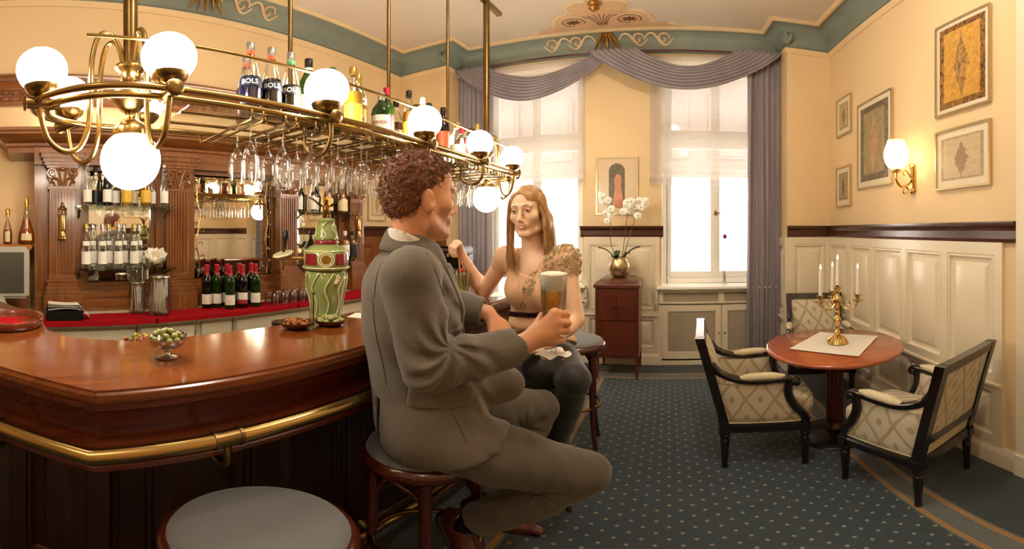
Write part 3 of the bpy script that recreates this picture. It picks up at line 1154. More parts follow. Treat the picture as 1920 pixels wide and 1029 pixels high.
# ------------------------------------------------------------------ hanging brass rack with opal globes
q = NT('opal_globe_light')
q.b.inputs['Base Color'].default_value = (1, .95, .85, 1)
q.b.inputs['Emission Color'].default_value = (1.0, .89, .71, 1)
q.b.inputs['Emission Strength'].default_value = GLOBE_W
M_opal = q.m
XA, XB, XC = -1.05, -1.53, -1.29
YA, YZ = .30, 2.635
ZR = 1.86
RK = thing('hanging_glass_rack', (XC, (YA + YZ) / 2, 3.66), 'brass ceiling-hung bottle and glass rack with opal globe lamps', 'rack')
OR = (XC, (YA + YZ) / 2, 3.66)


def rk(mb, nm, m=M_brass, par=None, sm=50):
    return loc(mb, OR).build(nm, m, par or RK, smooth=sm)


def oval(dx, dy=None, n=18):
    """racetrack outline pulled in by dx"""
    sx, sy = .24 - dx, .32 - dx
    pts = []
    for i in range(n + 1):
        a = -pi * i / n
        pts.append((XC + sx * cos(a), YA + sy * sin(a)))
    for i in range(n + 1):
        a = pi - pi * i / n
        pts.append((XC + sx * cos(a), YZ + sy * sin(a)))
    return pts


for k, (dx, rad, z) in enumerate(((0, .0115, ZR), (.045, .0115, ZR - .012))):
    rk(MB().tube([(x, y, z) for x, y in oval(dx)], rad, 10, closed=True), 'oval_rail')
rk(MB().tube([(-1.085, .13, 2.03), (-1.085, 2.75, 2.03)], .006, 8), 'gallery_rail')
rk(MB().tube([(-1.495, .5, 2.03), (-1.495, 2.45, 2.03)], .006, 8), 'gallery_rail')
for x in (-1.36, -1.22):
    rk(MB().tube([(x, .45, ZR - .012), (x, 2.55, ZR - .012)], .006, 6), 'shelf_bar')
rk(MB().box((-1.485, .46, ZR - .006), (-1.1, 2.5, ZR)), 'glass_plate', glassy('rack_plate_glass', (.99, .99, .98), gloss=.03), None, 0)
# poles
for y in (YA, YZ):
    hub = MB().tube([(XC, y, 3.64), (XC, y, 2.0)], .0245, 14)
    rk(hub, 'thick_pole', M_brassd)
    rk(MB().lathe([(.07, 3.66), (.07, 3.645), (.05, 3.63), (.028, 3.6)], 16, (XC, y, 0)), 'ceiling_rose', M_brassd)
    rk(MB().lathe([(.024, 2.03), (.05, 2.025), (.054, 2.015), (.048, 2.005), (.036, 1.995), (.03, 1.97), (.036, 1.955), (.05, 1.945), (.072, 1.925), (.076, 1.905), (.07, 1.895), (.05, 1.88), (.035, 1.86), (.02, 1.85), (.016, 1.838), (.02, 1.828), (.03, 1.82), (.055, 1.80), (.06, 1.785), (.06, 1.765), (0, 1.765)], 24, (XC, y, 0)), 'hub')
    g_ = rk(MB().ball((XC, y, 1.685), .1, 32, 20), 'opal_globe', M_opal)
rk(MB().box((XC - .02, 2.3, 3.31), (XC + .02, 2.87, 3.345)), 'tie_bar', M_brassd, None, 0)
JY = [.36, .934, 1.535, 2.096, 2.60]
for y in JY[1:4]:
    rk(MB().tube([(XC, y, 3.655), (XC, y, ZR - .01)], .0095, 8), 'thin_pole', M_brassd)
    rk(MB().tube([(XA, y, ZR - .008), (XB, y, ZR - .008)], .008, 8), 'cross_bar')


def globe_joint(x, y, ang, r=.08):
    """barrel joint on the rail with cup and globe above"""
    d = V((cos(ang), sin(ang), 0))
    P = V((x, y, ZR - .006))
    j = MB().tube([P - d * .075, P + d * .03], .019, 14)
    j.tube([P + d * .03, P + d * .033, P + d * .037, P + d * .04], [.026, .027, .024, .008], 14)
    j.lathe([(.012, .01), (.014, .02), (.035, .028), (.05, .042), (.056, .058), (.057, .082), (.052, .086)], 20, P - d * .02, caps=False)
    jo = rk(j, 'lamp_joint', M_brassd)
    rk(MB().ball(P - d * .02 + V((0, 0, .052 + r * .8)), r, 28, 18), 'opal_globe', M_opal, jo)


for y in JY:
    globe_joint(XA, y, 0)
RING = []
for yc, sg in ((YA, -1), (YZ, 1)):
    for ax_, ay_ in (((XC + .06), yc + sg * .31), (XB + .02, yc + sg * .2), (XB, yc - sg * .12)):
        an = atan2(ay_ - yc, ax_ - XC)
        globe_joint(ax_, ay_, an)
        RING.append((yc, ax_, ay_))
    RING.append((yc, XA, JY[0] if yc == YA else JY[-1]))
for yc, ax_, ay_ in RING:
    c0 = V((XC, yc, 0))
    d = V((ax_, ay_, 0)) - c0
    prof = [(.08, 1.96), (.1, 2.06), (.2, 2.135), (.34, 2.13), (.42, 2.04), (.44, 1.9), (.46, 1.79), (.56, 1.715), (.72, 1.70), (.88, 1.74), (.95, 1.82), (.96, 1.855)]
    rk(MB().tube(bez([c0 + d * s + V((0, 0, z)) for s, z in prof], 5), .0095, 8), 'swan_arm', M_brass)
for y in JY[1:4]:
    rk(MB().tube(bez([(XA, y, ZR - .02), (XA, y, ZR - .08), (XA - .03, y, ZR - .125), (XA - .075, y, ZR - .135), (XA - .12, y, ZR - .12), (XA - .145, y, ZR - .08), (XA - .145, y, ZR - .012)], 5), .0085, 8), 'u_hook', M_brassd)
    rk(MB().tube(bez([(XA - .02, y + .03, ZR), (XA - .025, y + .03, ZR + .12), (XA - .06, y + .03, ZR + .2), (XA - .12, y + .03, ZR + .21), (XA - .16, y + .03, ZR + .14), (XA - .165, y + .03, ZR)], 5), .007, 6), 'arched_stay', M_brassd)
    rk(MB().tube([(-1.085, y + .03, 2.03), (-1.1, y + .03, ZR)], .004, 6), 'gallery_post')
# stem glass runners: pairs of rods with turned-up tips
SLOTS = [.655 + .128 * k for k in range(15)]
rn = 0
for y in SLOTS:
    m = MB()
    for s in (-1, 1):
        yy = y + s * .021
        m.tube([(-1.075, yy, ZR - .022), (-1.075, yy, ZR - .045), (-1.085, yy, ZR - .052), (-1.48, yy, ZR - .052), (-1.49, yy, ZR - .02)], .0042, 6)
        m.ball((-1.075, yy, ZR - .048), .008, 6, 4)
    rk(m, 'glass_runner', M_brassd)

# ------------------------------------------------------------------ fill lamps added out of view to brighten the room, shaped as opal globes
for x, y, pw, lb in ((.1, 1.25, 80., 'unseen opal lamp added as fill over the seating corner'), (.35, -.9, 34., 'unseen opal lamp added as fill behind the viewer')):
    q = NT('fill_lamp_glass')
    q.b.inputs['Base Color'].default_value = (1, .95, .88, 1)
    q.b.inputs['Emission Color'].default_value = (1.0, .92, .79, 1)
    q.b.inputs['Emission Strength'].default_value = pw * FILL_W
    cl0 = thing('fill_lamp', (x, y, 3.66), lb, 'ceiling lamp')
    MB().lathe([(.06, 0), (.06, -.012), (.03, -.03), (.012, -.035), (.012, -.14), (.045, -.15), (.05, -.17)], 20).build('stem', M_brassd, cl0)
    MB().ball((0, 0, -.26), .105, 24, 16).build('opal_globe', q.m, cl0)

# ------------------------------------------------------------------ armchairs
M_ebony = wood('ebonised_wood', '#0d0807', '#211512', .22, axis=2, coat=.6)


def fabric_diamond():
    q = NT('diamond_upholstery')
    tc = q.n('ShaderNodeTexCoord')
    sx = q.n('ShaderNodeSeparateXYZ')
    q.l(tc.outputs['Object'], sx.inputs[0])
    nz0 = q.n('ShaderNodeTexNoise', Scale=9.0, Detail=2.0)
    q.l(tc.outputs['Object'], nz0.inputs['Vector'])
    wob = q.math('MULTIPLY', q.math('SUBTRACT', nz0.outputs[0], .5), .22)
    u = q.math('DIVIDE', q.math('ADD', q.math('ADD', sx.outputs[0], sx.outputs[1]), 10.0), .165)
    v = q.math('DIVIDE', sx.outputs[2], .24)
    a = q.math('FRACT', q.math('ADD', q.math('ADD', u, v), wob))
    b = q.math('FRACT', q.math('ADD', q.math('SUBTRACT', u, v), wob))
    da = q.math('ABSOLUTE', q.math('SUBTRACT', a, .5))
    db = q.math('ABSOLUTE', q.math('SUBTRACT', b, .5))
    line = q.math('LESS_THAN', q.math('MINIMUM', da, db), .062)
    ca = q.math('SUBTRACT', .5, da)
    cb = q.math('SUBTRACT', .5, db)
    dot = q.math('LESS_THAN', q.math('SQRT', q.math('ADD', q.math('MULTIPLY', ca, ca), q.math('MULTIPLY', cb, cb))), .13)
    nz = q.n('ShaderNodeTexNoise', Scale=420.0, Detail=1.0)
    q.l(tc.outputs['Object'], nz.inputs['Vector'])
    base = q.ramp(nz.outputs[0], [(.3, '#bcb399'), (.7, '#d8d0b8')])
    fig = q.ramp(nz.outputs[0], [(.3, '#a08763'), (.7, '#b89d76')])
    q.l(q.mix(q.math('MULTIPLY', q.math('MAXIMUM', line, dot), .85), base, fig), q.b.inputs['Base Color'])
    q.b.inputs['Roughness'].default_value = .8
    q.b.inputs['Sheen Weight'].default_value = .15
    q.bump(nz.outputs[0], .2, .002)
    return q.m


M_diam = fabric_diamond()
M_pad = mat('cream_arm_pad', '#d4c8a6', .75, noise=(80, .06), bump=(300, .15))


def pillow(mb, x0, x1, y0, y1, z0, z1, r=.03, puff=.018, n=14):
    """boxy cushion with rounded edges and a puffed top"""
    cx, cy, cz = (x0 + x1) / 2, (y0 + y1) / 2, (z0 + z1) / 2
    hx, hy, hz = (x1 - x0) / 2, (y1 - y0) / 2, (z1 - z0) / 2

    def f(u, v):
        a, b = 2 * pi * u, pi * (v - .5)
        e = .28
        sg = lambda t, p: (abs(t) ** p) * (1 if t >= 0 else -1)
        x = sg(cos(b), e) * sg(cos(a), e)
        y = sg(cos(b), e) * sg(sin(a), e)
        z = sg(sin(b), e * 1.3)
        pf = puff * max(0, 1 - x * x) * max(0, 1 - y * y) * (1 if z > 0 else .2) * abs(z)
        return (cx + hx * x, cy + hy * y, cz + hz * z + pf * (1 if z > 0 else -1))
    return mb.grid(f, 40, 17, closed_u=True)


def turned_leg(mb, x, y, z1, s=1.):
    mb.box((x - .03, y - .03, z1 - .06), (x + .03, y + .03, z1))
    h = z1 - .06
    mb.lathe([(0, 0), (.017, 0), (.021, .012), (.017, .026), (.015, .032), (.018, .04), (.026, h * .72), (.027, h * .8), (.02, h * .84), (.029, h * .9), (.029, h * .95), (.024, h)], 12, (x, y, 0))
    return mb


def armchair():
    r = thing('armchair', (0, 0, 0), 'x', 'armchair', 'upholstered armchairs at the round table')
    HR, HF, YR, YF = .225, .245, -.215, .225
    for x, y in ((-HR, YR), (HR, YR), (-HF, YF), (HF, YF)):
        turned_leg(MB(), x, y, .31).build('leg', M_ebony, r, bevel=.004)
    ra = MB()
    for s in (-1, 1):
        ra.prism([(s * HR - .022, YR + .03), (s * HR + .022, YR + .03), (s * HF + .022, YF - .03), (s * HF - .022, YF - .03)], .262, .315)
        ra.prism([(s * HR - .03, YR + .03), (s * HR + .03, YR + .03), (s * HF + .03, YF - .03), (s * HF - .03, YF - .03)], .298, .307)
    ra.box((-HF + .03, YF - .024, .262), (HF - .03, YF + .024, .315)).box((-HR + .03, YR - .024, .262), (HR - .03, YR + .024, .315))
    ra.build('seat_rail', M_ebony, r, smooth=0)
    pillow(MB(), -.205, .205, -.2, .305, .325, .465, puff=.03).build('seat_cushion', M_diam, r, smooth=70)
    MB().box((-.2, -.2, .3), (.2, .2, .335)).build('seat_deck', M_pad, r, smooth=0)
    # raked back: frame of four reeded members and the pad
    L = lambda z: YR - .12 * (z - .31) / .56 - .02 * ((z - .31) / .56) ** 2
    fr = bpy.data.objects.new('back_frame', None)
    ZT = .86
    bf = MB()
    for s in (-1, 1):
        for z0, z1 in ((.31, .45), (.45, .6), (.6, .74), (.74, ZT)):
            w0 = HR + .012 * (z0 - .31) / .5
            w1 = HR + .012 * (z1 - .31) / .5
            bf.add([(s * w0 - .024, L(z0) - .024, z0), (s * w0 + .024, L(z0) - .024, z0), (s * w0 + .024, L(z0) + .026, z0), (s * w0 - .024, L(z0) + .026, z0),
                    (s * w1 - .024, L(z1) - .024, z1), (s * w1 + .024, L(z1) - .024, z1), (s * w1 + .024, L(z1) + .026, z1), (s * w1 - .024, L(z1) + .026, z1)],
                   [(0, 1, 5, 4), (1, 2, 6, 5), (2, 3, 7, 6), (3, 0, 4, 7), (4, 5, 6, 7)])
    for z0, z1 in ((.405, .455), (ZT - .05, ZT)):
        w0 = HR + .012 * (z0 - .31) / .5
        bf.add([(-w0, L(z0) - .022, z0), (w0, L(z0) - .022, z0), (w0, L(z0) + .024, z0), (-w0, L(z0) + .024, z0),
                (-w0, L(z1) - .022, z1), (w0, L(z1) - .022, z1), (w0, L(z1) + .024, z1), (-w0, L(z1) + .024, z1)],
               [(3, 2, 1, 0), (0, 1, 5, 4), (1, 2, 6, 5), (2, 3, 7, 6), (3, 0, 4, 7), (4, 5, 6, 7)])
    bf.build('back_frame', M_ebony, r, smooth=0)

    def bpad(u, v):
        x = (u - .5) * 2
        z = .45 + .36 * v
        bulge = (1 - x ** 4) * (1 - (2 * v - 1) ** 4)
        return (x * .212, L(z) + .012 + .035 * bulge, z)
    MB().grid(bpad, 14, 12).build('back_pad', M_diam, r, smooth=80)
    MB().grid(lambda u, v: ((u - .5) * .424, L(.45 + .36 * v) - .012 - .006 * (1 - (2 * u - 1) ** 4), .45 + .36 * v), 8, 8).build('back_panel', M_diam, r, smooth=80)
    MB().grid(lambda u, v: ((u - .5) * .42, L(.315 + .09 * v) - .005, .315 + .09 * v), 6, 3).build('lower_back_panel', M_pad, r, smooth=80)
    for s in (-1, 1):
        # arm rail: swoops down from the back post, runs level, ends in a scroll; support sweeps forward
        x0, x1 = s * (HR + .004), s * (HF + .012)
        arm = bez([(x0, L(.7) + .02, .70), (x0, L(.65) + .06, .642), (lerp(x0, x1, .4), -.13, .603), (lerp(x0, x1, .7), -.02, .597), (x1, .09, .606), (x1, .15, .604), (x1, .175, .585), (x1, .158, .568)], 5)
        mb = MB().tube(arm, [.023] * (len(arm) - 8) + [.024, .025, .026, .026, .026, .024, .021, .018], 10)
        mb.ball((x1, .157, .586), (.029, .027, .027), 10, 8)
        a_ = mb.build('arm', M_ebony, r, smooth=60)
        sup = bez([(x1, .135, .588), (x1, .128, .54), (x1, .135, .49), (x1, .165, .43), (x1, .2, .385), (s * HF, YF, .34), (s * HF, YF, .305)], 5)
        MB().tube(sup, .026, 10).build('arm_support', M_ebony, r, smooth=60)
        pd = bez([(lerp(x0, x1, .35), -.15, .613), (lerp(x0, x1, .6), -.06, .622), (lerp(x0, x1, .85), .03, .625), (x1, .11, .624)], 5)
        n_ = len(pd)
        MB().tube(pd, [.012 + .017 * min(1, 4 * min(i, n_ - 1 - i) / (n_ - 1)) for i in range(n_)], 10, flat=.8).build('arm_pad', M_pad, r, smooth=70)
        # upholstered side, outside and inside skins with piping
        front = lambda z: .105 if z > .56 else (.105 + (.56 - z) ** 1.6 * 1.35 if z < .56 else .1)
        top = lambda y: .578 if y > -.16 else .578 + (-.16 - y) * .45

        def side(u, v, off):
            yb = YR + .02
            yf = min(.205, front(lerp(.32, .578, v)))
            y = lerp(yb, yf, u)
            z = lerp(.318, top(y), v)
            yb2 = L(z) + .022
            y = lerp(yb2, yf, u)
            bl = (1 - (2 * u - 1) ** 6) * (1 - (2 * v - 1) ** 6)
            x = s * (lerp(HR, HF, u) + off * (.004 + .012 * bl))
            return (x, y, z)
        MB().grid(lambda u, v: side(u, v, 1), 14, 12).grid(lambda u, v: side(u, v, -1), 14, 12).build('side_panel', M_diam, r, smooth=80)
        pp = [V(side(u, v, 1.)) for u, v in [(i / 12, 0.01) for i in range(13)] + [(1, i / 10) for i in range(1, 11)] + [(1 - i / 12, 1) for i in range(1, 13)] + [(0, 1 - i / 8) for i in range(1, 9)]]
        MB().tube(pp, .0045, 5, closed=True).build('piping', M_pad, r)
    return r


ch = armchair()
ch.location = (.535, 2.36, 0)
ch.rotation_euler = (0, 0, R(-95))
ch['label'] = 'ebonised armchair with its back to the window drape, facing right to the round table'
dup(ch, (1.175, 1.72, 0), R(19), 'ebonised armchair in front of the round table, its back turned to the viewer')
dup(ch, (1.25, 3.2, 0), R(180 - 14), 'ebonised armchair in the corner behind the round table')

# ------------------------------------------------------------------ round table, cloth, candelabra
M_tab = wood('cherry_table', '#9c4a22', '#b35c30', .14, axis=0, scale=.6, coat=.7)
TX, TY, TZ = 1.05, 2.397, .69
tb = thing('round_table', (TX, TY, 0), 'round cherry pedestal table with a white cloth on it', 'table')
MB().lathe([(0, .655), (.4, .655), (.437, .66), (.447, .668), (.45, .676), (.445, .686), (.435, .69), (0, .69)], 64).build('table_top', M_tab, tb, smooth=50)
col = MB().lathe([(.05, .05), (.062, .07), (.052, .1), (.048, .12), (.048, .58), (.06, .62), (.11, .645), (.13, .655)], 24)
for i in range(12):
    a = i * pi / 6
    col.tube([(.05 * cos(a), .05 * sin(a), .12), (.05 * cos(a), .05 * sin(a), .58)], .007, 6)
col.build('pedestal', wood('dark_cherry', '#451a0d', '#6a2c16', .25, axis=2), tb)
MB().lathe([(0, 0), (.235, 0), (.24, .008), (.23, .016), (.16, .03), (.08, .05), (0, .055)], 40).build('base_plate', M_black, tb, smooth=50)
M_cloth = mat('white_damask', '#ece6dc', .8, noise=(60, .02), bump=(250, .15))
cc = [V((.735, 2.38, 0)), V((1.075, 2.72, 0)), V((1.40, 2.44, 0)), V((1.06, 2.075, 0))]
cl = MB().grid(lambda u, v: tuple(cc[0].lerp(cc[1], u).lerp(cc[3].lerp(cc[2], u), v) + V((0, 0, TZ + .003 + .0012 * (1 + sin(u * 15) * sin(v * 11)) + .002 * (max(abs(u - .5), abs(v - .5)) * 2) ** 8))), 24, 24).build('tablecloth', M_cloth)
tag(cl, 'small white cloth laid diagonally on the round table', 'tablecloth')

CZ = TZ + .0075
cs = thing('candelabra', (TX + .02, TY, CZ), 'gilt branched candelabra on the round table', 'candelabra')
bs = MB().lathe([(0, 0), (.068, 0), (.07, .006), (.064, .014), (.056, .022), (.05, .034), (.03, .046), (.02, .055), (.026, .062), (.018, .07), (0, .07)], 24)
for i in range(12):
    a = i * pi / 6
    bs.tube(bez([(.068 * cos(a), .068 * sin(a), .006), (.058 * cos(a), .058 * sin(a), .024), (.03 * cos(a), .03 * sin(a), .048)], 4), .005, 5)
bs.build('base', M_gold, cs)
MB().lathe([(.014, .065), (.02, .08), (.012, .095), (.011, .12), (.016, .135), (.024, .15), (.026, .165), (.016, .18), (.012, .19), (.017, .2), (.017, .215), (.011, .225), (.013, .24), (.02, .255), (.024, .27), (.03, .285), (.032, .3), (.024, .315), (.012, .33), (.01, .345), (.014, .355), (.02, .365), (.026, .372), (.026, .378), (.012, .38), (.014, .395), (0, .395)], 16).build('stem', M_gold, cs)
fwd = V((TX, TY, 0)).normalized()
rgt = V((fwd.y, -fwd.x, 0))
CAND = [(0, 0, .388)]
for k, a in enumerate((R(-8), R(214), R(105))):
    d = rgt * cos(a) + fwd * sin(a)
    ar = bez([d * .02 + V((0, 0, .27)), d * .045 + V((0, 0, .245)), d * .075 + V((0, 0, .235)), d * .11 + V((0, 0, .25)), d * .132 + V((0, 0, .285)), d * .132 + V((0, 0, .3))], 5)
    am = MB().tube(ar, .0065, 7)
    am.tube(bez([d * .035 + V((0, 0, .255)), d * .05 + V((0, 0, .285)), d * .075 + V((0, 0, .29)), d * .08 + V((0, 0, .27)), d * .068 + V((0, 0, .262))], 4), .0035, 5)
    ao = am.build('branch', M_gold, cs)
    MB().lathe([(.006, .283), (.02, .29), (.036, .295), (.037, .299), (.014, .3), (.012, .31), (.017, .32), (.017, .328), (.026, .332), (.026, .336), (0, .336)], 14, d * .132).build('candle_cup', M_gold, ao)
    CAND.append((d.x * .132, d.y * .132, .33))
M_wax = mat('white_wax', '#f3eee2', .45, sss=.2)
q = NT('candle_flame')
q.b.inputs['Base Color'].default_value = (1, .8, .4, 1)
q.b.inputs['Emission Color'].default_value = (1, .72, .32, 1)
q.b.inputs['Emission Strength'].default_value = 9
M_flame = q.m
for k, (x, y, z) in enumerate(CAND):
    h = .165
    t = thing('candle', (TX + .02 + x, TY + y, CZ + z + .007), ['lit white candle at the centre of the candelabra, the tallest', 'lit white candle on the right branch of the candelabra', 'lit white candle on the left branch of the candelabra', 'lit white candle on the rear branch of the candelabra'][k], 'candle', 'candles in the candelabra')
    MB().lathe([(0, 0), (.0125, 0), (.009, h - .01), (.0075, h - .003), (.003, h - .004), (0, h - .005)], 12).build('wax', M_wax, t)
    MB().tube([(0, 0, h - .006), (.001, 0, h + .006)], .0012, 5).build('wick', M_black, t)
    MB().lathe([(0, h + .002), (.004, h + .007), (.0058, h + .014), (.004, h + .025), (0, h + .038)], 10).build('flame', M_flame, t)

# ------------------------------------------------------------------ bar stools
M_stoolw = wood('bentwood_stain', '#34110a', '#5a2414', .22, axis=2, coat=.6)


def seat_fab(nm, a, b):
    q = NT(nm)
    tc = q.n('ShaderNodeTexCoord')
    sx = q.n('ShaderNodeSeparateXYZ')
    q.l(tc.outputs['Object'], sx.inputs[0])
    s1 = q.math('SINE', q.math('MULTIPLY', q.math('ADD', sx.outputs[0], sx.outputs[1]), 700))
    s2 = q.math('SINE', q.math('MULTIPLY', q.math('SUBTRACT', sx.outputs[0], sx.outputs[1]), 700))
    f = q.math('ADD', q.math('MULTIPLY', q.math('MULTIPLY', s1, s2), .5), .5)
    q.l(q.ramp(f, [(.35, a), (.75, b)]), q.b.inputs['Base Color'])
    q.b.inputs['Roughness'].default_value = .8
    q.b.inputs['Sheen Weight'].default_value = .2
    q.bump(f, .3, .002)
    return q.m


M_seat = seat_fab('stool_seat_weave', '#4b4f58', '#80807c')
ZS = .766


def stool():
    r = thing('bar_stool', (0, 0, 0), 'x', 'bar stool', 'bentwood bar stools along the bar')
    MB().lathe([(0, ZS - .055), (.165, ZS - .055), (.185, ZS - .05), (.192, ZS - .035), (.19, ZS - .018), (.18, ZS - .006), (.172, ZS - .004), (0, ZS - .004)], 40).build('seat_rim', M_stoolw, r, smooth=60)
    MB().lathe([(.174, ZS - .006), (.17, ZS + .002), (.15, ZS + .01), (.1, ZS + .017), (0, ZS + .02)], 40, caps=False).build('seat_pad', M_seat, r, smooth=60)
    for k in range(4):
        a = pi / 4 + k * pi / 2
        d = V((cos(a), sin(a), 0))
        leg = bez([d * .15 + V((0, 0, ZS - .055)), d * .152 + V((0, 0, .6)), d * .158 + V((0, 0, .34)), d * .172 + V((0, 0, .14)), d * .195 + V((0, 0, .0))], 4)
        MB().tube(leg, [.0185 - .004 * i / (len(leg) - 1) for i in range(len(leg))], 10).build('leg', M_stoolw, r, smooth=60)
        a2 = a + pi / 2
        e = V((cos(a2), sin(a2), 0))
        mid = (d + e) * .5
        br_ = bez([d * .145 + V((0, 0, .55)), d * .12 + e * .02 + V((0, 0, .62)), mid * .21 + V((0, 0, .69)), e * .12 + d * .02 + V((0, 0, .62)), e * .145 + V((0, 0, .55))], 5)
        MB().tube(br_, .0095, 8).build('brace', M_stoolw, r, smooth=60)
    MB().tube([(.158 * cos(a), .158 * sin(a), .335) for a in [i * pi / 20 for i in range(40)]], .011, 8, closed=True).build('foot_ring', M_brassd, r, smooth=60)
    return r


sl = stool()
sl.location = (-.643, .392, 0)
sl.rotation_euler = (0, 0, R(8))
sl['label'] = 'empty bar stool with grey seat at the lower edge, nearest the viewer'
for (x, y, a, lb) in ((-.672, .965, -10, 'bar stool that the man in the grey suit sits on'), (-.6, 1.755, 20, 'bar stool that the blonde woman sits on'), (-.572, 2.394, 8, 'empty bar stool behind the woman, farthest from the viewer')):
    dup(sl, (x, y, 0), R(a), lb)

# ------------------------------------------------------------------ drapes, swags, rod, sheer blinds
def curtain_mat():
    q = NT('mauve_grey_drape')
    nz = q.n('ShaderNodeTexNoise', Scale=5.0, Detail=3.0)
    q.l(q.obj((1, 1, .3)), nz.inputs['Vector'])
    q.l(q.ramp(nz.outputs[0], [(.3, '#9a9096'), (.7, '#aaa0a5')]), q.b.inputs['Base Color'])
    q.b.inputs['Roughness'].default_value = .6
    q.b.inputs['Sheen Weight'].default_value = .3
    t = q.n('ShaderNodeBsdfTranslucent')
    t.inputs[0].default_value = (*lin('#aba0b0'), 1)
    mx = q.n('ShaderNodeMixShader')
    mx.inputs[0].default_value = .22
    q.l(q.b.outputs[0], mx.inputs[1])
    q.l(t.outputs[0], mx.inputs[2])
    q.l(mx.outputs[0], q.t.nodes['Material Output'].inputs[0])
    return q.m


M_drape = curtain_mat()
q = NT('sheer_voile')
tr = q.n('ShaderNodeBsdfTransparent')
tr.inputs[0].default_value = (.98, .96, .93, 1)
tl = q.n('ShaderNodeBsdfTranslucent')
tl.inputs[0].default_value = (.42, .4, .39, 1)
df = q.n('ShaderNodeBsdfDiffuse')
df.inputs[0].default_value = (.9, .84, .78, 1)
m1 = q.n('ShaderNodeMixShader')
m1.inputs[0].default_value = .5
q.l(tl.outputs[0], m1.inputs[1])
q.l(df.outputs[0], m1.inputs[2])
m2 = q.n('ShaderNodeMixShader')
wv = q.n('ShaderNodeTexNoise', Scale=3.0, Detail=4.0)
q.l(q.obj((6, 1, 40)), wv.inputs['Vector'])
q.l(q.math('ADD', q.math('MULTIPLY', wv.outputs[0], .25), .56), m2.inputs[0])
q.l(tr.outputs[0], m2.inputs[1])
q.l(m1.outputs[0], m2.inputs[2])
q.l(m2.outputs[0], q.t.nodes['Material Output'].inputs[0])
M_sheer = q.m

YD = 4.05
rd = thing('curtain_rod', (-.6, YD, 3.4), 'dark curtain rod spanning the window bay under the cornice', 'curtain rod')
MB().tube([(-1.77, 0, 0), (1.75, 0, 0)], .014, 8).build('rod', M_railw, rd)
for s in (-1, 1):
    MB().ball((s * 1.765, 0, 0), (.012, .022, .022), 10, 8).build('finial', M_gilt, rd)
    MB().box((s * 1.6 - .01, 0, -.012), (s * 1.6 + .01, .15, .012)).build('bracket', M_railw, rd, smooth=0)
MB().box((-.02, 0, -.012), (.02, .15, .012)).build('bracket', M_railw, rd, smooth=0)


def drape(x0, x1, z0, z1, nf, seed, label, gather=None):
    random.seed(seed)
    ph = [random.uniform(-.5, .5) for _ in range(nf * 2 + 3)]
    cx = (x0 + x1) / 2

    def f(u, v):
        t = u * nf
        k = 2 * pi * t + ph[int(t) % len(ph)] * .8 * sin(pi * (t % 1))
        wob = .012 * sin(v * 5 + u * 9)
        amp = .028 + .012 * sin(3 * u + seed)
        g = 1.
        if gather:
            g = 1 - gather * math.exp(-((v - .42) / .14) ** 2)
        x = cx + (lerp(x0, x1, u) - cx) * g + wob * .6 + .012 * sin(k * 1.0 + .8)
        y = YD + .045 - 1.7 * amp * abs(sin(k / 2)) ** .75 + .006 * sin(2.3 * k + 1 + v * 2)
        return (x, y, lerp(z1, z0, v))
    o = MB().grid(f, nf * 14 + 1, 26).build('drape', M_drape, smooth=80)
    sm = o.modifiers.new('thick', 'SOLIDIFY')
    sm.thickness = .003
    return tag(o, label, 'curtain', 'mauve grey drapes')


drape(.80, 1.17, .02, 3.385, 6, 3, 'long mauve grey drape hanging right of the right window')
drape(-2.36, -1.93, .02, 3.385, 7, 5, 'long mauve grey drape hanging left of the left window')


def swag(xl, xr, gl, gr, sag0, sag1, seed, label, dy=0.):
    """cloth scooped between two gathered ends on the rod"""
    random.seed(seed)

    def f(u, v):
        # gathers: the top edge starts at the inner end of the gather
        xa = lerp(xl + gl, xl, v)
        xb = lerp(xr - gr, xr, v)
        s = lerp(sag0, sag1, v)
        t = u
        sh = (4 * t * (1 - t)) ** .82
        x = lerp(xa, xb, t + .02 * sin(2 * pi * t))
        fa = v * pi * 8.0 + 1.1 * sin(2.4 * t + seed) + .35 * sin(11 * t)
        cusp = abs(sin(fa)) ** .7
        z = 3.405 - s * sh
        y = YD - .03 - dy - .03 * sin(pi * v) * sh - .034 * cusp * (.45 + .55 * sh) - .015 * v
        return (x, y, z)
    o = MB().grid(f, 60, 130).build('swag', M_drape, smooth=80)
    sm = o.modifiers.new('thick', 'SOLIDIFY')
    sm.thickness = .003
    return tag(o, label, 'curtain', 'mauve grey swags')


swag(-2.36, -.56, .36, .2, .24, .53, 1, 'mauve grey swag draped over the left window')
swag(-.82, 1.15, .5, .48, .22, .50, 2, 'mauve grey swag draped over the right window', .03)


def blind(x0, x1, label, seed):
    z0, z1 = 1.93, 3.39

    def f(u, v):
        x = lerp(x0, x1, u)
        z = lerp(z1, z0, v)
        y = YW - .05 + .006 * sin(u * 19 + seed) * v
        for c, a in ((.9, .03), (.955, .045)):
            y -= a * math.exp(-((v - c) / .018) ** 2) * (1 + .3 * sin(u * 31 + seed))
        z -= .02 * sin(pi * u) * max(0, v - .8) / .2 + .006 * sin(u * 23 + seed) * max(0, v - .85) / .15
        return (x, y, z)
    o = MB().grid(f, 40, 90).build('sheer_blind', M_sheer, smooth=80)
    return tag(o, label, 'blind', 'sheer blinds')


blind(-2.12, -.90, 'sheer white blind half drawn over the left window', 1)
blind(-.20, 1.15, 'sheer white blind half drawn over the right window', 2)

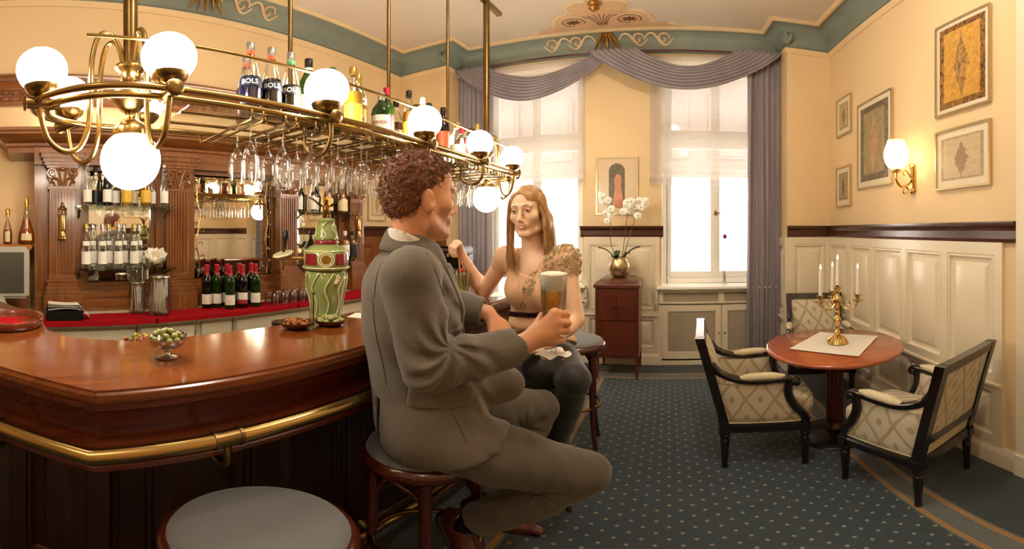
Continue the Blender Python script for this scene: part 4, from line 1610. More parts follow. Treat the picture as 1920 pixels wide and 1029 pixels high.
# ------------------------------------------------------------------ pictures
def art(name, bg, fig, edge, seed, border):
    """generic printed sheet: plain ground, mottled figure-like patch, darker edge"""
    q = NT(name)
    tc = q.n('ShaderNodeTexCoord')
    sx = q.n('ShaderNodeSeparateXYZ')
    q.l(tc.outputs['Generated'], sx.inputs[0])
    x, z = sx.outputs[0], sx.outputs[2]
    nz = q.n('ShaderNodeTexNoise', Scale=14.0, Detail=5.0, Distortion=1.2)
    mp = q.n('ShaderNodeMapping')
    mp.inputs['Location'].default_value = (seed, seed * .7, 0)
    q.l(tc.outputs['Generated'], mp.inputs['Vector'])
    q.l(mp.outputs[0], nz.inputs['Vector'])
    c = q.ramp(nz.outputs[0], [(.35, bg[0]), (.65, bg[1])])
    dx = q.math('ABSOLUTE', q.math('SUBTRACT', x, .5))
    dz = q.math('ABSOLUTE', q.math('SUBTRACT', z, .46))
    e = q.math('ADD', q.math('ADD', q.math('MULTIPLY', dx, 3.6), q.math('MULTIPLY', dz, 1.5)), q.math('MULTIPLY', nz.outputs[0], .5))
    c = q.mix(q.math('LESS_THAN', e, .86), c, q.ramp(nz.outputs[0], [(.35, fig[0]), (.65, fig[1])]))
    b = q.math('MAXIMUM', q.math('GREATER_THAN', dx, .5 - border), q.math('GREATER_THAN', q.math('ABSOLUTE', q.math('SUBTRACT', z, .5)), .5 - border * .7))
    c = q.mix(b, c, q.ramp(nz.outputs[0], [(.35, edge), (.7, bg[0])]))
    q.l(c, q.b.inputs['Base Color'])
    q.b.inputs['Roughness'].default_value = .3
    q.b.inputs['Coat Weight'].default_value = .3
    return q.m


M_mat = mat('passepartout', '#e2d3b4', .7)
M_fsil = mat('champagne_frame', '#cdb68c', .3, .8)


def picture(loc_, rz, wd, ht, m, label, mg=.04, fw=.014):
    r = thing('framed_picture', loc_, label, 'picture', None, rz)
    f = MB()
    h = wd / 2
    f.box((-h, -.022, 0), (-h + fw, 0, ht)).box((h - fw, -.022, 0), (h, 0, ht)).box((-h + fw, -.022, 0), (h - fw, 0, fw)).box((-h + fw, -.022, ht - fw), (h - fw, 0, ht))
    f.build('frame', M_fsil, r, smooth=0)
    MB().box((-h + fw, -.012, fw), (h - fw, -.002, ht - fw)).build('mount_board', M_mat, r, smooth=0)
    MB().box((-h + fw + mg, -.014, fw + mg), (h - fw - mg, -.0121, ht - fw - mg)).build('print', m, r, smooth=0)
    return r


W_ = -pi / 2
picture((XR, 1.818, 2.2), W_, .50, .69, art('print_amber', ('#c08a3c', '#d9a850'), ('#7d5a34', '#c99a58'), '#4a2a22', 1., .1), 'tall framed amber print, highest at the right edge', .03)
picture((XR, 1.818, 1.71), W_, .50, .39, art('print_wide_beige', ('#bba57f', '#cdb996'), ('#a57a55', '#8c7c66'), '#9a8566', 2., .06), 'wide framed beige print under the tall amber one', .045)
picture((XR, 2.898, 1.815), W_, .58, .78, art('print_olive', ('#8d7d58', '#b09a70'), ('#a77f55', '#c7a578'), '#4c4638', 3., .12), 'tall framed olive print left of the wall lamp', .045)
picture((XR, 3.485, 2.385), W_, .325, .395, art('print_small_round', ('#c2ad85', '#ad9468'), ('#9b6c40', '#7c5a3a'), '#8a7a5c', 4., .1), 'small framed brown print, upper of the pair by the corner', .05)
picture((XR, 3.495, 1.682), W_, .325, .39, art('print_small_dark', ('#b8a47e', '#8e7a5a'), ('#5a4634', '#7e634a'), '#6a5a42', 5., .08), 'small framed dark print, lower of the pair by the corner', .05)
# print on the pier: plain arched ground with a rose patch
pp_ = picture((-.548, YW, 1.62), 0, .445, .61, art('print_pier', ('#d8bf98', '#e0caa6'), ('#d8bf98', '#e0caa6'), '#d8bf98', 6., .02), 'framed print with a rose panel above the orchids', .008)
ac = MB()
ac.prism([(-.085, .07), (.085, .07)] + [(.085 * cos(a), .46 + .085 * sin(a)) for a in [i * pi / 12 for i in range(13)]], -.0155, -.0141, 1)
ac.build('print_arch', mat('print_olive_arch', '#6a5f45', .4, noise=(40, .3)), pp_)
ac = MB()
ac.prism([(-.055, .075), (.075, .075), (.06, .2), (.045, .3), (.05, .38), (.035, .42), (.012, .43), (-.01, .42), (-.03, .37), (-.02, .28), (-.035, .18)], -.0165, -.0154, 1)
ac.build('print_rose_patch', mat('print_rose', '#d08e68', .4, noise=(30, .15)), pp_)
picture((XL, 3.42, 1.56), pi / 2, .3, .42, art('print_left', ('#cdb993', '#d8c6a2'), ('#b79a70', '#a98a62'), '#a08a66', 8., .08), 'small framed print on the left wall beside the man\'s head', .04)

# ------------------------------------------------------------------ wall lamp
sc_ = thing('wall_lamp', (XR, 2.335, 1.82), 'gilt wall lamp with a frosted tulip shade on the right wall', 'wall lamp')
MB().box((-.016, -.028, -.09), (0, .028, .09)).box((-.026, -.018, -.07), (-.014, .018, .075)).ball((-.02, 0, .09), (.014, .03, .025), 10, 6).ball((-.02, 0, -.09), (.014, .025, .02), 10, 6).build('wall_plate', M_gold, sc_, bevel=.004)
MB().tube(bez([(-.02, 0, .0), (-.06, 0, -.05), (-.11, 0, -.06), (-.145, 0, -.02), (-.15, 0, .035)], 6), .009, 8).build('arm', M_gold, sc_)
MB().tube(bez([(-.03, 0, .01), (-.06, 0, .05), (-.09, 0, .05), (-.09, 0, .025), (-.075, 0, .02)], 5), .005, 6).build('scroll', M_gold, sc_)
MB().tube(bez([(-.07, 0, -.055), (-.05, 0, -.09), (-.08, 0, -.11), (-.095, 0, -.09), (-.085, 0, -.08)], 5), .005, 6).build('scroll', M_gold, sc_)
MB().lathe([(0, .03), (.02, .032), (.034, .042), (.036, .056), (.03, .06), (0, .06)], 18, (-.15, 0, 0)).build('shade_holder', M_gold, sc_)
q = NT('frosted_lamp_glass')
tr = q.n('ShaderNodeBsdfTransparent')
tr.inputs[0].default_value = (1, .93, .8, 1)
tl = q.n('ShaderNodeBsdfTranslucent')
tl.inputs[0].default_value = (1, .9, .72, 1)
mx = q.n('ShaderNodeMixShader')
mx.inputs[0].default_value = .55
q.l(tr.outputs[0], mx.inputs[1])
q.l(tl.outputs[0], mx.inputs[2])
q.l(mx.outputs[0], q.t.nodes['Material Output'].inputs[0])
MB().lathe([(.032, .058), (.055, .072), (.075, .1), (.086, .14), (.086, .175), (.078, .21), (.066, .24), (.06, .262)], 28, (-.15, 0, 0), caps=False).build('shade', q.m, sc_, smooth=80)
q = NT('lamp_bulb')
q.b.inputs['Emission Color'].default_value = (1, .74, .42, 1)
q.b.inputs['Emission Strength'].default_value = SCONCE_W * 6
MB().ball((-.15, 0, .135), (.024, .024, .036), 14, 10).build('bulb', q.m, sc_, smooth=80)

dup(sc_, (XL, -.8, 1.95), pi, 'unseen gilt wall lamp added to brighten the wall left of the back bar')  # copy added out of view to brighten the left wall and bottles

# ------------------------------------------------------------------ gramophone cabinet, orchids, rose
M_cab = wood('mahogany_cabinet', '#4a1f12', '#6b3320', .3, axis=2, coat=.4)
X0c, X1c, Y0c, Y1c = -.69, -.28, 3.70, 4.12
cb_ = thing('cabinet', ((X0c + X1c) / 2, (Y0c + Y1c) / 2, 0), 'tall mahogany cabinet on legs below the orchids', 'cabinet')
oc = ((X0c + X1c) / 2, (Y0c + Y1c) / 2, 0)
loc(MB().box((X0c, Y0c, .22), (X1c, Y1c, .915)), oc).build('body', M_cab, cb_, smooth=0, bevel=.006)
ld = MB().box((X0c - .015, Y0c - .015, .915), (X1c + .015, Y1c, .94))
for i in range(6):
    t0, t1 = i / 6, (i + 1) / 6
    f_ = lambda t: -.012 + .05 * (1 - cos(t * pi / 2)) + .012 * t
    ld.add([(X0c + f_(t0), Y0c + f_(t0), .94 + .05 * t0), (X1c - f_(t0), Y0c + f_(t0), .94 + .05 * t0), (X1c - f_(t0), Y1c - .01, .94 + .05 * t0), (X0c + f_(t0), Y1c - .01, .94 + .05 * t0),
            (X0c + f_(t1), Y0c + f_(t1), .94 + .05 * t1), (X1c - f_(t1), Y0c + f_(t1), .94 + .05 * t1), (X1c - f_(t1), Y1c - .01, .94 + .05 * t1), (X0c + f_(t1), Y1c - .01, .94 + .05 * t1)],
           [(0, 1, 5, 4), (1, 2, 6, 5), (2, 3, 7, 6), (3, 0, 4, 7), (4, 5, 6, 7)])
loc(ld, oc).build('lid', M_cab, cb_, smooth=50)
xm = (X0c + X1c) / 2
for a, b, s in ((X0c + .03, xm - .003, 1), (xm + .003, X1c - .03, -1)):
    d = loc(MB().box((a, Y0c - .012, .6), (b, Y0c, .86)), oc).build('door', M_cab, cb_, smooth=0, bevel=.004)
    loc(MB().ball((b - .02 if s == 1 else a + .02, Y0c - .02, .73), .009, 8, 6), oc).build('knob', M_black, d)
loc(MB().box((X0c + .03, Y0c - .012, .25), (X1c - .03, Y0c, .585)), oc).build('lower_panel', M_cab, cb_, smooth=0, bevel=.004)
for x in (X0c + .018, X1c - .018):
    for y in (Y0c + .018, Y1c - .018):
        loc(MB().box((x - .017, y - .017, 0), (x + .017, y + .017, .22), taper=.6), oc).build('leg', M_cab, cb_, smooth=0)

PX, PYo, PZ = -.488, 3.92, .99
M_pot = mat('hammered_silver', '#b8a27c', .3, .9, noise=(25, .35), bump=(45, .6))
pt = thing('orchid_pot', (PX, PYo, PZ), 'hammered silvery pot on the cabinet', 'pot')
MB().lathe([(0, 0), (.055, 0), (.085, .025), (.108, .075), (.11, .115), (.098, .165), (.082, .195), (.078, .2), (.074, .195), (.09, .16), (.1, .11), (0, .1)], 32).build('bowl', M_pot, pt, smooth=80)
MB().lathe([(0, .165), (.088, .165), (0, .175)], 20).build('soil', mat('bark_soil', '#3b2a1c', .9, noise=(60, .4)), pt)
M_leaf = mat('orchid_leaf', '#3f5a34', .35, noise=(8, .15), sss=.05)
M_stem = mat('orchid_stem', '#5c5a35', .5)
q = NT('orchid_petal')
q.b.inputs['Base Color'].default_value = (*lin('#f5efe4'), 1)
q.b.inputs['Roughness'].default_value = .6
q.b.inputs['Subsurface Weight'].default_value = .25
M_petal = q.m
M_lip = mat('orchid_lip', '#d8b54a', .5)


def flower_mesh():
    m = MB()
    for k in range(5):
        a = pi / 2 + k * 2 * pi / 5
        wd = .024 if k in (1, 4) else .015
        L_ = .034

        def f(u, v):
            t = v
            ww = wd * sin(pi * min(1, t * .92 + .06)) ** .7
            x = (u - .5) * 2 * ww
            yy = .004 + L_ * t
            zz = .008 * t * t + .006 * (u - .5) ** 2 * 4
            return (x * cos(a - pi / 2) - yy * sin(a - pi / 2), zz, x * sin(a - pi / 2) + yy * cos(a - pi / 2))
        m.grid(f, 5, 6)
    n1 = len(m.f)
    m.cur = 1
    m.ball((0, -.006, -.004), (.006, .01, .006), 8, 6)
    return m.mesh('blossom', [M_petal, M_lip], smooth=80)


FL = flower_mesh()


def orchid(base, stems, leaves, label, seed):
    random.seed(seed)
    r = thing('orchid', base, label, 'orchid', 'orchids in the silvery pot')
    B = V(base)
    for pts, fl in stems:
        path = bez([V(p) - B for p in pts], 6)
        s = MB().tube(path, [.0042 - .0022 * i / len(path) for i in range(len(path))], 6).build('flower_stem', M_stem, r)
        n = len(path)
        for k, (t, off) in enumerate(fl):
            p = path[min(n - 1, int(t * n))] + V(off)
            c_ = link('blossom', FL, s, p, (random.uniform(-.3, .3), random.uniform(-.4, .4), random.uniform(-.5, .5)))
            c_.scale = (random.uniform(.95, 1.15),) * 3
    for tip, wd in leaves:
        T = V(tip) - B
        nrm = T.cross(V((0, 0, 1))).normalized()

        def f(u, v):
            c = T * v + V((0, 0, .05 * sin(pi * v) * .6))
            w_ = wd * sin(pi * min(.97, v * .9 + .1)) ** .6
            return tuple(c + nrm * ((u - .5) * 2 * w_) + V((0, 0, .012 * abs(u - .5) * 2)))
        MB().grid(f, 5, 10).build('leaf', M_leaf, r, smooth=80)


zb = PZ + .17
orchid((PX - .03, PYo, zb), [([(PX - .03, PYo, zb), (PX - .085, PYo - .01, zb + .18), (PX - .082, PYo - .02, zb + .32), (PX - .09, PYo - .05, zb + .46), (PX - .125, PYo - .1, zb + .585)],
        [(.62, (-.03, -.03, 0)), (.68, (.015, -.03, .01)), (.74, (-.035, -.03, 0)), (.8, (.025, -.03, 0)), (.88, (-.02, -.03, .02)), (.93, (.025, -.03, .02)), (.98, (-.02, -.03, .03))])],
       [((PX - .2, PYo - .05, zb + .12), .03), ((PX - .05, PYo - .13, zb + .03), .035), ((PX - .02, PYo + .08, zb + .08), .03)], 'white orchid with the left flower spray in the silvery pot', 4)
orchid((PX + .03, PYo, zb), [([(PX + .02, PYo, zb), (PX + .05, PYo, zb + .2), (PX + .075, PYo - .03, zb + .4), (PX + .1, PYo - .07, zb + .5), (PX + .1, PYo - .1, zb + .54)],
        [(.66, (-.05, -.03, 0)), (.72, (.0, -.03, -.01)), (.8, (-.03, -.03, .02)), (.88, (.03, -.03, .0)), (.94, (-.01, -.03, .03)), (.99, (.03, -.03, .03))]),
       ([(PX + .03, PYo, zb), (PX + .09, PYo, zb + .2), (PX + .15, PYo - .03, zb + .38), (PX + .19, PYo - .07, zb + .52), (PX + .27, PYo - .1, zb + .57)],
        [(.62, (.02, -.03, -.02)), (.68, (-.02, -.03, .02)), (.74, (.03, -.03, .0)), (.8, (-.01, -.03, .03)), (.85, (.03, -.03, -.01)), (.99, (0, -.02, 0))])],
       [((PX + .21, PYo - .04, zb + .13), .03), ((PX + .1, PYo + .05, zb + .06), .03)], 'white orchid with two flower sprays on the right in the silvery pot', 9)

vs = thing('bud_vase', (.59, 4.26, SILL), 'slim clear bud vase on the window sill', 'vase')
MB().lathe([(0, 0), (.024, 0), (.026, .004), (.02, .02), (.015, .06), (.014, .2), (.018, .26), (.0165, .26), (.0125, .2), (.013, .06), (.016, .022), (0, .02)], 16).build('glass', M_clear, vs, smooth=80)
MB().lathe([(0, .022), (.0125, .024), (.0115, .12), (0, .12)], 12).build('water', M_clear, vs)
ro = thing('rose', (.59, 4.26, SILL + .03), 'single crimson rose standing in the bud vase', 'rose')
MB().tube(bez([(.005, 0, 0), (-.004, 0, .2), (.01, 0, .35), (.004, -.01, .475)], 6), .003, 6).build('stem', M_leaf, ro)
for a, z in ((.3, .40), (2.8, .41), (3.6, .38), (5.8, .39)):
    d = V((cos(a), sin(a) * .6, .15))
    nn = d.cross(V((0, 0, 1))).normalized()
    MB().grid(lambda u, v: tuple(V((.006, -.005, z)) + d * (.075 * v) + nn * ((u - .5) * .042 * sin(pi * min(.98, v * .9 + .08)))), 4, 7).build('leaf', M_leaf, ro, smooth=80)
m = MB()
for k in range(9):
    a0 = k * 2.4
    rr = .008 + .0016 * k
    m.grid(lambda u, v: ((rr * (.55 + .6 * sin(pi * .55 * v + .35))) * cos(a0 + (u - .5) * 2.2) + .004, (rr * (.55 + .6 * sin(pi * .55 * v + .35))) * sin(a0 + (u - .5) * 2.2) - .01, .465 + (.052 - .0022 * k) * v), 7, 6)
m.build('bloom', mat('crimson_petal', '#8e1f33', .6, sheen=.3), ro, smooth=80)

# ------------------------------------------------------------------ figures: smooth-blended volumes turned into one continuous mesh
class Vol:
    def __init__(s, lo, hi, h):
        s.o = np.array(lo, np.float32)
        s.h = h
        n = np.ceil((np.array(hi) - s.o) / h).astype(int) + 1
        s.ax = [(s.o[i] + h * np.arange(n[i])).astype(np.float32) for i in range(3)]
        s.D = np.full(n, .25, np.float32)

    def copy(s):
        c = Vol.__new__(Vol)
        c.o, c.h, c.ax, c.D = s.o, s.h, s.ax, s.D.copy()
        return c

    def reg(s, lo=None, hi=None):
        if lo is None:
            sl = tuple(slice(0, len(a)) for a in s.ax)
        else:
            sl = tuple(slice(int(np.clip((lo[i] - s.o[i]) / s.h - 1, 0, len(s.ax[i]))), int(np.clip((hi[i] - s.o[i]) / s.h + 2, 0, len(s.ax[i])))) for i in range(3))
        g = (s.ax[0][sl[0]][:, None, None], s.ax[1][sl[1]][None, :, None], s.ax[2][sl[2]][None, None, :])
        return sl, g

    def op(s, fn, lo, hi, mode='add', k=.02):
        if lo is not None:
            m = k + .03
            lo = [q - m for q in lo]
            hi = [q + m for q in hi]
        sl, g = s.reg(lo, hi)
        A = s.D[sl]
        if A.size == 0:
            return s
        d = fn(*g).astype(np.float32)
        if mode == 'add':
            h_ = np.maximum(k - np.abs(A - d), 0) / max(k, 1e-6)
            s.D[sl] = np.minimum(A, d) - h_ * h_ * k * .25
        else:
            if mode == 'sub':
                d = -d
            h_ = np.maximum(k - np.abs(A - d), 0) / max(k, 1e-6)
            s.D[sl] = np.maximum(A, d) + h_ * h_ * k * .25
        return s

    def cone(s, a, b, ra, rb=None, k=.02, mode='add', sq=None):
        rb = ra if rb is None else rb
        a = np.array(a, float)
        b = np.array(b, float)
        if sq:
            vx = np.array(sq[0], float)
            vx /= np.linalg.norm(vx)
            f = sq[1]

        def fn(X, Y, Z):
            P = [X - a[0], Y - a[1], Z - a[2]]
            ab = b - a
            if sq:
                c = P[0] * vx[0] + P[1] * vx[1] + P[2] * vx[2]
                P = [P[i] + vx[i] * c * (1 / f - 1) for i in range(3)]
                ab = ab + vx * ab.dot(vx) * (1 / f - 1)
            L = max(ab.dot(ab), 1e-9)
            t = np.clip((P[0] * ab[0] + P[1] * ab[1] + P[2] * ab[2]) / L, 0, 1)
            d = np.sqrt((P[0] - t * ab[0]) ** 2 + (P[1] - t * ab[1]) ** 2 + (P[2] - t * ab[2]) ** 2)
            return d - (ra + (rb - ra) * t)
        r = max(ra, rb) * max(1, sq[1] if sq else 1)
        return s.op(fn, np.minimum(a, b) - r, np.maximum(a, b) + r, mode, k)

    def chain(s, pts, rad, k=.01, mode='add', sq=None):
        for i in range(len(pts) - 1):
            s.cone(pts[i], pts[i + 1], rad[i], rad[i + 1], k, mode, sq)
        return s

    def ell(s, c, r, M=None, k=.02, mode='add'):
        c = np.array(c, float)
        M = np.eye(3) if M is None else np.array(M, float)   # columns: local axes

        def fn(X, Y, Z):
            P = (X - c[0], Y - c[1], Z - c[2])
            q = [P[0] * M[0, i] + P[1] * M[1, i] + P[2] * M[2, i] for i in range(3)]
            k0 = np.sqrt(sum((q[i] / r[i]) ** 2 for i in range(3))) + 1e-9
            k1 = np.sqrt(sum((q[i] / r[i] ** 2) ** 2 for i in range(3))) + 1e-9
            return k0 * (k0 - 1) / k1
        R_ = max(r)
        return s.op(fn, c - R_, c + R_, mode, k)

    def box(s, c, hs, M=None, rd=.005, k=.005, mode='add'):
        c = np.array(c, float)
        M = np.eye(3) if M is None else np.array(M, float)

        def fn(X, Y, Z):
            P = (X - c[0], Y - c[1], Z - c[2])
            q = [np.abs(P[0] * M[0, i] + P[1] * M[1, i] + P[2] * M[2, i]) - (hs[i] - rd) for i in range(3)]
            out = np.sqrt(sum(np.maximum(t, 0) ** 2 for t in q))
            return out + np.minimum(np.maximum(np.maximum(q[0], q[1]), q[2]), 0) - rd
        R_ = float(np.linalg.norm(hs))
        if mode == 'int':
            return s.op(fn, None, None, mode, k)
        return s.op(fn, c - R_, c + R_, mode, k)

    def half(s, p, n, k=.004):
        """keep only the side the normal points away from"""
        p = np.array(p, float)
        n = np.array(n, float)
        n /= np.linalg.norm(n)
        return s.op(lambda X, Y, Z: (X - p[0]) * n[0] + (Y - p[1]) * n[1] + (Z - p[2]) * n[2], None, None, 'int', k)

    def warp(s, fn, lo=None, hi=None):
        sl, g = s.reg(lo, hi)
        s.D[sl] += fn(*g).astype(np.float32)
        return s

    def inflate(s, t):
        s.D -= t
        return s

    def mesh(s, name, mats, smooth=1, matfn=None):
        D, h = s.D, s.h
        sg = D < 0
        c = sg[:-1, :-1, :-1].astype(np.uint8)
        for dx, dy, dz in ((1, 0, 0), (0, 1, 0), (0, 0, 1), (1, 1, 0), (1, 0, 1), (0, 1, 1), (1, 1, 1)):
            c = c + sg[dx:sg.shape[0] - 1 + dx, dy:sg.shape[1] - 1 + dy, dz:sg.shape[2] - 1 + dz]
        act = (c > 0) & (c < 8)
        I = np.argwhere(act)
        idx = np.full(act.shape, -1, np.int32)
        idx[act] = np.arange(len(I))
        cor = np.array([(a, b, d) for a in (0, 1) for b in (0, 1) for d in (0, 1)])
        val = np.stack([D[I[:, 0] + q[0], I[:, 1] + q[1], I[:, 2] + q[2]] for q in cor], 1)
        acc = np.zeros((len(I), 3), np.float32)
        cnt = np.zeros(len(I), np.float32)
        for i in range(8):
            for j in range(i + 1, 8):
                if np.abs(cor[i] - cor[j]).sum() != 1:
                    continue
                m = (val[:, i] < 0) != (val[:, j] < 0)
                t = np.where(m, val[:, i] / np.where(m, val[:, i] - val[:, j], 1), 0)
                p = cor[i][None] + (cor[j] - cor[i])[None] * t[:, None]
                acc += np.where(m[:, None], p, 0)
                cnt += m
        ver = s.o + h * (I + acc / cnt[:, None])
        quads = []
        for a in range(3):
            b, d = (a + 1) % 3, (a + 2) % 3
            n = list(sg.shape)
            s0 = [slice(None)] * 3
            s1 = [slice(None)] * 3
            s0[a] = slice(0, n[a] - 1)
            s1[a] = slice(1, n[a])
            e = np.argwhere(sg[tuple(s0)] != sg[tuple(s1)])
            e = e[(e[:, b] > 0) & (e[:, d] > 0) & (e[:, b] < n[b] - 1) & (e[:, d] < n[d] - 1)]
            def cell(ob, od):
                q = e.copy()
                q[:, b] -= ob
                q[:, d] -= od
                return idx[q[:, 0], q[:, 1], q[:, 2]]
            Q = np.stack([cell(1, 1), cell(0, 1), cell(0, 0), cell(1, 0)], 1)
            ins = sg[e[:, 0], e[:, 1], e[:, 2]]
            Q[~ins] = Q[~ins][:, ::-1]
            quads.append(Q)
        Q = np.concatenate(quads)
        Q = Q[(Q >= 0).all(1)]
        for _ in range(smooth):
            a = np.concatenate([Q[:, i] for i in range(4)])
            b = np.concatenate([Q[:, (i + 1) % 4] for i in range(4)])
            sm = np.zeros_like(ver)
            ct = np.zeros(len(ver), np.float32)
            np.add.at(sm, a, ver[b])
            np.add.at(ct, a, 1)
            np.add.at(sm, b, ver[a])
            np.add.at(ct, b, 1)
            ver = np.where(ct[:, None] > 0, ver * .45 + .55 * sm / np.maximum(ct, 1)[:, None], ver)
        me = bpy.data.meshes.new(name)
        me.vertices.add(len(ver))
        me.vertices.foreach_set('co', ver.astype(np.float32).ravel())
        me.loops.add(len(Q) * 4)
        me.loops.foreach_set('vertex_index', Q.astype(np.int32).ravel())
        me.polygons.add(len(Q))
        me.polygons.foreach_set('loop_start', (np.arange(len(Q)) * 4).astype(np.int32))
        mats = mats if isinstance(mats, (list, tuple)) else [mats]
        for m in mats:
            me.materials.append(m)
        if matfn:
            me.polygons.foreach_set('material_index', matfn(ver[Q].mean(1)).astype(np.int32))
        me.polygons.foreach_set('use_smooth', np.ones(len(Q), bool))
        me.update(calc_edges=True)
        me.validate()
        return me

    def build(s, name, mats, parent, smooth=1, matfn=None, label=None):
        o = bpy.data.objects.new(name, s.mesh(name, mats, smooth, matfn))
        C.objects.link(o)
        o.parent = parent
        o.matrix_parent_inverse = Matrix.Translation(-V(parent.location))
        if label:
            o['label'] = label
        return o


class Frame:
    """local axes: x right, y forward, z up"""

    def __init__(s, c, yaw, pitch=0., roll=0.):
        s.c = np.array(c, float)
        f = np.array((sin(yaw) * cos(pitch), cos(yaw) * cos(pitch), sin(pitch)))
        r = np.array((cos(yaw), -sin(yaw), 0))
        u = np.cross(r, f)
        if roll:
            r, u = r * cos(roll) + u * sin(roll), u * cos(roll) - r * sin(roll)
        s.M = np.stack([r, f, u], 1)

    def __call__(s, x, y, z):
        return s.c + s.M @ np.array((x, y, z), float)

    def inv(s, P):
        return (P - s.c) @ s.M


def world_child(mb, nm, m, parent, smooth=60, label=None):
    """mesh in room coordinates, parented to a thing"""
    o = mb.build(nm, m, None, smooth=smooth)
    o.parent = parent
    o.matrix_parent_inverse = Matrix.Translation(-V(parent.location))
    if label:
        o['label'] = label
    return o


def skin_mat(name, col, rosy, stub=None):
    q = NT(name)
    nz = q.n('ShaderNodeTexNoise', Scale=14.0, Detail=3.0)
    q.l(q.obj(), nz.inputs['Vector'])
    n2 = q.n('ShaderNodeTexNoise', Scale=700.0, Detail=2.0)
    q.l(q.obj(), n2.inputs['Vector'])
    c = q.ramp(nz.outputs[0], [(.35, col), (.75, rosy)])
    if stub:
        c = q.mix(q.math('MULTIPLY', q.math('GREATER_THAN', n2.outputs[0], .53), .6), c, stub)
    q.l(c, q.b.inputs['Base Color'])
    q.b.inputs['Roughness'].default_value = .48
    q.b.inputs['Subsurface Weight'].default_value = .18
    q.b.inputs['Subsurface Radius'].default_value = (.01, .004, .0025)
    q.b.inputs['Subsurface Scale'].default_value = .6
    q.bump(n2.outputs[0], .06, .001)
    return q.m


def weave_mat(name, a, b, scale=900., rough=.8):
    """fine suiting: crossed threads with a faint check"""
    q = NT(name)
    tc = q.n('ShaderNodeTexCoord')
    sx = q.n('ShaderNodeSeparateXYZ')
    q.l(tc.outputs['Object'], sx.inputs[0])
    nz = q.n('ShaderNodeTexNoise', Scale=scale, Detail=1.0)
    q.l(q.obj((1, 1, .25)), nz.inputs['Vector'])
    n2 = q.n('ShaderNodeTexNoise', Scale=scale, Detail=1.0)
    q.l(q.obj((.25, .25, 1)), n2.inputs['Vector'])
    f = q.math('MULTIPLY', q.math('ADD', nz.outputs[0], n2.outputs[0]), .5)
    s1 = q.math('POWER', q.math('ABSOLUTE', q.math('SINE', q.math('MULTIPLY', sx.outputs[2], 190))), 12)
    s2 = q.math('POWER', q.math('ABSOLUTE', q.math('SINE', q.math('MULTIPLY', q.math('ADD', sx.outputs[0], sx.outputs[1]), 190))), 12)
    c = q.ramp(f, [(.38, a), (.62, b)])
    c = q.mix(q.math('MULTIPLY', q.math('MAXIMUM', s1, s2), .06), c, mul(lin(b), 1.5))
    q.l(c, q.b.inputs['Base Color'])
    q.b.inputs['Roughness'].default_value = rough
    q.b.inputs['Sheen Weight'].default_value = .25
    q.b.inputs['Specular IOR Level'].default_value = .25
    q.bump(f, .35, .0015)
    return q.m


def rr_(t, p, r):
    return np.array((r * sin(t), r * cos(t), CAM_H + r * math.tan(p)))

# ------------------------------------------------------------------ the man in the grey suit
M_suit = weave_mat('grey_brown_suiting', '#554d44', '#71685c', 1500.)
M_suit2 = weave_mat('grey_brown_trousers', '#463f37', '#5c5449', 1500.)
M_skin1 = skin_mat('ruddy_skin', '#d79a72', '#dba07c')
M_stub = skin_mat('stubbled_skin', '#cf9570', '#d59c78', '#9a6a4a')
M_shirt = mat('white_shirt', '#efeae0', .7, bump=(300, .1))
M_lip1 = mat('lip_rose', '#b8705a', .45)
M_eye = mat('eye_white', '#e8e2d8', .15)
M_iris = mat('iris_brown', '#4a3a28', .1)
M_shoe = mat('oxblood_leather', '#4a1a10', .2, noise=(14, .25), coat=.6)
M_sole = mat('dark_sole', '#1a0f0a', .5)
M_hair1 = mat('auburn_hair', '#754629', .45, noise=(140, .4), spec=.5)
M_btn = mat('horn_button', '#2a1a12', .25)

man = thing('person', (-.672, .965, ZS), 'man in a grey-brown suit seated on a bar stool, raising a glass of beer', 'person')


def hand(v, W, mcp, pip, dip, tip, thumb, rad=.0095, k=.008):
    """palm and five separate fingers; each finger is its own chain rooted in the palm"""
    W = np.array(W)
    mcp = [np.array(p) for p in mcp]
    for i, p in enumerate(mcp):
        v.cone(W + (p - W) * .12, p, rad * 1.55, rad * 1.22, .016)
    v.cone(mcp[0], mcp[-1], rad * 1.1, rad * 1.0, .012)
    v.cone(W + (mcp[1] - W) * .4, W + (mcp[2] - W) * .75, rad * 1.6, rad * 1.5, .014)
    for i in range(4):
        r = rad * (1, 1.04, .98, .86)[i]
        v.chain([mcp[i], pip[i], dip[i], tip[i]], [r * 1.1, r * 1.04, r * .92, r * .8], .003)
    t = [np.array(p) for p in thumb]
    v.cone(W + (mcp[0] - W) * .15, t[0], rad * 1.7, rad * 1.45, .014)
    v.chain(t, [rad * 1.4, rad * 1.15, rad * .95], .003)


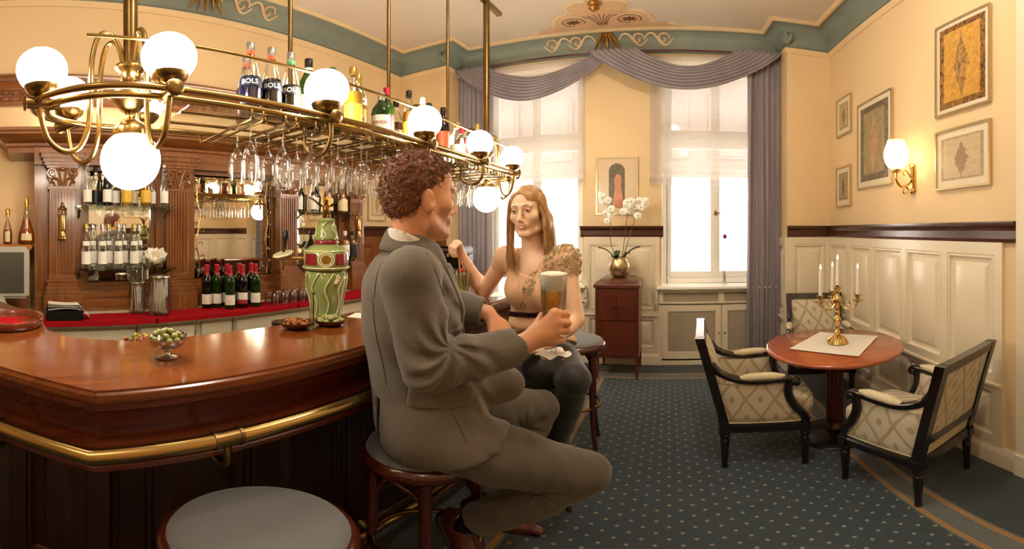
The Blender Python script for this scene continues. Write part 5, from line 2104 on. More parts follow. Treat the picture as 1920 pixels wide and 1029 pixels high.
def head(v, F, s=1., male=True):
    e = lambda x, y, z, r, k=.02, mode='add': v.ell(F(x * s, y * s, z * s), [q * s for q in r], F.M, k, mode)
    c = lambda a, b, ra, rb, k=.015: v.cone(F(*[q * s for q in a]), F(*[q * s for q in b]), ra * s, rb * s, k)
    e(0, -.012, .03, (.074, .094, .085), .03)
    e(0, .03, -.03, (.06, .06, .085) if male else (.056, .06, .083), .03)
    e(0, .045, .045, (.058, .045, .045), .03)
    for sx in (-1, 1):
        c((sx * .056, -.004, -.05), (sx * .05, .015, -.082), .016 if male else .013, .016 if male else .012, .02)
        c((sx * .05, .012, -.082), (sx * .016, .076, -.106), .017 if male else .013, .016 if male else .012, .02)
        e(sx * .042, .062, -.026, (.024, .022, .022), .025)
        e(sx * .033, .1, .002, (.0165, .012, .0115), .012, 'sub')
        v.ell(F(sx * .077 * s, -.008 * s, -.022 * s), [.0085 * s, .021 * s, .0335 * s], F.M @ np.array(Matrix.Rotation(sx * -.45, 3, 'Z') @ Matrix.Rotation(.18, 3, 'X')), .005)          # ear
        e(sx * .089, .0, -.018, (.007, .012, .02), .003, 'sub')
        e(sx * .08, .009, -.028, (.005, .005, .006), .003)
        c((sx * .012, .094, .022), (sx * .046, .084, .02), .0085, .006, .014)   # brow
        e(sx * (.0125 if male else .0105), .1, -.046, (.0085, .011, .0075) if male else (.0062, .009, .0062), .006)           # wing of the nose
    e(0, .083, -.104, (.019, .017, .016) if male else (.015, .015, .014), .02)
    nw = 1 if male else .78
    c((0, .092, .012), (0, .117, -.036), .0085 * nw, .0105 * nw, .012)
    e(0, .114, -.041, (.0105 * nw, .0105, .009), .008)
    e(0, .088, -.066, (.026, .014, .018), .015)
    if male:
        e(0, .1, -.0645, (.021, .0075, .0048), .004)
        e(0, .0985, -.0745, (.018, .0085, .0058), .004)
        e(0, .108, -.0695, (.022, .006, .0014), .002, 'sub')


def eyes(F, parent, s=1., iris=None, look=0., lid=None):
    for sx in (-1, 1):
        p = F(sx * .033 * s, .0825 * s, .001 * s)
        m = MB().ball(p, .0122 * s, 16, 12)
        eo = world_child(m, 'eye', M_eye, parent, 80)
        d = F.M @ np.array((look, 1, -.02))
        d /= np.linalg.norm(d)
        mm = Matrix([list(r) for r in np.stack([np.cross(d, (0, 0, 1)), np.cross(np.cross(d, (0, 0, 1)), d), d], 1)])
        me = MB().lathe([(0, .0126 * s), (.0028 * s, .0125 * s), (.0055 * s, .0116 * s), (.0057 * s, .0108 * s)], 14, p, mm)
        world_child(me, 'iris', iris or M_iris, eo, 80)
        world_child(MB().lathe([(0, .01285 * s), (.0022 * s, .01275 * s), (.0025 * s, .0118 * s)], 12, p, mm), 'pupil', M_btn, eo, 80)
        # lids: skin wrapped over the ball above and below
        for e0, e1, r_ in ((R(17), R(88), .0133), (R(-28), R(-80), .0131)):
            def lf(u, t, e0=e0, e1=e1, r_=r_):
                az = lerp(R(-82), R(82), u)
                e_ = lerp(e0 * (1 - .75 * abs(2 * u - 1) ** 2.2), e1, t)
                return p + F.M @ (np.array((sin(az) * cos(e_), cos(az) * cos(e_), sin(e_))) * r_ * s)
            world_child(MB().grid(lf, 13, 6), 'eyelid', lid or M_skin1, parent, 80)


HF1 = Frame((-.66, .917, 1.551), R(28), R(-3))
TF = Frame((-.705, .94, 1.2), R(50))
rv, fv = TF.M[:, 0], TF.M[:, 1]
pel, wai, che, upc, nek = (np.array(p) for p in ((-.668, .955, .868), (-.69, .946, 1.02), (-.705, .94, 1.2), (-.715, .937, 1.3), (-.685, .937, 1.40)))
SR, ER = np.array((-.595, .79, 1.328)), np.array((-.548, .80, 1.108))
WR = np.array((-.364, .955, 1.152))
SL, EL, WL = np.array((-.835, 1.08, 1.328)), np.array((-.785, 1.27, 1.172)), np.array((-.635, 1.31, 1.148))
HR_, KR, AR = np.array((-.615, .88, .865)), np.array((-.222, 1.022, .728)), np.array((-.545, .992, .44))
HL_, KL, AL = np.array((-.70, 1.03, .865)), np.array((-.462, 1.37, .765)), np.array((-.56, 1.15, .42))
MCP = [(-.290, .990, 1.236), (-.283, .985, 1.212), (-.284, .985, 1.187), (-.292, .988, 1.160)]
PIP = [(-.268, 1.028, 1.226), (-.264, 1.024, 1.203), (-.267, 1.024, 1.180), (-.278, 1.024, 1.153)]
DIP = [(-.279, 1.064, 1.216), (-.277, 1.062, 1.194), (-.281, 1.06, 1.171), (-.291, 1.057, 1.147)]
TIP = [(-.304, 1.076, 1.21), (-.302, 1.074, 1.189), (-.305, 1.071, 1.167), (-.31, 1.066, 1.144)]
THB = [(-.338, 1.0, 1.2), (-.34, 1.038, 1.214), (-.325, 1.066, 1.222)]
LMC = [(-.575, 1.318, 1.085), (-.58, 1.30, 1.08), (-.59, 1.285, 1.078), (-.602, 1.272, 1.08)]
LPI = [(-.56, 1.315, 1.052), (-.562, 1.295, 1.046), (-.572, 1.278, 1.045), (-.588, 1.264, 1.05)]
LDI = [(-.565, 1.312, 1.03), (-.566, 1.292, 1.022), (-.575, 1.275, 1.022), (-.59, 1.262, 1.03)]
LTI = [(-.575, 1.31, 1.015), (-.576, 1.29, 1.007), (-.584, 1.274, 1.008), (-.597, 1.262, 1.017)]
LTH = [(-.585, 1.335, 1.11), (-.562, 1.335, 1.085), (-.553, 1.33, 1.065)]


def man_body(v, g=0., limbs=True):
    """trunk and limbs; g thickens everything into cloth"""
    M = TF.M
    v.ell(pel, (.165 + g, .125 + g, .12 + g), M, .05)
    v.ell(wai, (.15 + g, .115 + g, .15 + g), M, .05)
    v.ell(che, (.172 + g, .128 + g, .17 + g), M, .05)
    v.ell(upc, (.165 + g, .1 + g, .085 + g), M, .05)
    for S_ in (SR, SL):
        v.cone(nek - np.array((0, 0, .065)), S_ + np.array((0, 0, .008)), .045 + g, .056 + g, .05)


v = Vol((-.98, .68, .2), (-.08, 1.5, 1.72), .0052)
man_body(v)
for S_, E_, W_2 in ((SR, ER, WR), (SL, EL, WL)):
    v.cone(S_, E_, .052, .042, .03)
    v.chain([E_, E_ + (W_2 - E_) * .35, W_2], [.042, .043, .028], .02)
for H_, K_, A_ in ((HR_, KR, AR), (HL_, KL, AL)):
    v.chain([H_, H_ + (K_ - H_) * .5, K_], [.085, .076, .056], .03)
    v.chain([K_, K_ + (A_ - K_) * .35, A_], [.052, .054, .036], .02)
v.cone(nek - np.array((0, 0, .03)), HF1(0, -.02, -.05), .06, .056, .03)
head(v, HF1, 1.0)
hand(v, WR, MCP, PIP, DIP, TIP, THB, .0102)
hand(v, WL, LMC, LPI, LDI, LTI, LTH, .0098)


def man_skin(P):
    L = HF1.inv(P)
    r = np.zeros(len(P), int)
    jaw = (L[:, 2] < -.048 + .25 * np.minimum(L[:, 1], .05)) & (L[:, 2] > -.125) & (L[:, 1] > -.015 - (L[:, 2] + .03) * .3) & (np.abs(L[:, 0]) < .09) & ~((L[:, 2] > -.058) & (L[:, 1] > .03) & (np.abs(L[:, 0]) < .05)) & (np.linalg.norm(L, axis=1) < .2)
    r[jaw] = 1
    lips = (np.abs(L[:, 2] + .069) < .0105) & (np.abs(L[:, 0]) < .021) & (L[:, 1] > .09)
    r[lips] = 2
    return r


v.build('body', [M_skin1, M_stub, M_lip1], man, 1, man_skin)
eyes(HF1, man)

# shirt: visible at the neck, chest opening and cuffs
v = Vol((-.95, .7, .95), (-.3, 1.45, 1.5), .006)
man_body(v, .006)
v.cone(nek - np.array((0, 0, .05)), HF1(0, -.022, -.085), .069, .064, .015)
v.half(HF1(0, -.09, -.092), HF1.M @ np.array((0, .42, 1.)), .004)
v.cone(nek + np.array((0, 0, -.02)), HF1(0, -.02, -.06), .0585, .0555, .004, 'sub')
v.build('shirt', M_shirt, man, 1)
# collar wings
cw = MB()
for s in (-1, 1):
    def f(u, t, s=s):
        a = lerp(.35, 2.9, u)
        base = nek + np.array((0, 0, .022 - .05 * (1 - u) ** 1.5))
        dirv = fv * cos(a) + rv * (s * sin(a))
        rad_ = .073 + .014 * t
        p = base + dirv * rad_ + np.array((0, 0, (.03 + .012 * (u)) * (1 - t) - .004))
        return tuple(p)
    cw.grid(f, 16, 5)
cwo = world_child(cw, 'shirt_collar', M_shirt, man, 80)
cwo.modifiers.new('thick', 'SOLIDIFY').thickness = .004

# jacket: trunk, skirt over the hips, sleeves with elbow folds
VE, VW = np.array((.845, .535, 0)), np.array((-.535, .845, 0))
MV = np.stack([VE, VW, np.array((0, 0, 1.))], 1)


def cloth_noise(a, fr, seed):
    def f(X, Y, Z):
        return a * (np.sin(X * fr + seed) * np.sin(Y * fr * 1.1 + 1.7 * seed) * np.sin(Z * fr * .7 + .6 * seed) + .6 * np.sin((X + Y) * fr * 1.7 + Z * fr * .9 + seed))
    return f


v = Vol((-.98, .64, .72), (-.26, 1.46, 1.5), .0046)
man_body(v, .02)
TD = (KR - HR_) / np.linalg.norm(KR - HR_)
v.cone(HR_, HR_ + (KR - HR_) * .75, .112, .1, .04)
v.cone(HL_, HL_ + (KL - HL_) * .3, .105, .095, .04)
v.ell(pel + np.array((0, 0, .05)) + fv * .005, (.18, .135, .14), TF.M, .04)
v.ell(pel + fv * .07 + np.array((0, 0, .12)), (.15, .12, .12), TF.M, .05)
# the skirt ends in a rounded corner on the thigh
FT = Frame(HR_ + (KR - HR_) * .56, atan2(TD[0], TD[1]), 0, 0)
v.warp(cloth_noise(.0022, 34., 1.))
v.op(lambda X, Y, Z: np.sqrt((((X - HR_[0]) * TD[0] + (Y - HR_[1]) * TD[1]) / 1.12) ** 2 + (np.minimum(Z, 1.0) - 1.0) ** 2) - .222, None, None, 'int', .014)
trunk = v.copy()
# loose front edge lying over the lap
v.ell((-.475, 1.055, .985), (.05, .075, .062), Frame((0, 0, 0), R(62)).M, .05)


def opening(X, Y, Z, grow=0.):
    px, py, pz = X - TF.c[0], Y - TF.c[1], Z - TF.c[2]
    x = px * rv[0] + py * rv[1]
    y = px * fv[0] + py * fv[1]
    t = np.clip((.2 - pz) / .32, 0, 1)
    yl = .0 + .14 * t ** .8
    wd = .078 - .066 * t
    return np.maximum(np.maximum(yl - y, np.abs(x) - wd - grow), -.14 - pz)


for i, (S_, E_, W_2) in enumerate(((SR, ER, WR), (SL, EL, WL))):
    d = (W_2 - E_) / np.linalg.norm(W_2 - E_)
    v.cone(S_ + (S_ - E_) * .02, E_, .074, .066, .010)
    v.chain([E_, E_ + (W_2 - E_) * .4, W_2 + d * .05], [.066, .061, .046], .014)
    v.op(lambda X, Y, Z, W_2=W_2, d=d: -((X - W_2[0]) * d[0] + (Y - W_2[1]) * d[1] + (Z - W_2[2]) * d[2]) - .018, W_2 - .02 + d * .05, W_2 + .02 + d * .05, 'sub', .008)
    v.cone(W_2 - d * .06, W_2 + d * .05, .038, .036, .002, 'sub')


def elbow_folds(X, Y, Z):
    # creases fan out from the crook of the right elbow
    c = ER + np.array((.02, .055, .06))
    px, py, pz = X - c[0], Y - c[1], Z - c[2]
    e = np.array((.958, .285)) if False else np.array((.80, .60))
    lat = px * e[0] + py * e[1]
    d = np.sqrt(lat ** 2 + pz ** 2) + 1e-6
    an = np.arctan2(pz, lat)
    far = np.sqrt((X - ER[0]) ** 2 + (Y - ER[1]) ** 2 + (Z - ER[2]) ** 2)
    amp = .0095 * np.exp(-((d - .07) / .055) ** 2) * (far < .2) * np.exp(-(far / .17) ** 4)
    return amp * np.sin(an * 9 + 5 * d / .1 + 1.1 * np.sin(an * 3))


v.warp(elbow_folds, ER - .22, ER + .22)


def sleeve_folds(X, Y, Z):
    # diagonal drag lines down the right sleeve and across the forearm
    ax_ = (WR - ER) / np.linalg.norm(WR - ER)
    t = (X - ER[0]) * ax_[0] + (Y - ER[1]) * ax_[1] + (Z - ER[2]) * ax_[2]
    far = np.sqrt((X - ER[0]) ** 2 + (Y - ER[1]) ** 2 + (Z - ER[2]) ** 2)
    return .0035 * np.sin(t * 120 + (Z - ER[2]) * 60) * (t > .05) * (t < .2) * np.exp(-((t - .11) / .05) ** 2) * (far < .3)


v.warp(sleeve_folds, ER - .3, ER + .3)
# neck opening and front opening
v.cone(nek - np.array((0, 0, .07)), HF1(0, -.02, .0), .068, .085, .01, 'sub')
v.op(opening, None, None, 'sub', .006)
v.half((-.66, .95, .785), (0, 0, -1), .006)
# vent at the back
v.box((-.748, .862, .87), (.0045, .1, .105), MV, .002, .005, 'sub')
jk = v.copy()
jo = v.build('jacket', M_suit, man, 1)


def on_cloth(p, d, vol, n=700, reach=.6):
    """first point of the cloth met from p along d"""
    ts = np.linspace(0, reach, n)
    q_ = np.array(p)[None] + ts[:, None] * np.array(d)[None]
    i_ = np.clip(np.round((q_ - vol.o) / vol.h).astype(int), 0, np.array(vol.D.shape) - 1)
    val = vol.D[i_[:, 0], i_[:, 1], i_[:, 2]]
    k = np.argmax(val < .0)
    if val[k] >= 0 or k == 0:
        return None
    t = val[k - 1] / (val[k - 1] - val[k])
    return q_[k - 1] + (q_[k] - q_[k - 1]) * t - np.array(d) * .0012


M_seam = mat('suit_seam', '#3d352b', .9)
for nm_, pts in (('armhole_seam', [(-.703, .78, 1.271), (-.686, .768, 1.33), (-.655, .756, 1.376), (-.611, .753, 1.406), (-.569, .761, 1.415), (-.539, .782, 1.395), (-.53, .813, 1.343), (-.531, .847, 1.28)]),
                 ('dart_seam', [(-.452, .732, 1.01), (-.442, .738, .975), (-.43, .745, .938), (-.409, .757, .885)]),
                 ('side_seam', [(-.68, .733, 1.279), (-.673, .74, 1.195), (-.661, .75, 1.107), (-.65, .76, 1.022)])):
    sm_ = [on_cloth(np.array(p) - VW * .25, VW, jk) for p in bez(pts, 6)]
    sm_ = [p for p in sm_ if p is not None]
    if len(sm_) > 4:
        sm_ = [sum(sm_[max(0, i - 1):i + 2]) / len(sm_[max(0, i - 1):i + 2]) for i in range(len(sm_))]
        world_child(MB().tube(sm_, .0009, 5), nm_, M_seam, jo)


def patch(nm, c, hs, Mx, t, m=M_suit, src=None, lab=None):
    p = (src or jk).copy()
    sl, g = p.reg()
    p.inflate(t)
    p.box(c, hs, Mx, .006, .004, 'int')
    return p.build(nm, m, jo, 1, None, lab)


patch('pocket_flap', (-.512, .80, 1.005), (.083, .13, .027), MV @ np.array(Matrix.Rotation(.07, 3, 'Y')), .007, src=trunk)
lp = jk.copy()
lp.inflate(.0065)


def lapel_band(X, Y, Z):
    pz = Z - TF.c[2]
    t = np.clip((.2 - pz) / .32, 0, 1)
    return np.maximum(np.maximum(opening(X, Y, Z, 0) - (.062 * (1 - t) ** .7 + .004), -.11 - pz), pz - .16)


lp.op(lapel_band, None, None, 'int', .003)
lp.build('lapel', M_suit, jo, 1)
# collar: standing fold round the neck, lapels down the front
cl_ = MB()
def colf(u, t):
    a = lerp(-2.2, 2.2, u) + pi
    dirv = fv * cos(a) + rv * sin(a)
    b = abs(u - .5) * 2
    base = nek + np.array((0, 0, .04 - .05 * b ** 2.2)) + fv * (.012 * b)
    rad_ = .078 + .03 * t + .012 * b * t
    z = .028 * (1 - t) - .035 * t * t - .006
    return tuple(base + dirv * rad_ + np.array((0, 0, z)))
cl_.grid(colf, 30, 7)
o = world_child(cl_, 'collar', M_suit, jo, 80)
o.modifiers.new('thick', 'SOLIDIFY').thickness = .006
for (c, n) in (((-.432, 1.083, .992), (.95, .3, .1)), ):
    d = V(n).normalized()
    Q = d.to_track_quat('Z', 'Y').to_matrix()
    world_child(MB().lathe([(0, .004), (.006, .005), (.0095, .0065), (.0115, .005), (.0115, 0), (0, 0)], 16, c, Q), 'button', M_btn, jo)
dw = (WR - ER) / np.linalg.norm(WR - ER)
for k in range(4):
    p = WR - dw * (.04 + .017 * k) + np.array((.012, -.022, -.043))
    world_child(MB().ball(p, (.0075, .0075, .005), 10, 6), 'cuff_button', M_btn, jo)
# trousers
v = Vol((-.9, .72, .36), (-.08, 1.5, 1.0), .0052)
v.ell(pel, (.178, .138, .125), TF.M, .05)
for i, (H_, K_, A_) in enumerate(((HR_, KR, AR), (HL_, KL, AL))):
    v.chain([H_, H_ + (K_ - H_) * .5, K_], [.103, .093, .074], .03)
    v.chain([K_, K_ + (A_ - K_) * .4, A_ + (A_ - K_) * .02], [.07, .076, .064], .016)
    dk = (A_ - K_) / np.linalg.norm(A_ - K_)
    dn = np.array((0, 0, 0.))

    def kf(X, Y, Z, K_=K_, H_=H_, A_=A_):
        c = K_ + (H_ - K_) * .16 + (A_ - K_) * .16
        d = np.sqrt((X - c[0]) ** 2 + (Y - c[1]) ** 2 + (Z - c[2]) ** 2) + 1e-6
        u = (H_ - K_) / np.linalg.norm(H_ - K_)
        w_ = (A_ - K_) / np.linalg.norm(A_ - K_)
        a1 = (X - c[0]) * u[0] + (Y - c[1]) * u[1] + (Z - c[2]) * u[2]
        a2 = (X - c[0]) * w_[0] + (Y - c[1]) * w_[1] + (Z - c[2]) * w_[2]
        an = np.arctan2(a2, a1)
        return .0055 * np.exp(-((d - .055) / .05) ** 2) * np.sin(an * 9 + d * 40)
    v.warp(kf, K_ - .2, K_ + .2)
for K_, A_ in ((KR, AR), (KL, AL)):
    d = (A_ - K_) / np.linalg.norm(A_ - K_)
    sd_1 = np.cross(d, (0, 0, 1.))
    sd_1 /= np.linalg.norm(sd_1)
    v.box(A_ + d * .055, (.1, .1, .1), np.stack([sd_1, d, np.cross(sd_1, d)], 1), .004, .003, 'sub')
v.warp(cloth_noise(.0018, 38., 2.))
tr_ = v.build('trousers', M_suit2, man, 1)
for K_, A_ in ((KR, AR), (KL, AL)):
    pass


# shoes
def shoe(A_, toe, roll_up, lab):
    A_ = np.array(A_)
    toe = np.array(toe)
    d = (toe - A_)
    L = np.linalg.norm(d)
    d = d / L
    up = np.array(roll_up, float)
    up -= d * up.dot(d)
    up /= np.linalg.norm(up)
    sd = np.cross(d, up)
    M = np.stack([sd, d, up], 1)
    v = Vol(np.minimum(A_, toe) - .14, np.maximum(A_, toe) + .14, .004)
    heel = A_ - up * .055 - d * .03
    v.ell(heel + up * .012, (.034, .045, .036), M, .02)
    v.cone(heel + up * .05, heel + up * .02 + d * .02, .033, .036, .02)
    v.cone(heel + up * .015 + d * .03, heel + d * .16 + up * .0, .036, .04, .03, sq=(up, .8))
    v.cone(heel + d * .14, heel + d * .235 - up * .004, .04, .024, .03, sq=(up, .7))
    v.cone(heel + up * .045 + d * .03, heel + d * .13 + up * .012, .034, .028, .03)
    v.cone(A_ + up * .05, A_ - up * .02, .034, .032, .004, 'sub')
    v.half(heel - up * .026, -up, .004)
    so = v.build('shoe', M_shoe, man, 1, None, lab)
    v = Vol(np.minimum(A_, toe) - .14, np.maximum(A_, toe) + .14, .005)
    v.cone(heel - up * .03, heel + d * .13 - up * .03, .037, .042, .01, sq=(up, .25))
    v.cone(heel + d * .13 - up * .03, heel + d * .235 - up * .03, .042, .025, .01, sq=(up, .25))
    v.cone(heel - up * .036, heel + d * .02 - up * .036, .035, .035, .01, sq=(up, .4))
    o = v.build('sole', M_sole, man, 1)
    for i in range(4):
        p = heel + d * (.075 + .02 * i) + up * (.044 - .006 * i)
        world_child(MB().tube([p - sd * .016, p + up * .003, p + sd * .016], .002, 5), 'lace', M_btn, so)
    # sock
    world_child(MB().tube([A_ + up * .05, A_ - up * .03], [.04, .034], 14), 'sock', M_black, man)


shoe(AR + np.array((-.012, -.003, -.01)), (-.435, .925, .27), (.8, -.35, .55), 'oxblood leather shoe, foot tucked under the stool')
shoe(AL, (-.385, 1.205, .335), (0, 0, 1), 'oxblood leather shoe, toe pointing right')

# hair: cap following the skull plus many small curls
hv = Vol(HF1.c - .17, HF1.c + .19, .004)
e = lambda x, y, z, r, k=.02, mode='add': hv.ell(HF1(x, y, z), r, HF1.M, k, mode)
e(0, -.016, .037, (.079, .094, .085), .03)
e(0, -.046, -.012, (.068, .06, .07), .03)
e(0, .036, .072, (.058, .046, .034), .03)
e(0, .112, -.012, (.2, .066, .085), .02, 'sub')        # forehead and face free
for sx in (-1, 1):
    e(sx * .09, .04, -.06, (.055, .065, .085), .012, 'sub')  # temples and jaw
    e(sx * .09, -.006, -.026, (.03, .03, .042), .008, 'sub')  # around the ears
hv.box(HF1(0, -.06, -.128), (.12, .12, .05), Frame((0, 0, 0), R(28), R(-14)).M, .02, .02, 'sub')
rs = np.random.RandomState(5)
ph = rs.rand(6, 4) * 6


def curl(X, Y, Z):
    d = 0
    for i in range(6):
        a = ph[i]
        f = 210 + 40 * i
        d = d + np.sin(X * f * cos(a[3]) + Y * f * sin(a[3]) + a[0] + 2.2 * np.sin(Z * 90 + a[1])) * np.sin(Z * f * .8 + a[2] + 1.8 * np.sin(X * 80 + Y * 60))
    return -.0019 * d


hv.warp(curl)
hg = hv.copy()
ho = hv.build('hair', M_hair1, man, 1)
# loose curls standing on the cap
cm = MB()
HV = np.empty(len(ho.data.vertices) * 3, np.float32)
ho.data.vertices.foreach_get('co', HV)
HV = HV.reshape(-1, 3)
HN = np.empty_like(HV).ravel()
ho.data.vertices.foreach_get('normal', HN)
HN = HN.reshape(-1, 3)
LV = HF1.inv(HV)
ok = np.where((np.linalg.norm(LV - np.array((0, -.015, .03)), axis=1) > .075))[0]
sel = rs.choice(ok, min(2600, len(ok)), replace=False)
for i in sel:
    p, n = V(HV[i]), V(HN[i])
    t1 = n.orthogonal().normalized()
    t1.rotate(Matrix.Rotation(rs.rand() * 6.28, 3, n))
    t2 = n.cross(t1)
    rad_ = .0028 + .0032 * rs.rand()
    a0 = rs.rand() * 6.28
    pts = []
    for k in range(8):
        a = a0 + k * .8
        pts.append(p - n * .002 + n * (rad_ * .5 + rad_ * .6 * sin(a)) + t1 * (rad_ * 1.2 * cos(a) + .0016 * k) + t2 * (.0014 * k))
    cm.tube(pts, [.0006, .0009, .001, .001, .0009, .0008, .0006, .0003], 3, caps=False)
co = world_child(cm, 'curls', M_hair1, man, 80)
co['kind'] = 'stuff'
# eyebrows
for sx in (-1, 1):
    world_child(MB().tube([HF1(sx * .012, .1045, .02), HF1(sx * .028, .101, .026), HF1(sx * .046, .089, .022)], [.0032, .0036, .002], 6), 'eyebrow', M_hair1, man)

# ------------------------------------------------------------------ the woman in the peach blouse
M_skin2 = skin_mat('fair_skin', '#efc4a2', '#f1cbac')
M_lip2 = mat('lip_pink', '#cf8672', .4)
M_teeth = mat('teeth', '#f2ece0', .25)
M_irisg = mat('iris_hazel', '#6a5a34', .1)
M_blouse = mat('peach_blouse', '#e2b58c', .6, noise=(7, .06), bump=(350, .1), sheen=.2)
M_lace = mat('cream_lace', '#d6c39c', .75, noise=(40, .12))
M_trs = mat('black_trousers', '#1d1b1a', .6, noise=(60, .2), sheen=.25)
M_belt = mat('dark_belt', '#2b1812', .35)
q = NT('blonde_hair')
nz = q.n('ShaderNodeTexNoise', Scale=1.0, Detail=3.0)
q.l(q.obj((260, 260, 9)), nz.inputs['Vector'])
q.l(q.ramp(nz.outputs[0], [(.3, '#8c6238'), (.7, '#c69a66')]), q.b.inputs['Base Color'])
q.b.inputs['Roughness'].default_value = .42
M_hair2 = q.m

wom = thing('person', (-.6, 1.755, ZS), 'blonde woman in a peach blouse seated at the bar, elbow on the counter', 'person')
HF2 = Frame((-.606, 1.655, 1.535), R(181), R(-2), R(-3))
TW = Frame((-.59, 1.71, 1.2), R(186))
wr_, wf = TW.M[:, 0], TW.M[:, 1]
S2 = .93
pelw, waiw, chew, upw, nkw = (np.array(p) for p in ((-.605, 1.80, .875), (-.605, 1.765, 1.05), (-.592, 1.71, 1.2), (-.59, 1.70, 1.295), (-.595, 1.69, 1.365)))
SRw, ERw, WRw = np.array((-.738, 1.715, 1.325)), np.array((-.915, 1.835, 1.135)), np.array((-.957, 1.70, 1.318))
SLw, ELw, WLw = np.array((-.438, 1.68, 1.33)), np.array((-.39, 1.64, 1.07)), np.array((-.462, 1.49, .998))
HRw, KRw, ARw = np.array((-.68, 1.79, .87)), np.array((-.505, 1.485, .885)), np.array((-.56, 1.60, .435))
HLw, KLw, ALw = np.array((-.53, 1.78, .87)), np.array((-.352, 1.455, .868)), np.array((-.47, 1.61, .435))


def wom_trunk(v, g=0.):
    M = TW.M
    v.ell(pelw, (.165 + g, .12 + g, .115 + g), M, .05)
    v.ell(waiw, (.118 + g, .09 + g, .12 + g), M, .06)
    v.ell(chew, (.132 + g, .092 + g, .13 + g), M, .05)
    v.ell(upw, (.128 + g, .072 + g, .06 + g), M, .04)
    for s in (-1, 1):
        v.ell(TW(s * .062, .062, -.02), (.046 + g, .042 + g, .048 + g), M, .045)
    for S_ in (SRw, SLw):
        v.cone(nkw - np.array((0, 0, .045)), S_, .034 + g, .041 + g, .04)


v = Vol((-1.06, 1.36, .3), (-.26, 1.98, 1.68), .0046)
wom_trunk(v)
for S_, E_, W_2 in ((SRw, ERw, WRw), (SLw, ELw, WLw)):
    v.cone(S_, E_, .043, .036, .03)
    v.chain([E_, E_ + (W_2 - E_) * .3, W_2], [.035, .036, .023], .02)
for H_, K_, A_ in ((HRw, KRw, ARw), (HLw, KLw, ALw)):
    v.chain([H_, H_ + (K_ - H_) * .5, K_], [.085, .075, .055], .03)
    v.chain([K_, K_ + (A_ - K_) * .35, A_], [.05, .052, .032], .02)
v.cone(nkw - np.array((0, 0, .03)), HF2(0, -.018, -.06), .048, .047, .03)
head(v, HF2, S2, False)
# right hand raised, fingers drooping over the straw; left hand in the lap
rm = [(-.985, 1.665, 1.392), (-.972, 1.655, 1.397), (-.958, 1.648, 1.395), (-.945, 1.645, 1.388)]
rp = [(-1.0, 1.645, 1.372), (-.99, 1.632, 1.374), (-.975, 1.624, 1.372), (-.958, 1.624, 1.366)]
rd = [(-1.0, 1.647, 1.348), (-.991, 1.634, 1.346), (-.976, 1.626, 1.345), (-.96, 1.628, 1.342)]
rt = [(-.99, 1.655, 1.331), (-.983, 1.645, 1.327), (-.97, 1.637, 1.327), (-.957, 1.638, 1.326)]
hand(v, WRw, rm, rp, rd, rt, [(-.982, 1.69, 1.352), (-.983, 1.67, 1.338), (-.978, 1.655, 1.327)], .0082)
lm = [(-.515, 1.47, .992), (-.51, 1.455, .985), (-.502, 1.442, .982), (-.492, 1.432, .982)]
lp_ = [(-.548, 1.462, .985), (-.546, 1.444, .978), (-.538, 1.43, .975), (-.525, 1.42, .976)]
ldp = [(-.57, 1.46, .975), (-.568, 1.441, .967), (-.56, 1.426, .965), (-.545, 1.415, .967)]
ltp = [(-.586, 1.459, .966), (-.583, 1.439, .957), (-.576, 1.424, .955), (-.56, 1.412, .957)]
hand(v, WLw, lm, lp_, ldp, ltp, [(-.498, 1.5, .998), (-.522, 1.498, .99), (-.54, 1.494, .985)], .0082)


v.build('body', M_skin2, wom, 1)
# smiling mouth
mo = lambda x, y, z: HF2(x * S2, y * S2, z * S2)
US = [k / 8 - 1 for k in range(17)]
arc = lambda u, z0, cv: mo(.0255 * u, .1035 - .0075 * u * u, z0 + cv * u * u)
world_child(MB().tube([arc(u, -.0652 - .0012 * math.exp(-(u / .2) ** 2), .0035) for u in US], [.0012 + .0022 * (1 - u * u) ** .7 for u in US], 6, flat=.8), 'upper_lip', M_lip2, wom, 80)
world_child(MB().tube([arc(u * .94, -.0775, .0158) for u in US], [.0012 + .0030 * (1 - u * u) ** .7 for u in US], 6, flat=.8), 'lower_lip', M_lip2, wom, 80)
world_child(MB().grid(lambda u, t: tuple(mo(.0215 * (2 * u - 1), .1035 - .0065 * (2 * u - 1) ** 2, lerp(-.0655 + .0035 * (2 * u - 1) ** 2, -.0755 + .0125 * (2 * u - 1) ** 2, t))), 14, 4), 'teeth', M_teeth, wom, 80)
eyes(HF2, wom, S2, M_irisg, .05, M_skin2)
for sx in (-1, 1):
    world_child(MB().tube([HF2(sx * .012 * S2, .103 * S2, .021 * S2), HF2(sx * .028 * S2, .1 * S2, .026 * S2), HF2(sx * .047 * S2, .087 * S2, .022 * S2)], [.0015, .0019, .0009], 6), 'eyebrow', mat('brow_brown', '#8a6038', .6), wom)
    # upper lid line and lashes
    for z_, r_ in ((.0052, .0012), (-.0075, .0005)):
        world_child(MB().tube([HF2(sx * (.033 + .0125 * u) * S2, (.0957 - .0085 * u * u) * S2, (z_ * (1 - .75 * u * u) + .0005) * S2) for u in (-1, -.6, -.2, .2, .6, 1)], r_, 5), 'lash_line', mat('lash_brown', '#4a3122', .6), wom)

# blouse: scoop neck, cap sleeves, tunic skirt over the hips
v = Vol((-.82, 1.5, .84), (-.34, 1.98, 1.42), .0044)
wom_trunk(v, .009)
v.ell(pelw + np.array((0, 0, .03)), (.178, .132, .11), TW.M, .04)
for S_, E_ in ((SRw, ERw), (SLw, ELw)):
    v.cone(S_, S_ + (E_ - S_) * .17, .054, .05, .02)
v.ell(waiw + np.array((0, 0, -.035)) + wf * .02, (.128, .105, .04), TW.M, .03)


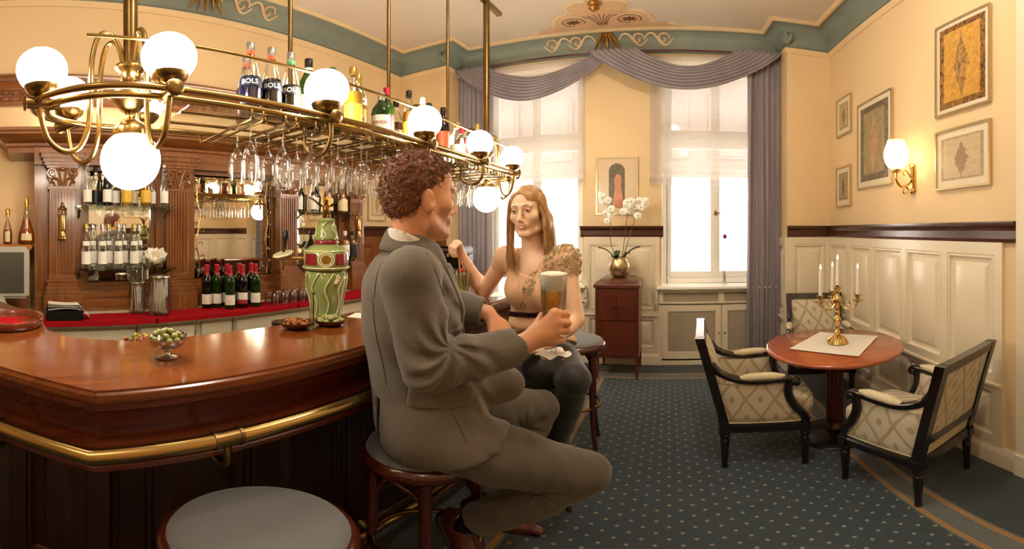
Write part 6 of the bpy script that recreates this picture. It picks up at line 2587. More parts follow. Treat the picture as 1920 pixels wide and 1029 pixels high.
def drapes(X, Y, Z):
    x = (X - TW.c[0]) * wr_[0] + (Y - TW.c[1]) * wr_[1]
    z = Z - 1.0
    return .0028 * np.sin(x * 95 + z * 30 + 1.5 * np.sin(z * 24)) * np.exp(-((Z - 1.12) / .11) ** 2) + .004 * np.sin(x * 60 + 1) * (Z < 1.0)


v.warp(drapes)
v.cone(nkw - np.array((0, 0, .06)), nkw + np.array((0, 0, .14)), .06, .075, .01, 'sub')
v.ell(TW(-.006, .105, .155), (.082, .085, .1), TW.M, .01, 'sub')
v.half((-.6, 1.8, .895), (.15, -.5, -1), .005)
bv = v.copy()
bl = v.build('blouse', M_blouse, wom, 1)
# belt
p = bv.copy()
p.inflate(.005)
p.box((-.605, 1.765, 1.062), (.2, .2, .013), Frame((0, 0, 0), R(186), R(6), R(-4)).M, .004, .003, 'int')
p.build('belt', M_belt, wom, 1)
# lace rosettes over the left shoulder and strap
rs = np.random.RandomState(11)
lc = MB()
BVt = np.empty(len(bl.data.vertices) * 3, np.float32)
bl.data.vertices.foreach_get('co', BVt)
BVt = BVt.reshape(-1, 3)
BNt = np.empty(len(bl.data.vertices) * 3, np.float32)
bl.data.vertices.foreach_get('normal', BNt)
BNt = BNt.reshape(-1, 3)
LL = TW.inv(BVt)
okm = np.where((LL[:, 0] < -.062 - .25 * np.maximum(0, .06 - LL[:, 2])) & (LL[:, 2] > -.07) & (LL[:, 1] > -.06))[0]
okm2 = np.where((np.abs(LL[:, 0] + .03 + (.06 - LL[:, 2]) * -.25) < .02) & (LL[:, 2] > -.02) & (LL[:, 2] < .075) & (LL[:, 1] > .06))[0]
for i in np.concatenate([rs.choice(okm, 420), rs.choice(okm2, 40) if len(okm2) else np.array([], int)]):
    p, n = V(BVt[i]), V(BNt[i])
    t1 = n.orthogonal().normalized()
    t2 = n.cross(t1)
    r0 = .004 + .005 * rs.rand()
    a0 = rs.rand() * 6
    lc.tube([p + n * (.003 + .0045 * sin(k * 2.1 + a0) + .0004 * k) + t1 * (r0 * (1 - k / 18) * cos(a0 + k * .75)) + t2 * (r0 * (1 - k / 18) * sin(a0 + k * .75)) for k in range(12)], .0017, 4, caps=False, flat=.6)
lo_ = world_child(lc, 'lace_rosettes', M_lace, wom, 80, 'cream ruffled lace on the shoulder')
lo_['kind'] = 'stuff'
# necklace
nk = []
for i in range(25):
    u = i / 24 * 2 - 1
    z = .15 - .21 * (1 - abs(u)) ** .8
    y_ = .034 + .098 * (1 - abs(u)) ** .4 + .022 * math.exp(-((z + .02) / .06) ** 2)
    nk.append(TW(.06 * u - .004, y_ if abs(u) < .97 else .03, z))
world_child(MB().tube(nk, .0009, 5), 'necklace', M_gold, wom)
pc = TW(-.004, .135, -.068)
world_child(MB().tube([(pc[0] + .009 * cos(a), pc[1] - .004, pc[2] + .012 * sin(a)) for a in [k * pi / 6 for k in range(12)]], .0018, 5, closed=True), 'pendant', M_gold, wom)

# trousers and shoes
v = Vol((-.84, 1.34, .38), (-.24, 1.98, 1.02), .0052)
v.ell(pelw, (.172, .126, .112), TW.M, .05)
for H_, K_, A_ in ((HRw, KRw, ARw), (HLw, KLw, ALw)):
    v.chain([H_, H_ + (K_ - H_) * .5, K_], [.094, .084, .065], .025)
    v.chain([K_, K_ + (A_ - K_) * .35, A_], [.06, .06, .042], .015)
v.warp(lambda X, Y, Z: .0018 * np.sin(X * 70 + Z * 40) * np.sin(Y * 45))
v.build('trousers', M_trs, wom, 1)
for A_ in (ARw, ALw):
    m = MB()
    d = V((.12, -.98, -.15)).normalized()
    A = V(A_)
    m.tube(bez([A - d * .03 + V((0, 0, -.05)), A + V((0, 0, -.06)), A + d * .08 + V((0, 0, -.068)), A + d * .15 + V((0, 0, -.078)), A + d * .185 + V((0, 0, -.08))], 4), [.02, .026, .029, .03, .03, .03, .031, .032, .033, .033, .034, .034, .033, .03, .026, .02, .01], 12, flat=.7)
    m.tube([A - d * .03 + V((0, 0, -.06)), A - d * .035 + V((0, 0, -.095))], [.016, .008], 8)
    world_child(m, 'shoe', M_black, wom)

# hair: cap and two falls, then strands laid along them
hv = Vol(HF2.c - np.array((.2, .2, .32)), HF2.c + .2, .0042)
e = lambda x, y, z, r, k=.02, mode='add': hv.ell(HF2(x * S2, y * S2, z * S2), [q * S2 for q in r], HF2.M, k, mode)
cn = lambda a, b, ra, rb, k=.02, sq=None: hv.cone(HF2(*a), HF2(*b), ra, rb, k, sq=sq)
e(0, -.016, .034, (.085, .1, .092), .03)
e(0, -.05, -.05, (.08, .065, .1), .03)
e(0, .046, .06, (.066, .05, .042), .02)
X_ = HF2.M[:, 0]
# her right side falls forward over the shoulder, her left side hangs to the collar
cn((.074, .01, .04), (.082, .015, -.07), .022, .022, .02, (X_, .5))
cn((.078, .015, -.07), (.074, .045, -.19), .024, .022, .02, (X_, .45))
cn((.074, .045, -.19), (.066, .06, -.24), .02, .006, .02, (X_, .45))
cn((-.072, .012, .045), (-.088, .008, -.06), .026, .03, .02, (X_, .6))
cn((-.082, .008, -.06), (-.083, -.004, -.15), .032, .034, .02, (X_, .45))
cn((-.083, -.004, -.15), (-.082, -.01, -.178), .03, .02, .02, (X_, .45))
cn((-.03, -.07, -.05), (-.05, -.06, -.16), .06, .05, .03)

def strands(X, Y, Z):
    px, py, pz = X - HF2.c[0], Y - HF2.c[1], Z - HF2.c[2]
    x = px * HF2.M[0, 0] + py * HF2.M[1, 0]
    y = px * HF2.M[0, 1] + py * HF2.M[1, 1]
    a = np.arctan2(x, y + .02)
    return (.0016 * np.sin(a * 46 + pz * 25) + .0012 * np.sin(a * 83 - pz * 40)) * np.clip((.04 - y) / .04, .15, 1)


hv.warp(strands)
e(0, .107, -.032, (.062, .06, .08), .008, 'sub')
e(.01, .118, .042, (.046, .05, .054), .006, 'sub')
hg = hv.build('hair', M_hair2, wom, 1)
st_ = MB()
rs = np.random.RandomState(8)
for i in range(760):
    sd = 1 if i % 2 else -1
    x0 = .012 + .002 * rs.randn()
    y0 = .05 - .13 * rs.rand()
    zt = .034 + .092 * sqrt(max(0, 1 - ((y0 + .016) / .1) ** 2 - .02))
    out = rs.rand()
    wx = .074 + .016 * out
    yy = y0 * .55 + .012
    if sd > 0:
        end = (.056 + .03 * out, .03 + .06 * rs.rand(), -.19 - .07 * rs.rand())
        mid = (.08 + .01 * out, .01 + .035 * rs.rand() + yy * .3, -.09)
    else:
        end = (-.07 - .032 * out, -.005 + .08 * (rs.rand() - .5), -.165 - .03 * rs.rand())
        mid = (-.084 - .016 * out, .0 + .06 * (rs.rand() - .4), -.07)
    pts = bez([HF2(sd * x0 * S2, y0 * S2, (zt + .001) * S2), HF2(sd * .055 * S2, y0 * .95 * S2, (.034 + .078 * sqrt(max(.05, 1 - ((y0 + .016) / .1) ** 2)) * .88) * S2), HF2(sd * wx * S2, (yy + .004) * S2, .02 * S2), HF2(*mid), HF2(*end)], 5)
    n = len(pts)
    st_.tube(pts, [.0013 * (1 - .75 * (k / n) ** 2) for k in range(n)], 4, caps=False)
so = world_child(st_, 'hair_strands', M_hair2, wom, 80)
so['kind'] = 'stuff'

# ------------------------------------------------------------------ bottles
ORD = ['first', 'second', 'third', 'fourth', 'fifth', 'sixth', 'seventh', 'eighth', 'ninth', 'tenth', 'eleventh', 'twelfth', 'thirteenth', 'fourteenth', 'fifteenth', 'sixteenth']


def liquid(name, col, rough=.08):
    return mat(name, col, rough, coat=.6, noise=(4, .08), trans=.15)


def bglass(name, col, op=.35, edge=.5):
    """coloured bottle glass: tinted, see-through at the centre, glossy"""
    if name in MATS:
        return MATS[name]
    q = NT(name)
    q.b.inputs['Base Color'].default_value = (*lin(col), 1)
    q.b.inputs['Roughness'].default_value = .06
    q.b.inputs['Coat Weight'].default_value = .5
    tr = q.n('ShaderNodeBsdfTransparent')
    tr.inputs[0].default_value = (*[min(1, c ** .5 * 1.1) for c in lin(col)], 1)
    mx = q.n('ShaderNodeMixShader')
    lw = q.n('ShaderNodeLayerWeight', Blend=.4)
    q.l(q.math('ADD', q.math('MULTIPLY', lw.outputs['Facing'], edge), op), mx.inputs[0])
    q.l(tr.outputs[0], mx.inputs[1])
    q.l(q.b.outputs[0], mx.inputs[2])
    q.l(mx.outputs[0], q.t.nodes['Material Output'].inputs[0])
    MATS[name] = q.m
    return q.m


G_green = bglass('green_bottle_glass', '#2c4a18')
G_dark = bglass('dark_bottle_glass', '#1a1410', .6)
G_clear = glassy('bottle_clear_glass', (.96, .97, .95), gloss=.2)
L_blue, L_black, L_amber = liquid('blue_liqueur', '#101a4e'), liquid('black_liqueur', '#120c0a'), liquid('amber_spirit', '#b5701c')
L_yel, L_brown, L_red = liquid('yellow_liqueur', '#d8a020'), liquid('brown_spirit', '#6a3410'), liquid('red_aperitif', '#8e1a14')
L_wine, L_water, L_orange = liquid('red_wine', '#1c0508'), M_clear, liquid('cognac_orange', '#a8480e')
P_white, P_cream, P_black = mat('label_white', '#ece6d8', .6, noise=(30, .05)), mat('label_cream', '#dcc99a', .6, noise=(30, .1)), mat('label_black', '#17130f', .45)
P_red, P_yel, P_navy, P_pink = mat('label_red', '#a8282a', .5), mat('label_yellow', '#e0b23a', .5, noise=(20, .1)), mat('label_navy', '#101430', .4), mat('label_pink', '#d99a92', .5)
P_or, P_grn = mat('label_orange', '#c9562e', .5), mat('label_green', '#4f8a5c', .5)
K_sil, K_gold, K_blk = mat('cap_silver', '#b9b6b0', .3, .9), mat('cap_gold', '#c9a55a', .3, .9), mat('cap_black', '#15110f', .35)
K_red, K_wht, K_grn = mat('cap_red', '#a81e2a', .35), mat('cap_white', '#e8e4da', .4), mat('cap_green', '#3c5a2a', .4)


def prof(kind):
    return {
        'bols': [(0, 0), (.036, 0), (.04, .006), (.04, .07), (.0405, .1), (.038, .135), (.031, .175), (.021, .215), (.0145, .24), (.0135, .28), (.0135, .288), (0, .288)],
        'round': [(0, 0), (.036, 0), (.039, .006), (.039, .17), (.036, .195), (.022, .225), (.0145, .245), (.014, .295), (0, .295)],
        'wine': [(0, 0), (.034, 0), (.0375, .006), (.0375, .19), (.035, .207), (.022, .228), (.015, .25), (.0145, .3), (0, .3)],
        'slim': [(0, 0), (.03, 0), (.0325, .006), (.033, .15), (.03, .18), (.02, .22), (.0135, .255), (.013, .3), (0, .3)],
        'tall': [(0, 0), (.03, 0), (.033, .006), (.033, .14), (.026, .19), (.017, .25), (.0125, .3), (.012, .345), (0, .345)],
        'squat': [(0, 0), (.042, 0), (.046, .006), (.046, .13), (.043, .155), (.026, .18), (.0155, .195), (.015, .24), (0, .24)],
        'decanter': [(0, 0), (.05, 0), (.058, .008), (.06, .03), (.054, .075), (.04, .125), (.026, .17), (.018, .21), (.0145, .25), (.014, .32), (0, .32)],
        'flat': [(0, 0), (.052, 0), (.058, .006), (.06, .05), (.054, .1), (.036, .14), (.02, .165), (.0145, .185), (.014, .24), (0, .24)],
    }[kind]


BM = {}


def bottle(kind, glass, liq, fill, cap, labels, loc_, label, face=0., neck=None, group=None, s=1., cap_h=.035, squash=1.):
    """glass body with liquid, cap, neck foil and wrapped labels"""
    pr = [(r * s, z * s) for r, z in prof(kind)]
    H = pr[-1][1]
    cat_ = 'bottle'
    r = thing('bottle', loc_, label, cat_, group, face)
    key = (kind, glass.name, s, squash)
    if key not in BM:
        BM[key] = MB().lathe(pr, 20, sy=squash).mesh('glass', glass, 70)
    link('glass', BM[key], r)
    if liq:
        key = (kind, liq.name, fill, s, squash)
        if key not in BM:
            ip = [(0, .004)] + [((a - .0022 * s), b + .003) for a, b in pr[1:-1] if b < H * fill]
            # radius at fill height
            for (a0, b0), (a1, b1) in zip(pr[1:-1], pr[2:-1]):
                if b0 <= H * fill < b1:
                    t = (H * fill - b0) / (b1 - b0)
                    ip.append((a0 + (a1 - a0) * t - .0022 * s, H * fill))
            ip.append((0, ip[-1][1]))
            BM[key] = MB().lathe(ip, 18, sy=squash).mesh('liquid', liq, 70)
        link('liquid', BM[key], r)
    cr = pr[-2][0]
    key = ('cap', cap.name, round(cr, 4), cap_h, H)
    if key not in BM:
        BM[key] = MB().lathe([(cr * 1.12, H - cap_h), (cr * 1.16, H - cap_h + .002), (cr * 1.16, H + .002), (cr * .9, H + .005), (0, H + .005)], 16).mesh('cap', cap, 50)
    link('cap', BM[key], r)

    def rad(z):
        for (a0, b0), (a1, b1) in zip(pr, pr[1:]):
            if b0 <= z <= b1:
                return a0 + (a1 - a0) * ((z - b0) / max(1e-6, b1 - b0))
        return pr[1][0]
    if neck:
        m_, z0, z1 = neck
        link('neck_foil', MB().lathe([(rad(lerp(z0, z1, t)) + .0009, lerp(z0, z1, t)) for t in (0, .25, .5, .75, 1)], 16, caps=False).mesh('neck_foil', m_, 60), r)
    for z0, z1, arc_, m_, txt, tm in labels:
        z0, z1 = z0 * s, z1 * s
        lm_ = MB().grid(lambda u, v: ((rad(lerp(z0, z1, v)) + .0012) * cos((u - .5) * arc_), (rad(lerp(z0, z1, v)) + .0012) * sin((u - .5) * arc_) * squash, lerp(z0, z1, v)), 13, 5)
        lo = link('label', lm_.mesh('label', m_, 70), r)
        if txt:
            zc, hgt = (z0 + z1) / 2, (z1 - z0)
            R0 = rad(zc) + .0019
            wmax = min(arc_ * .82, 1.5) * R0
            me = text_mesh(txt, min(hgt * .8, wmax / max(1, len(txt)) * 1.75), tm, 'lettering', .0004, lambda u, t: ((rad(zc + t) + .0019) * cos(u / R0), (rad(zc + t) + .0019) * sin(u / R0) * squash, zc + t), None)
            link('lettering', me, lo)
    return r


def facecam(x, y, j=0.):
    return atan2(-y, -x) + j


ZP = ZR + .001
GR = 'bottles on the hanging rack'
DK = mat('ink_dark', '#2a1a14', .6)
RD = mat('ink_red', '#9a1f24', .6)
WT = mat('ink_white', '#f0ece2', .6)
rack = [
    (-1.2, .70, 'bols', G_clear, L_blue, .5, K_sil, [(.1, .135, 2.6, P_navy, 'BOLS', WT)], (P_or, .235, .256), 'blue liqueur bottle with navy label, nearest on the hanging rack'),
    (-1.31, .745, 'bols', G_clear, L_red, .5, K_sil, [(.1, .135, 2.6, P_navy, 'BOLS', WT)], (P_or, .235, .256), 'red liqueur bottle half hidden behind the blue one on the rack'),
    (-1.2, .787, 'bols', G_clear, L_black, .52, K_sil, [(.1, .135, 2.6, P_navy, 'BOLS', WT)], (P_or, .235, .256), 'dark liqueur bottle with orange neck band, right of the blue one'),
    (-1.2, .872, 'bols', G_clear, L_black, .5, K_sil, [(.1, .135, 2.6, P_black, 'BOLS', WT)], (P_grn, .235, .256), 'dark liqueur bottle with black label and green neck band'),
    (-1.22, .972, 'round', G_green, L_black, .6, K_blk, [(.05, .13, 2.4, P_cream, None, DK)], (P_white, .245, .255), 'green bottle with black cap beside the green banded liqueur bottle'),
    (-1.33, 1.08, 'round', G_dark, None, .5, K_blk, [(.05, .13, 2.4, P_white, None, DK)], None, 'dark bottle with black cap behind the second globe'),
    (-1.24, 1.115, 'slim', G_green, None, .5, K_grn, [(.04, .12, 2.4, P_white, None, DK)], None, 'green bottle with green cap behind the second globe'),
    (-1.17, 1.165, 'round', G_clear, L_yel, .6, K_gold, [(.04, .12, 2.4, P_yel, None, DK)], None, 'yellow liqueur bottle right beside the second globe'),
    (-1.21, 1.235, 'round', G_clear, L_yel, .55, K_gold, [(.14, .172, 2.5, P_white, 'AVERNA', RD), (.03, .12, 2.2, P_yel, 'Amaro', DK)], (K_gold, .24, .262), 'yellow bottle with white and yellow labels right of the second globe'),
    (-1.3, 1.33, 'slim', G_clear, L_brown, .5, K_blk, [(.03, .1, 2.4, P_pink, None, DK)], None, 'small bottle with pink label behind the white labelled yellow one'),
    (-1.2, 1.375, 'squat', G_green, L_black, .3, K_sil, [(.045, .12, 2.3, P_white, 'PERNOD', RD)], (K_sil, .2, .22), 'squat green bottle with round white label and silver cap'),
    (-1.24, 1.46, 'round', G_green, None, .5, K_red, [(.03, .15, 2.4, P_red, None, WT)], None, 'bottle with red cap and red label right of the squat green bottle'),
    (-1.33, 1.53, 'round', G_clear, L_amber, .6, K_gold, [(.05, .12, 2.3, P_cream, None, DK)], None, 'amber bottle with pale gold cap behind the red capped one'),
    (-1.19, 1.57, 'slim', G_clear, L_amber, .62, K_blk, [(.05, .13, 2.3, P_yel, None, DK)], None, 'amber bottle with yellow label left of the third globe'),
    (-1.32, 1.63, 'round', G_clear, L_brown, .55, K_blk, [(.05, .12, 2.3, P_cream, None, DK)], None, 'brown bottle with dark cap behind the third globe'),
    (-1.2, 1.70, 'slim', G_clear, None, .5, K_wht, [(.05, .14, 2.4, P_white, None, DK)], None, 'clear bottle with tall white cap behind the third globe'),
    (-1.22, 1.79, 'round', G_clear, None, .5, K_blk, [(.04, .13, 2.4, P_white, None, DK)], None, 'clear bottle with black cap right of the third globe'),
    (-1.2, 1.9, 'round', G_dark, None, .5, K_blk, [(.04, .15, 2.4, P_or, None, DK)], None, 'dark bottle with a large orange label before the fourth globe'),
    (-1.25, 1.985, 'slim', G_clear, None, .5, K_sil, [(.04, .12, 2.4, P_cream, None, DK)], None, 'slim clear bottle with cream label near the fourth globe'),
    (-1.2, 2.05, 'squat', G_clear, None, .5, K_gold, [(.03, .1, 2.4, P_white, None, DK)], None, 'squat clear bottle behind the fourth globe'),
    (-1.24, 2.18, 'squat', G_clear, L_red, .7, K_red, [(.03, .1, 2.4, P_red, None, DK)], None, 'squat red bottle behind the fourth globe'),
    (-1.2, 2.32, 'round', G_green, None, .5, K_gold, [(.04, .12, 2.4, P_cream, None, DK)], None, 'green bottle with gold cap near the far end of the rack'),
    (-1.33, 2.38, 'slim', G_clear, L_amber, .6, K_blk, [(.04, .12, 2.4, P_white, None, DK)], None, 'amber bottle farthest along the rack'),
]
random.seed(21)
for x, y, k, g, lq, fl_, cp_, lbs, nk_, lb in rack:
    bottle(k, g, lq, fl_, cp_, lbs, (x, y, ZP), lb, facecam(x, y, random.uniform(-.12, .12)), nk_, GR)

# shelves of the back bar
x0, ya, yb, z = SHELF[(0, 0)]
up = [('tall', G_clear, None, K_wht, P_white, 'tall clear bottle with white label at the left end of the upper shelf'),
      ('round', G_clear, None, K_blk, P_black, 'clear bottle with black label, second on the upper left shelf'),
      ('slim', G_dark, None, K_wht, P_white, 'dark bottle with white cap, third on the upper left shelf'),
      ('round', G_clear, None, K_sil, P_white, 'clear bottle with silver cap, fourth on the upper left shelf'),
      ('round', G_clear, L_yel, K_gold, P_yel, 'yellow bottle, fifth on the upper left shelf behind the big globe'),
      ('slim', G_clear, None, K_wht, P_cream, 'clear bottle with cream label, sixth on the upper left shelf'),
      ('round', G_clear, L_amber, K_red, P_yel, 'amber bottle with red cap, seventh on the upper left shelf'),
      ('slim', G_clear, None, K_sil, P_white, 'slim clear bottle, eighth on the upper left shelf'),
      ('tall', G_clear, None, K_wht, P_white, 'tall clear bottle at the right end of the upper left shelf')]
for i, (k, g, lq, cp_, lb_, txt) in enumerate(up):
    y = lerp(ya + .08, yb - .06, i / 8)
    x = x0 + (.04 if i % 2 == 0 else -.04)
    bottle(k, g, lq, .6, cp_, [(.03, .12, 2.4, lb_, None, DK)], (x, y, z), txt, facecam(x, y), None, 'bottles on the upper left shelf', s=.92 if k != 'tall' else .9)
x0, ya, yb, z = SHELF[(0, 1)]
for i in range(8):
    y = lerp(ya + .07, yb - .22, i / 7)
    x = x0 + (.05 if i % 2 == 0 else -.035)
    bottle('slim', G_clear, None, .6, K_sil if i % 3 else K_gold, [(.03, .115, 2.5, P_white, None, DK), (.155, .185, 1.6, P_white, None, DK)], (x, y, z),
           f'clear schnapps bottle with white label, {ORD[i]} from the left on the lower shelf', facecam(x, y), (K_sil, .245, .265), 'schnapps bottles on the lower left shelf', s=.97)
x0, ya, yb, z = SHELF[(2, 0)]
for i, (k, g, lq, cp_, lb_, txt) in enumerate([('slim', G_clear, None, K_wht, P_white, 'clear bottle first on the upper right shelf'), ('slim', G_clear, None, K_sil, P_white, 'clear bottle with silver cap second on the upper right shelf'),
        ('round', G_dark, None, K_blk, P_white, 'dark whiskey bottle with white label, third on the upper right shelf'), ('round', G_clear, L_amber, K_gold, P_yel, 'amber whiskey bottle with yellow label, fourth on the upper right shelf'),
        ('round', G_clear, L_brown, K_wht, P_white, 'brown whiskey bottle with white label, fifth on the upper right shelf'), ('round', G_clear, L_amber, K_blk, P_cream, 'amber whiskey bottle with cream label, sixth on the upper right shelf'),
        ('squat', G_clear, L_brown, K_blk, P_cream, 'broad whiskey bottle with large cream label at the right end of the upper shelf')]):
    y = lerp(ya + .06, yb - .06, i / 6)
    x = x0 + (.04 if i % 2 else -.03)
    bottle(k, g, lq, .65, cp_, [(.02, .14, 2.6, lb_, None, DK)], (x, y, z), txt, facecam(x, y), None, 'bottles on the upper right shelf', s=.9)
x0, ya, yb, z = SHELF[(2, 1)]
for i, (k, g, lq, cp_, lb_, txt, sq_) in enumerate([('flat', G_green, None, K_grn, P_grn, 'round green bottle on the lower right shelf', .6), ('squat', G_clear, L_amber, K_wht, P_white, 'square whiskey bottle with white label left of the black labelled one', 1), ('squat', G_clear, L_brown, K_blk, P_black, 'square whiskey bottle with black label on the lower right shelf', 1)]):
    y = (2.40, 2.505, 2.60)[i]
    bottle(k, g, lq, .7, cp_, [(.02, .12, 2.3, lb_, None, WT)], (x0 + .05, y, z), txt, facecam(x0, y), None, 'bottles on the lower right shelf', s=1., squash=sq_)
# wine on the runner
wn_ = [(-2.46, 1.27, 0), (-2.46, 1.37, 1), (-2.46, 1.475, 2), (-2.56, 1.14, 3), (-2.555, 1.215, 4), (-2.565, 1.30, 5), (-2.565, 1.40, 6), (-2.565, 1.5, 7)]
wl_ = ['red wine bottle with white label, left of the front three', 'red wine bottle with red and white label, middle of the front three', 'red wine bottle with white label, right of the front three']
for x, y, i in wn_:
    lbs = [(.03, .1, 2.2, P_white, None, DK)]
    if i == 1:
        lbs = [(.06, .11, 2.2, P_white, None, DK), (.03, .06, 2.2, P_red, None, DK)]
    bottle('wine', G_dark if i % 2 else G_green, L_wine, .72, K_red, lbs, (x, y, .9075), wl_[i] if i < 3 else f'red wine bottle, {ORD[i - 3]} from the left of the back row', facecam(x, y), (K_red, .235, .265), 'wine bottles on the back counter', cap_h=.05)

# cognac on the side shelf with its cabinet and the till
sv = thing('side_cabinet', (-2.83, -.42, .9), 'walnut side cabinet under the two cognac bottles', 'cabinet')
MB().box((-.22, -.33, .0), (.05, .36, .42)).build('carcass', M_bb, sv, smooth=0)
MB().box((-.22, -.33, .42), (.13, .375, .455)).build('top_board', wood('honey_shelf', '#a0581e', '#c47a30', .3, axis=1), sv, smooth=0, bevel=.008)
MB().box((.05, -.3, .03), (.065, .33, .36)).build('door', M_bb, sv, smooth=0, bevel=.006)
bottle('decanter', G_clear, L_orange, .55, K_gold, [(.03, .075, 1.3, P_cream, None, DK)], (-2.76, -.085, 1.356), 'tall cognac bottle with orange brandy by the walnut panel', facecam(-2.76, -.085), (K_gold, .26, .29), 'cognac bottles', cap_h=.05)
bottle('flat', G_clear, L_orange, .42, K_gold, [(.02, .09, 1.1, P_cream, None, DK)], (-2.76, -.215, 1.356), 'flat cognac bottle with lozenge label at the left edge', facecam(-2.76, -.2), (K_gold, .19, .21), 'cognac bottles', squash=.55)
M_till = mat('till_grey', '#a7a294', .45, noise=(10, .04))
tl_ = thing('till_monitor', (-2.52, -.26, .9), 'grey till monitor on its stand at the left edge', 'monitor', None, R(8))
MB().box((-.1, -.13, 0), (.1, .13, .03)).lathe([(.1, .03), (.08, .06), (.05, .1), (.05, .14)], 20).build('stand', M_till, tl_, bevel=.006)
MB().box((-.03, -.2, .12), (.03, .2, .45)).build('casing', M_till, tl_, smooth=0, bevel=.018, bseg=3)
MB().box((.03, -.165, .155), (.0315, .165, .415)).build('screen', mat('till_screen', '#4e4a42', .15), tl_, smooth=0)

# napkin holder, straw jars, sachets
nh = thing('napkin_holder', (-2.44, .155, .9055), 'black napkin holder with white napkins on the red runner', 'napkin holder')
MB().box((-.06, -.11, 0), (.06, .11, .012)).box((-.06, -.11, .012), (-.05, .11, .085)).box((.05, -.11, .012), (.06, .11, .06)).box((-.05, -.11, .012), (.05, -.1, .085)).build('holder', M_black, nh, smooth=0)
for k in range(4):
    MB().grid(lambda u, v: (lerp(-.048, .048, v), lerp(-.098, .1 + .05 * min(1, k / 2), u), .062 + .014 * k + .01 * sin(u * 3 + k) - (.09 * max(0, u - .75) / .25 * (k / 3) ** 1)), 16, 4).build('napkin', M_white, nh, smooth=80)
for (y, r_, h_, n, lb) in ((.765, .068, .245, 26, 'large ribbed glass straw jar on the red runner'), (.64, .055, .2, 12, 'smaller glass straw jar behind the large one')):
    jr = thing('straw_jar', (-2.47 if n > 20 else -2.56, y, .9075), lb, 'jar')
    ribs = [(r_ * (1 + .02 * (i % 2)), 0) for i in range(2)]
    MB().lathe([(0, .004), (r_ * .96, 0), (r_, .006), (r_, h_ * .42), (r_ * 1.03, h_ * .45), (r_ * 1.03, h_ * .5), (r_, h_ * .53), (r_, h_ - .01), (r_ * .96, h_), (r_ * .93, h_ - .004), (r_ * .95, .01), (0, .012)], 28).build('glass', M_clear, jr, smooth=50)
    random.seed(n)
    for i in range(n):
        a, rr_1 = random.uniform(0, 6.28), r_ * .75 * sqrt(random.random())
        b = random.uniform(-.01, .01)
        MB().tube([(rr_1 * cos(a), rr_1 * sin(a), .014), (rr_1 * cos(a) + b, rr_1 * sin(a) + b, h_ * random.uniform(.82, .95))], .0035, 6).build('straw', [P_white, P_white, P_cream][i % 3], jr)
    MB().lathe([(r_ * 1.0, h_), (r_ * .98, h_ + .008), (r_ * .6, h_ + .014), (0, h_ + .016)], 24).build('lid', M_steel, jr)
x0, ya, yb, z = SHELF[(0, 1)]
sh = thing('sachet_basket', (x0 + .05, yb - .13, z), 'glass basket of folded sachets on the lower left shelf', 'basket')
MB().lathe([(0, .002), (.05, .002), (.065, .03), (.075, .065), (.072, .065), (.06, .03), (0, .006)], 24).build('bowl', M_clear, sh)
random.seed(5)
for i in range(12):
    a = i * .52
    MB().cbox((.03 * cos(a), .045 * sin(a) * 1.1, .065 + .01 * (i % 3)), (.006, .045, .09), Matrix.Rotation(random.uniform(-.6, .6), 3, 'X') @ Matrix.Rotation(random.uniform(-.35, .35), 3, 'Y')).build('sachet', [P_cream, P_white, P_white][i % 3], sh, smooth=0)

# ------------------------------------------------------------------ glassware
G_thin = glassy('crystal', (.99, .99, .98), gloss=.3)


def hang_glass():
    p = [(.035, 0), (.034, -.0015), (.02, -.004), (.006, -.008), (.0035, -.014), (.003, -.075), (.0045, -.083), (.012, -.092), (.024, -.112), (.0325, -.14), (.034, -.165), (.031, -.2), (.027, -.226)]
    return MB().lathe(p, 18, caps=False).lathe([(.0272, -.2262), (.0276, -.2255), (.0268, -.225)], 18, caps=False).lathe([(0, .0005), (.035, 0)], 18, caps=False)


HG = hang_glass().mesh('stem_glass', G_thin, 60)
for k, y in enumerate(SLOTS):
    for j in range(3):
        x = (-1.125, -1.215, -1.305)[j]
        if (k == 0 and j == 2):
            continue
        o = link('stem_glass', HG, None, (x, y, ZR - .046))
        o.rotation_euler = (0, 0, .3 * k + j)
        o.scale = (.9, .9, .89)
        tag(o, f'clear stem glass hanging in the {ORD[k]} runner from the near end, {["front", "middle", "rear"][j]} of its row', 'glass', 'stem glasses hanging under the rack')
# tumblers turned over on the runner
TU = MB().lathe([(.026, .085), (.0275, .083), (.031, .04), (.034, .001), (.0325, .001), (.0295, .04), (.026, .079), (0, .08)], 16, caps=False).lathe([(0, .085), (.026, .085)], 16, caps=False).mesh('tumbler', G_thin, 50)
n = 0
for i in range(8):
    for j in range(2):
        y, x = 1.63 + .082 * i, -2.44 - .085 * j
        o = link('tumbler', TU, None, (x, y, .9075))
        tag(o, f'upturned clear tumbler, {ORD[i]} from the wine bottles in the {["front", "rear"][j]} row', 'glass', 'upturned tumblers on the red runner')
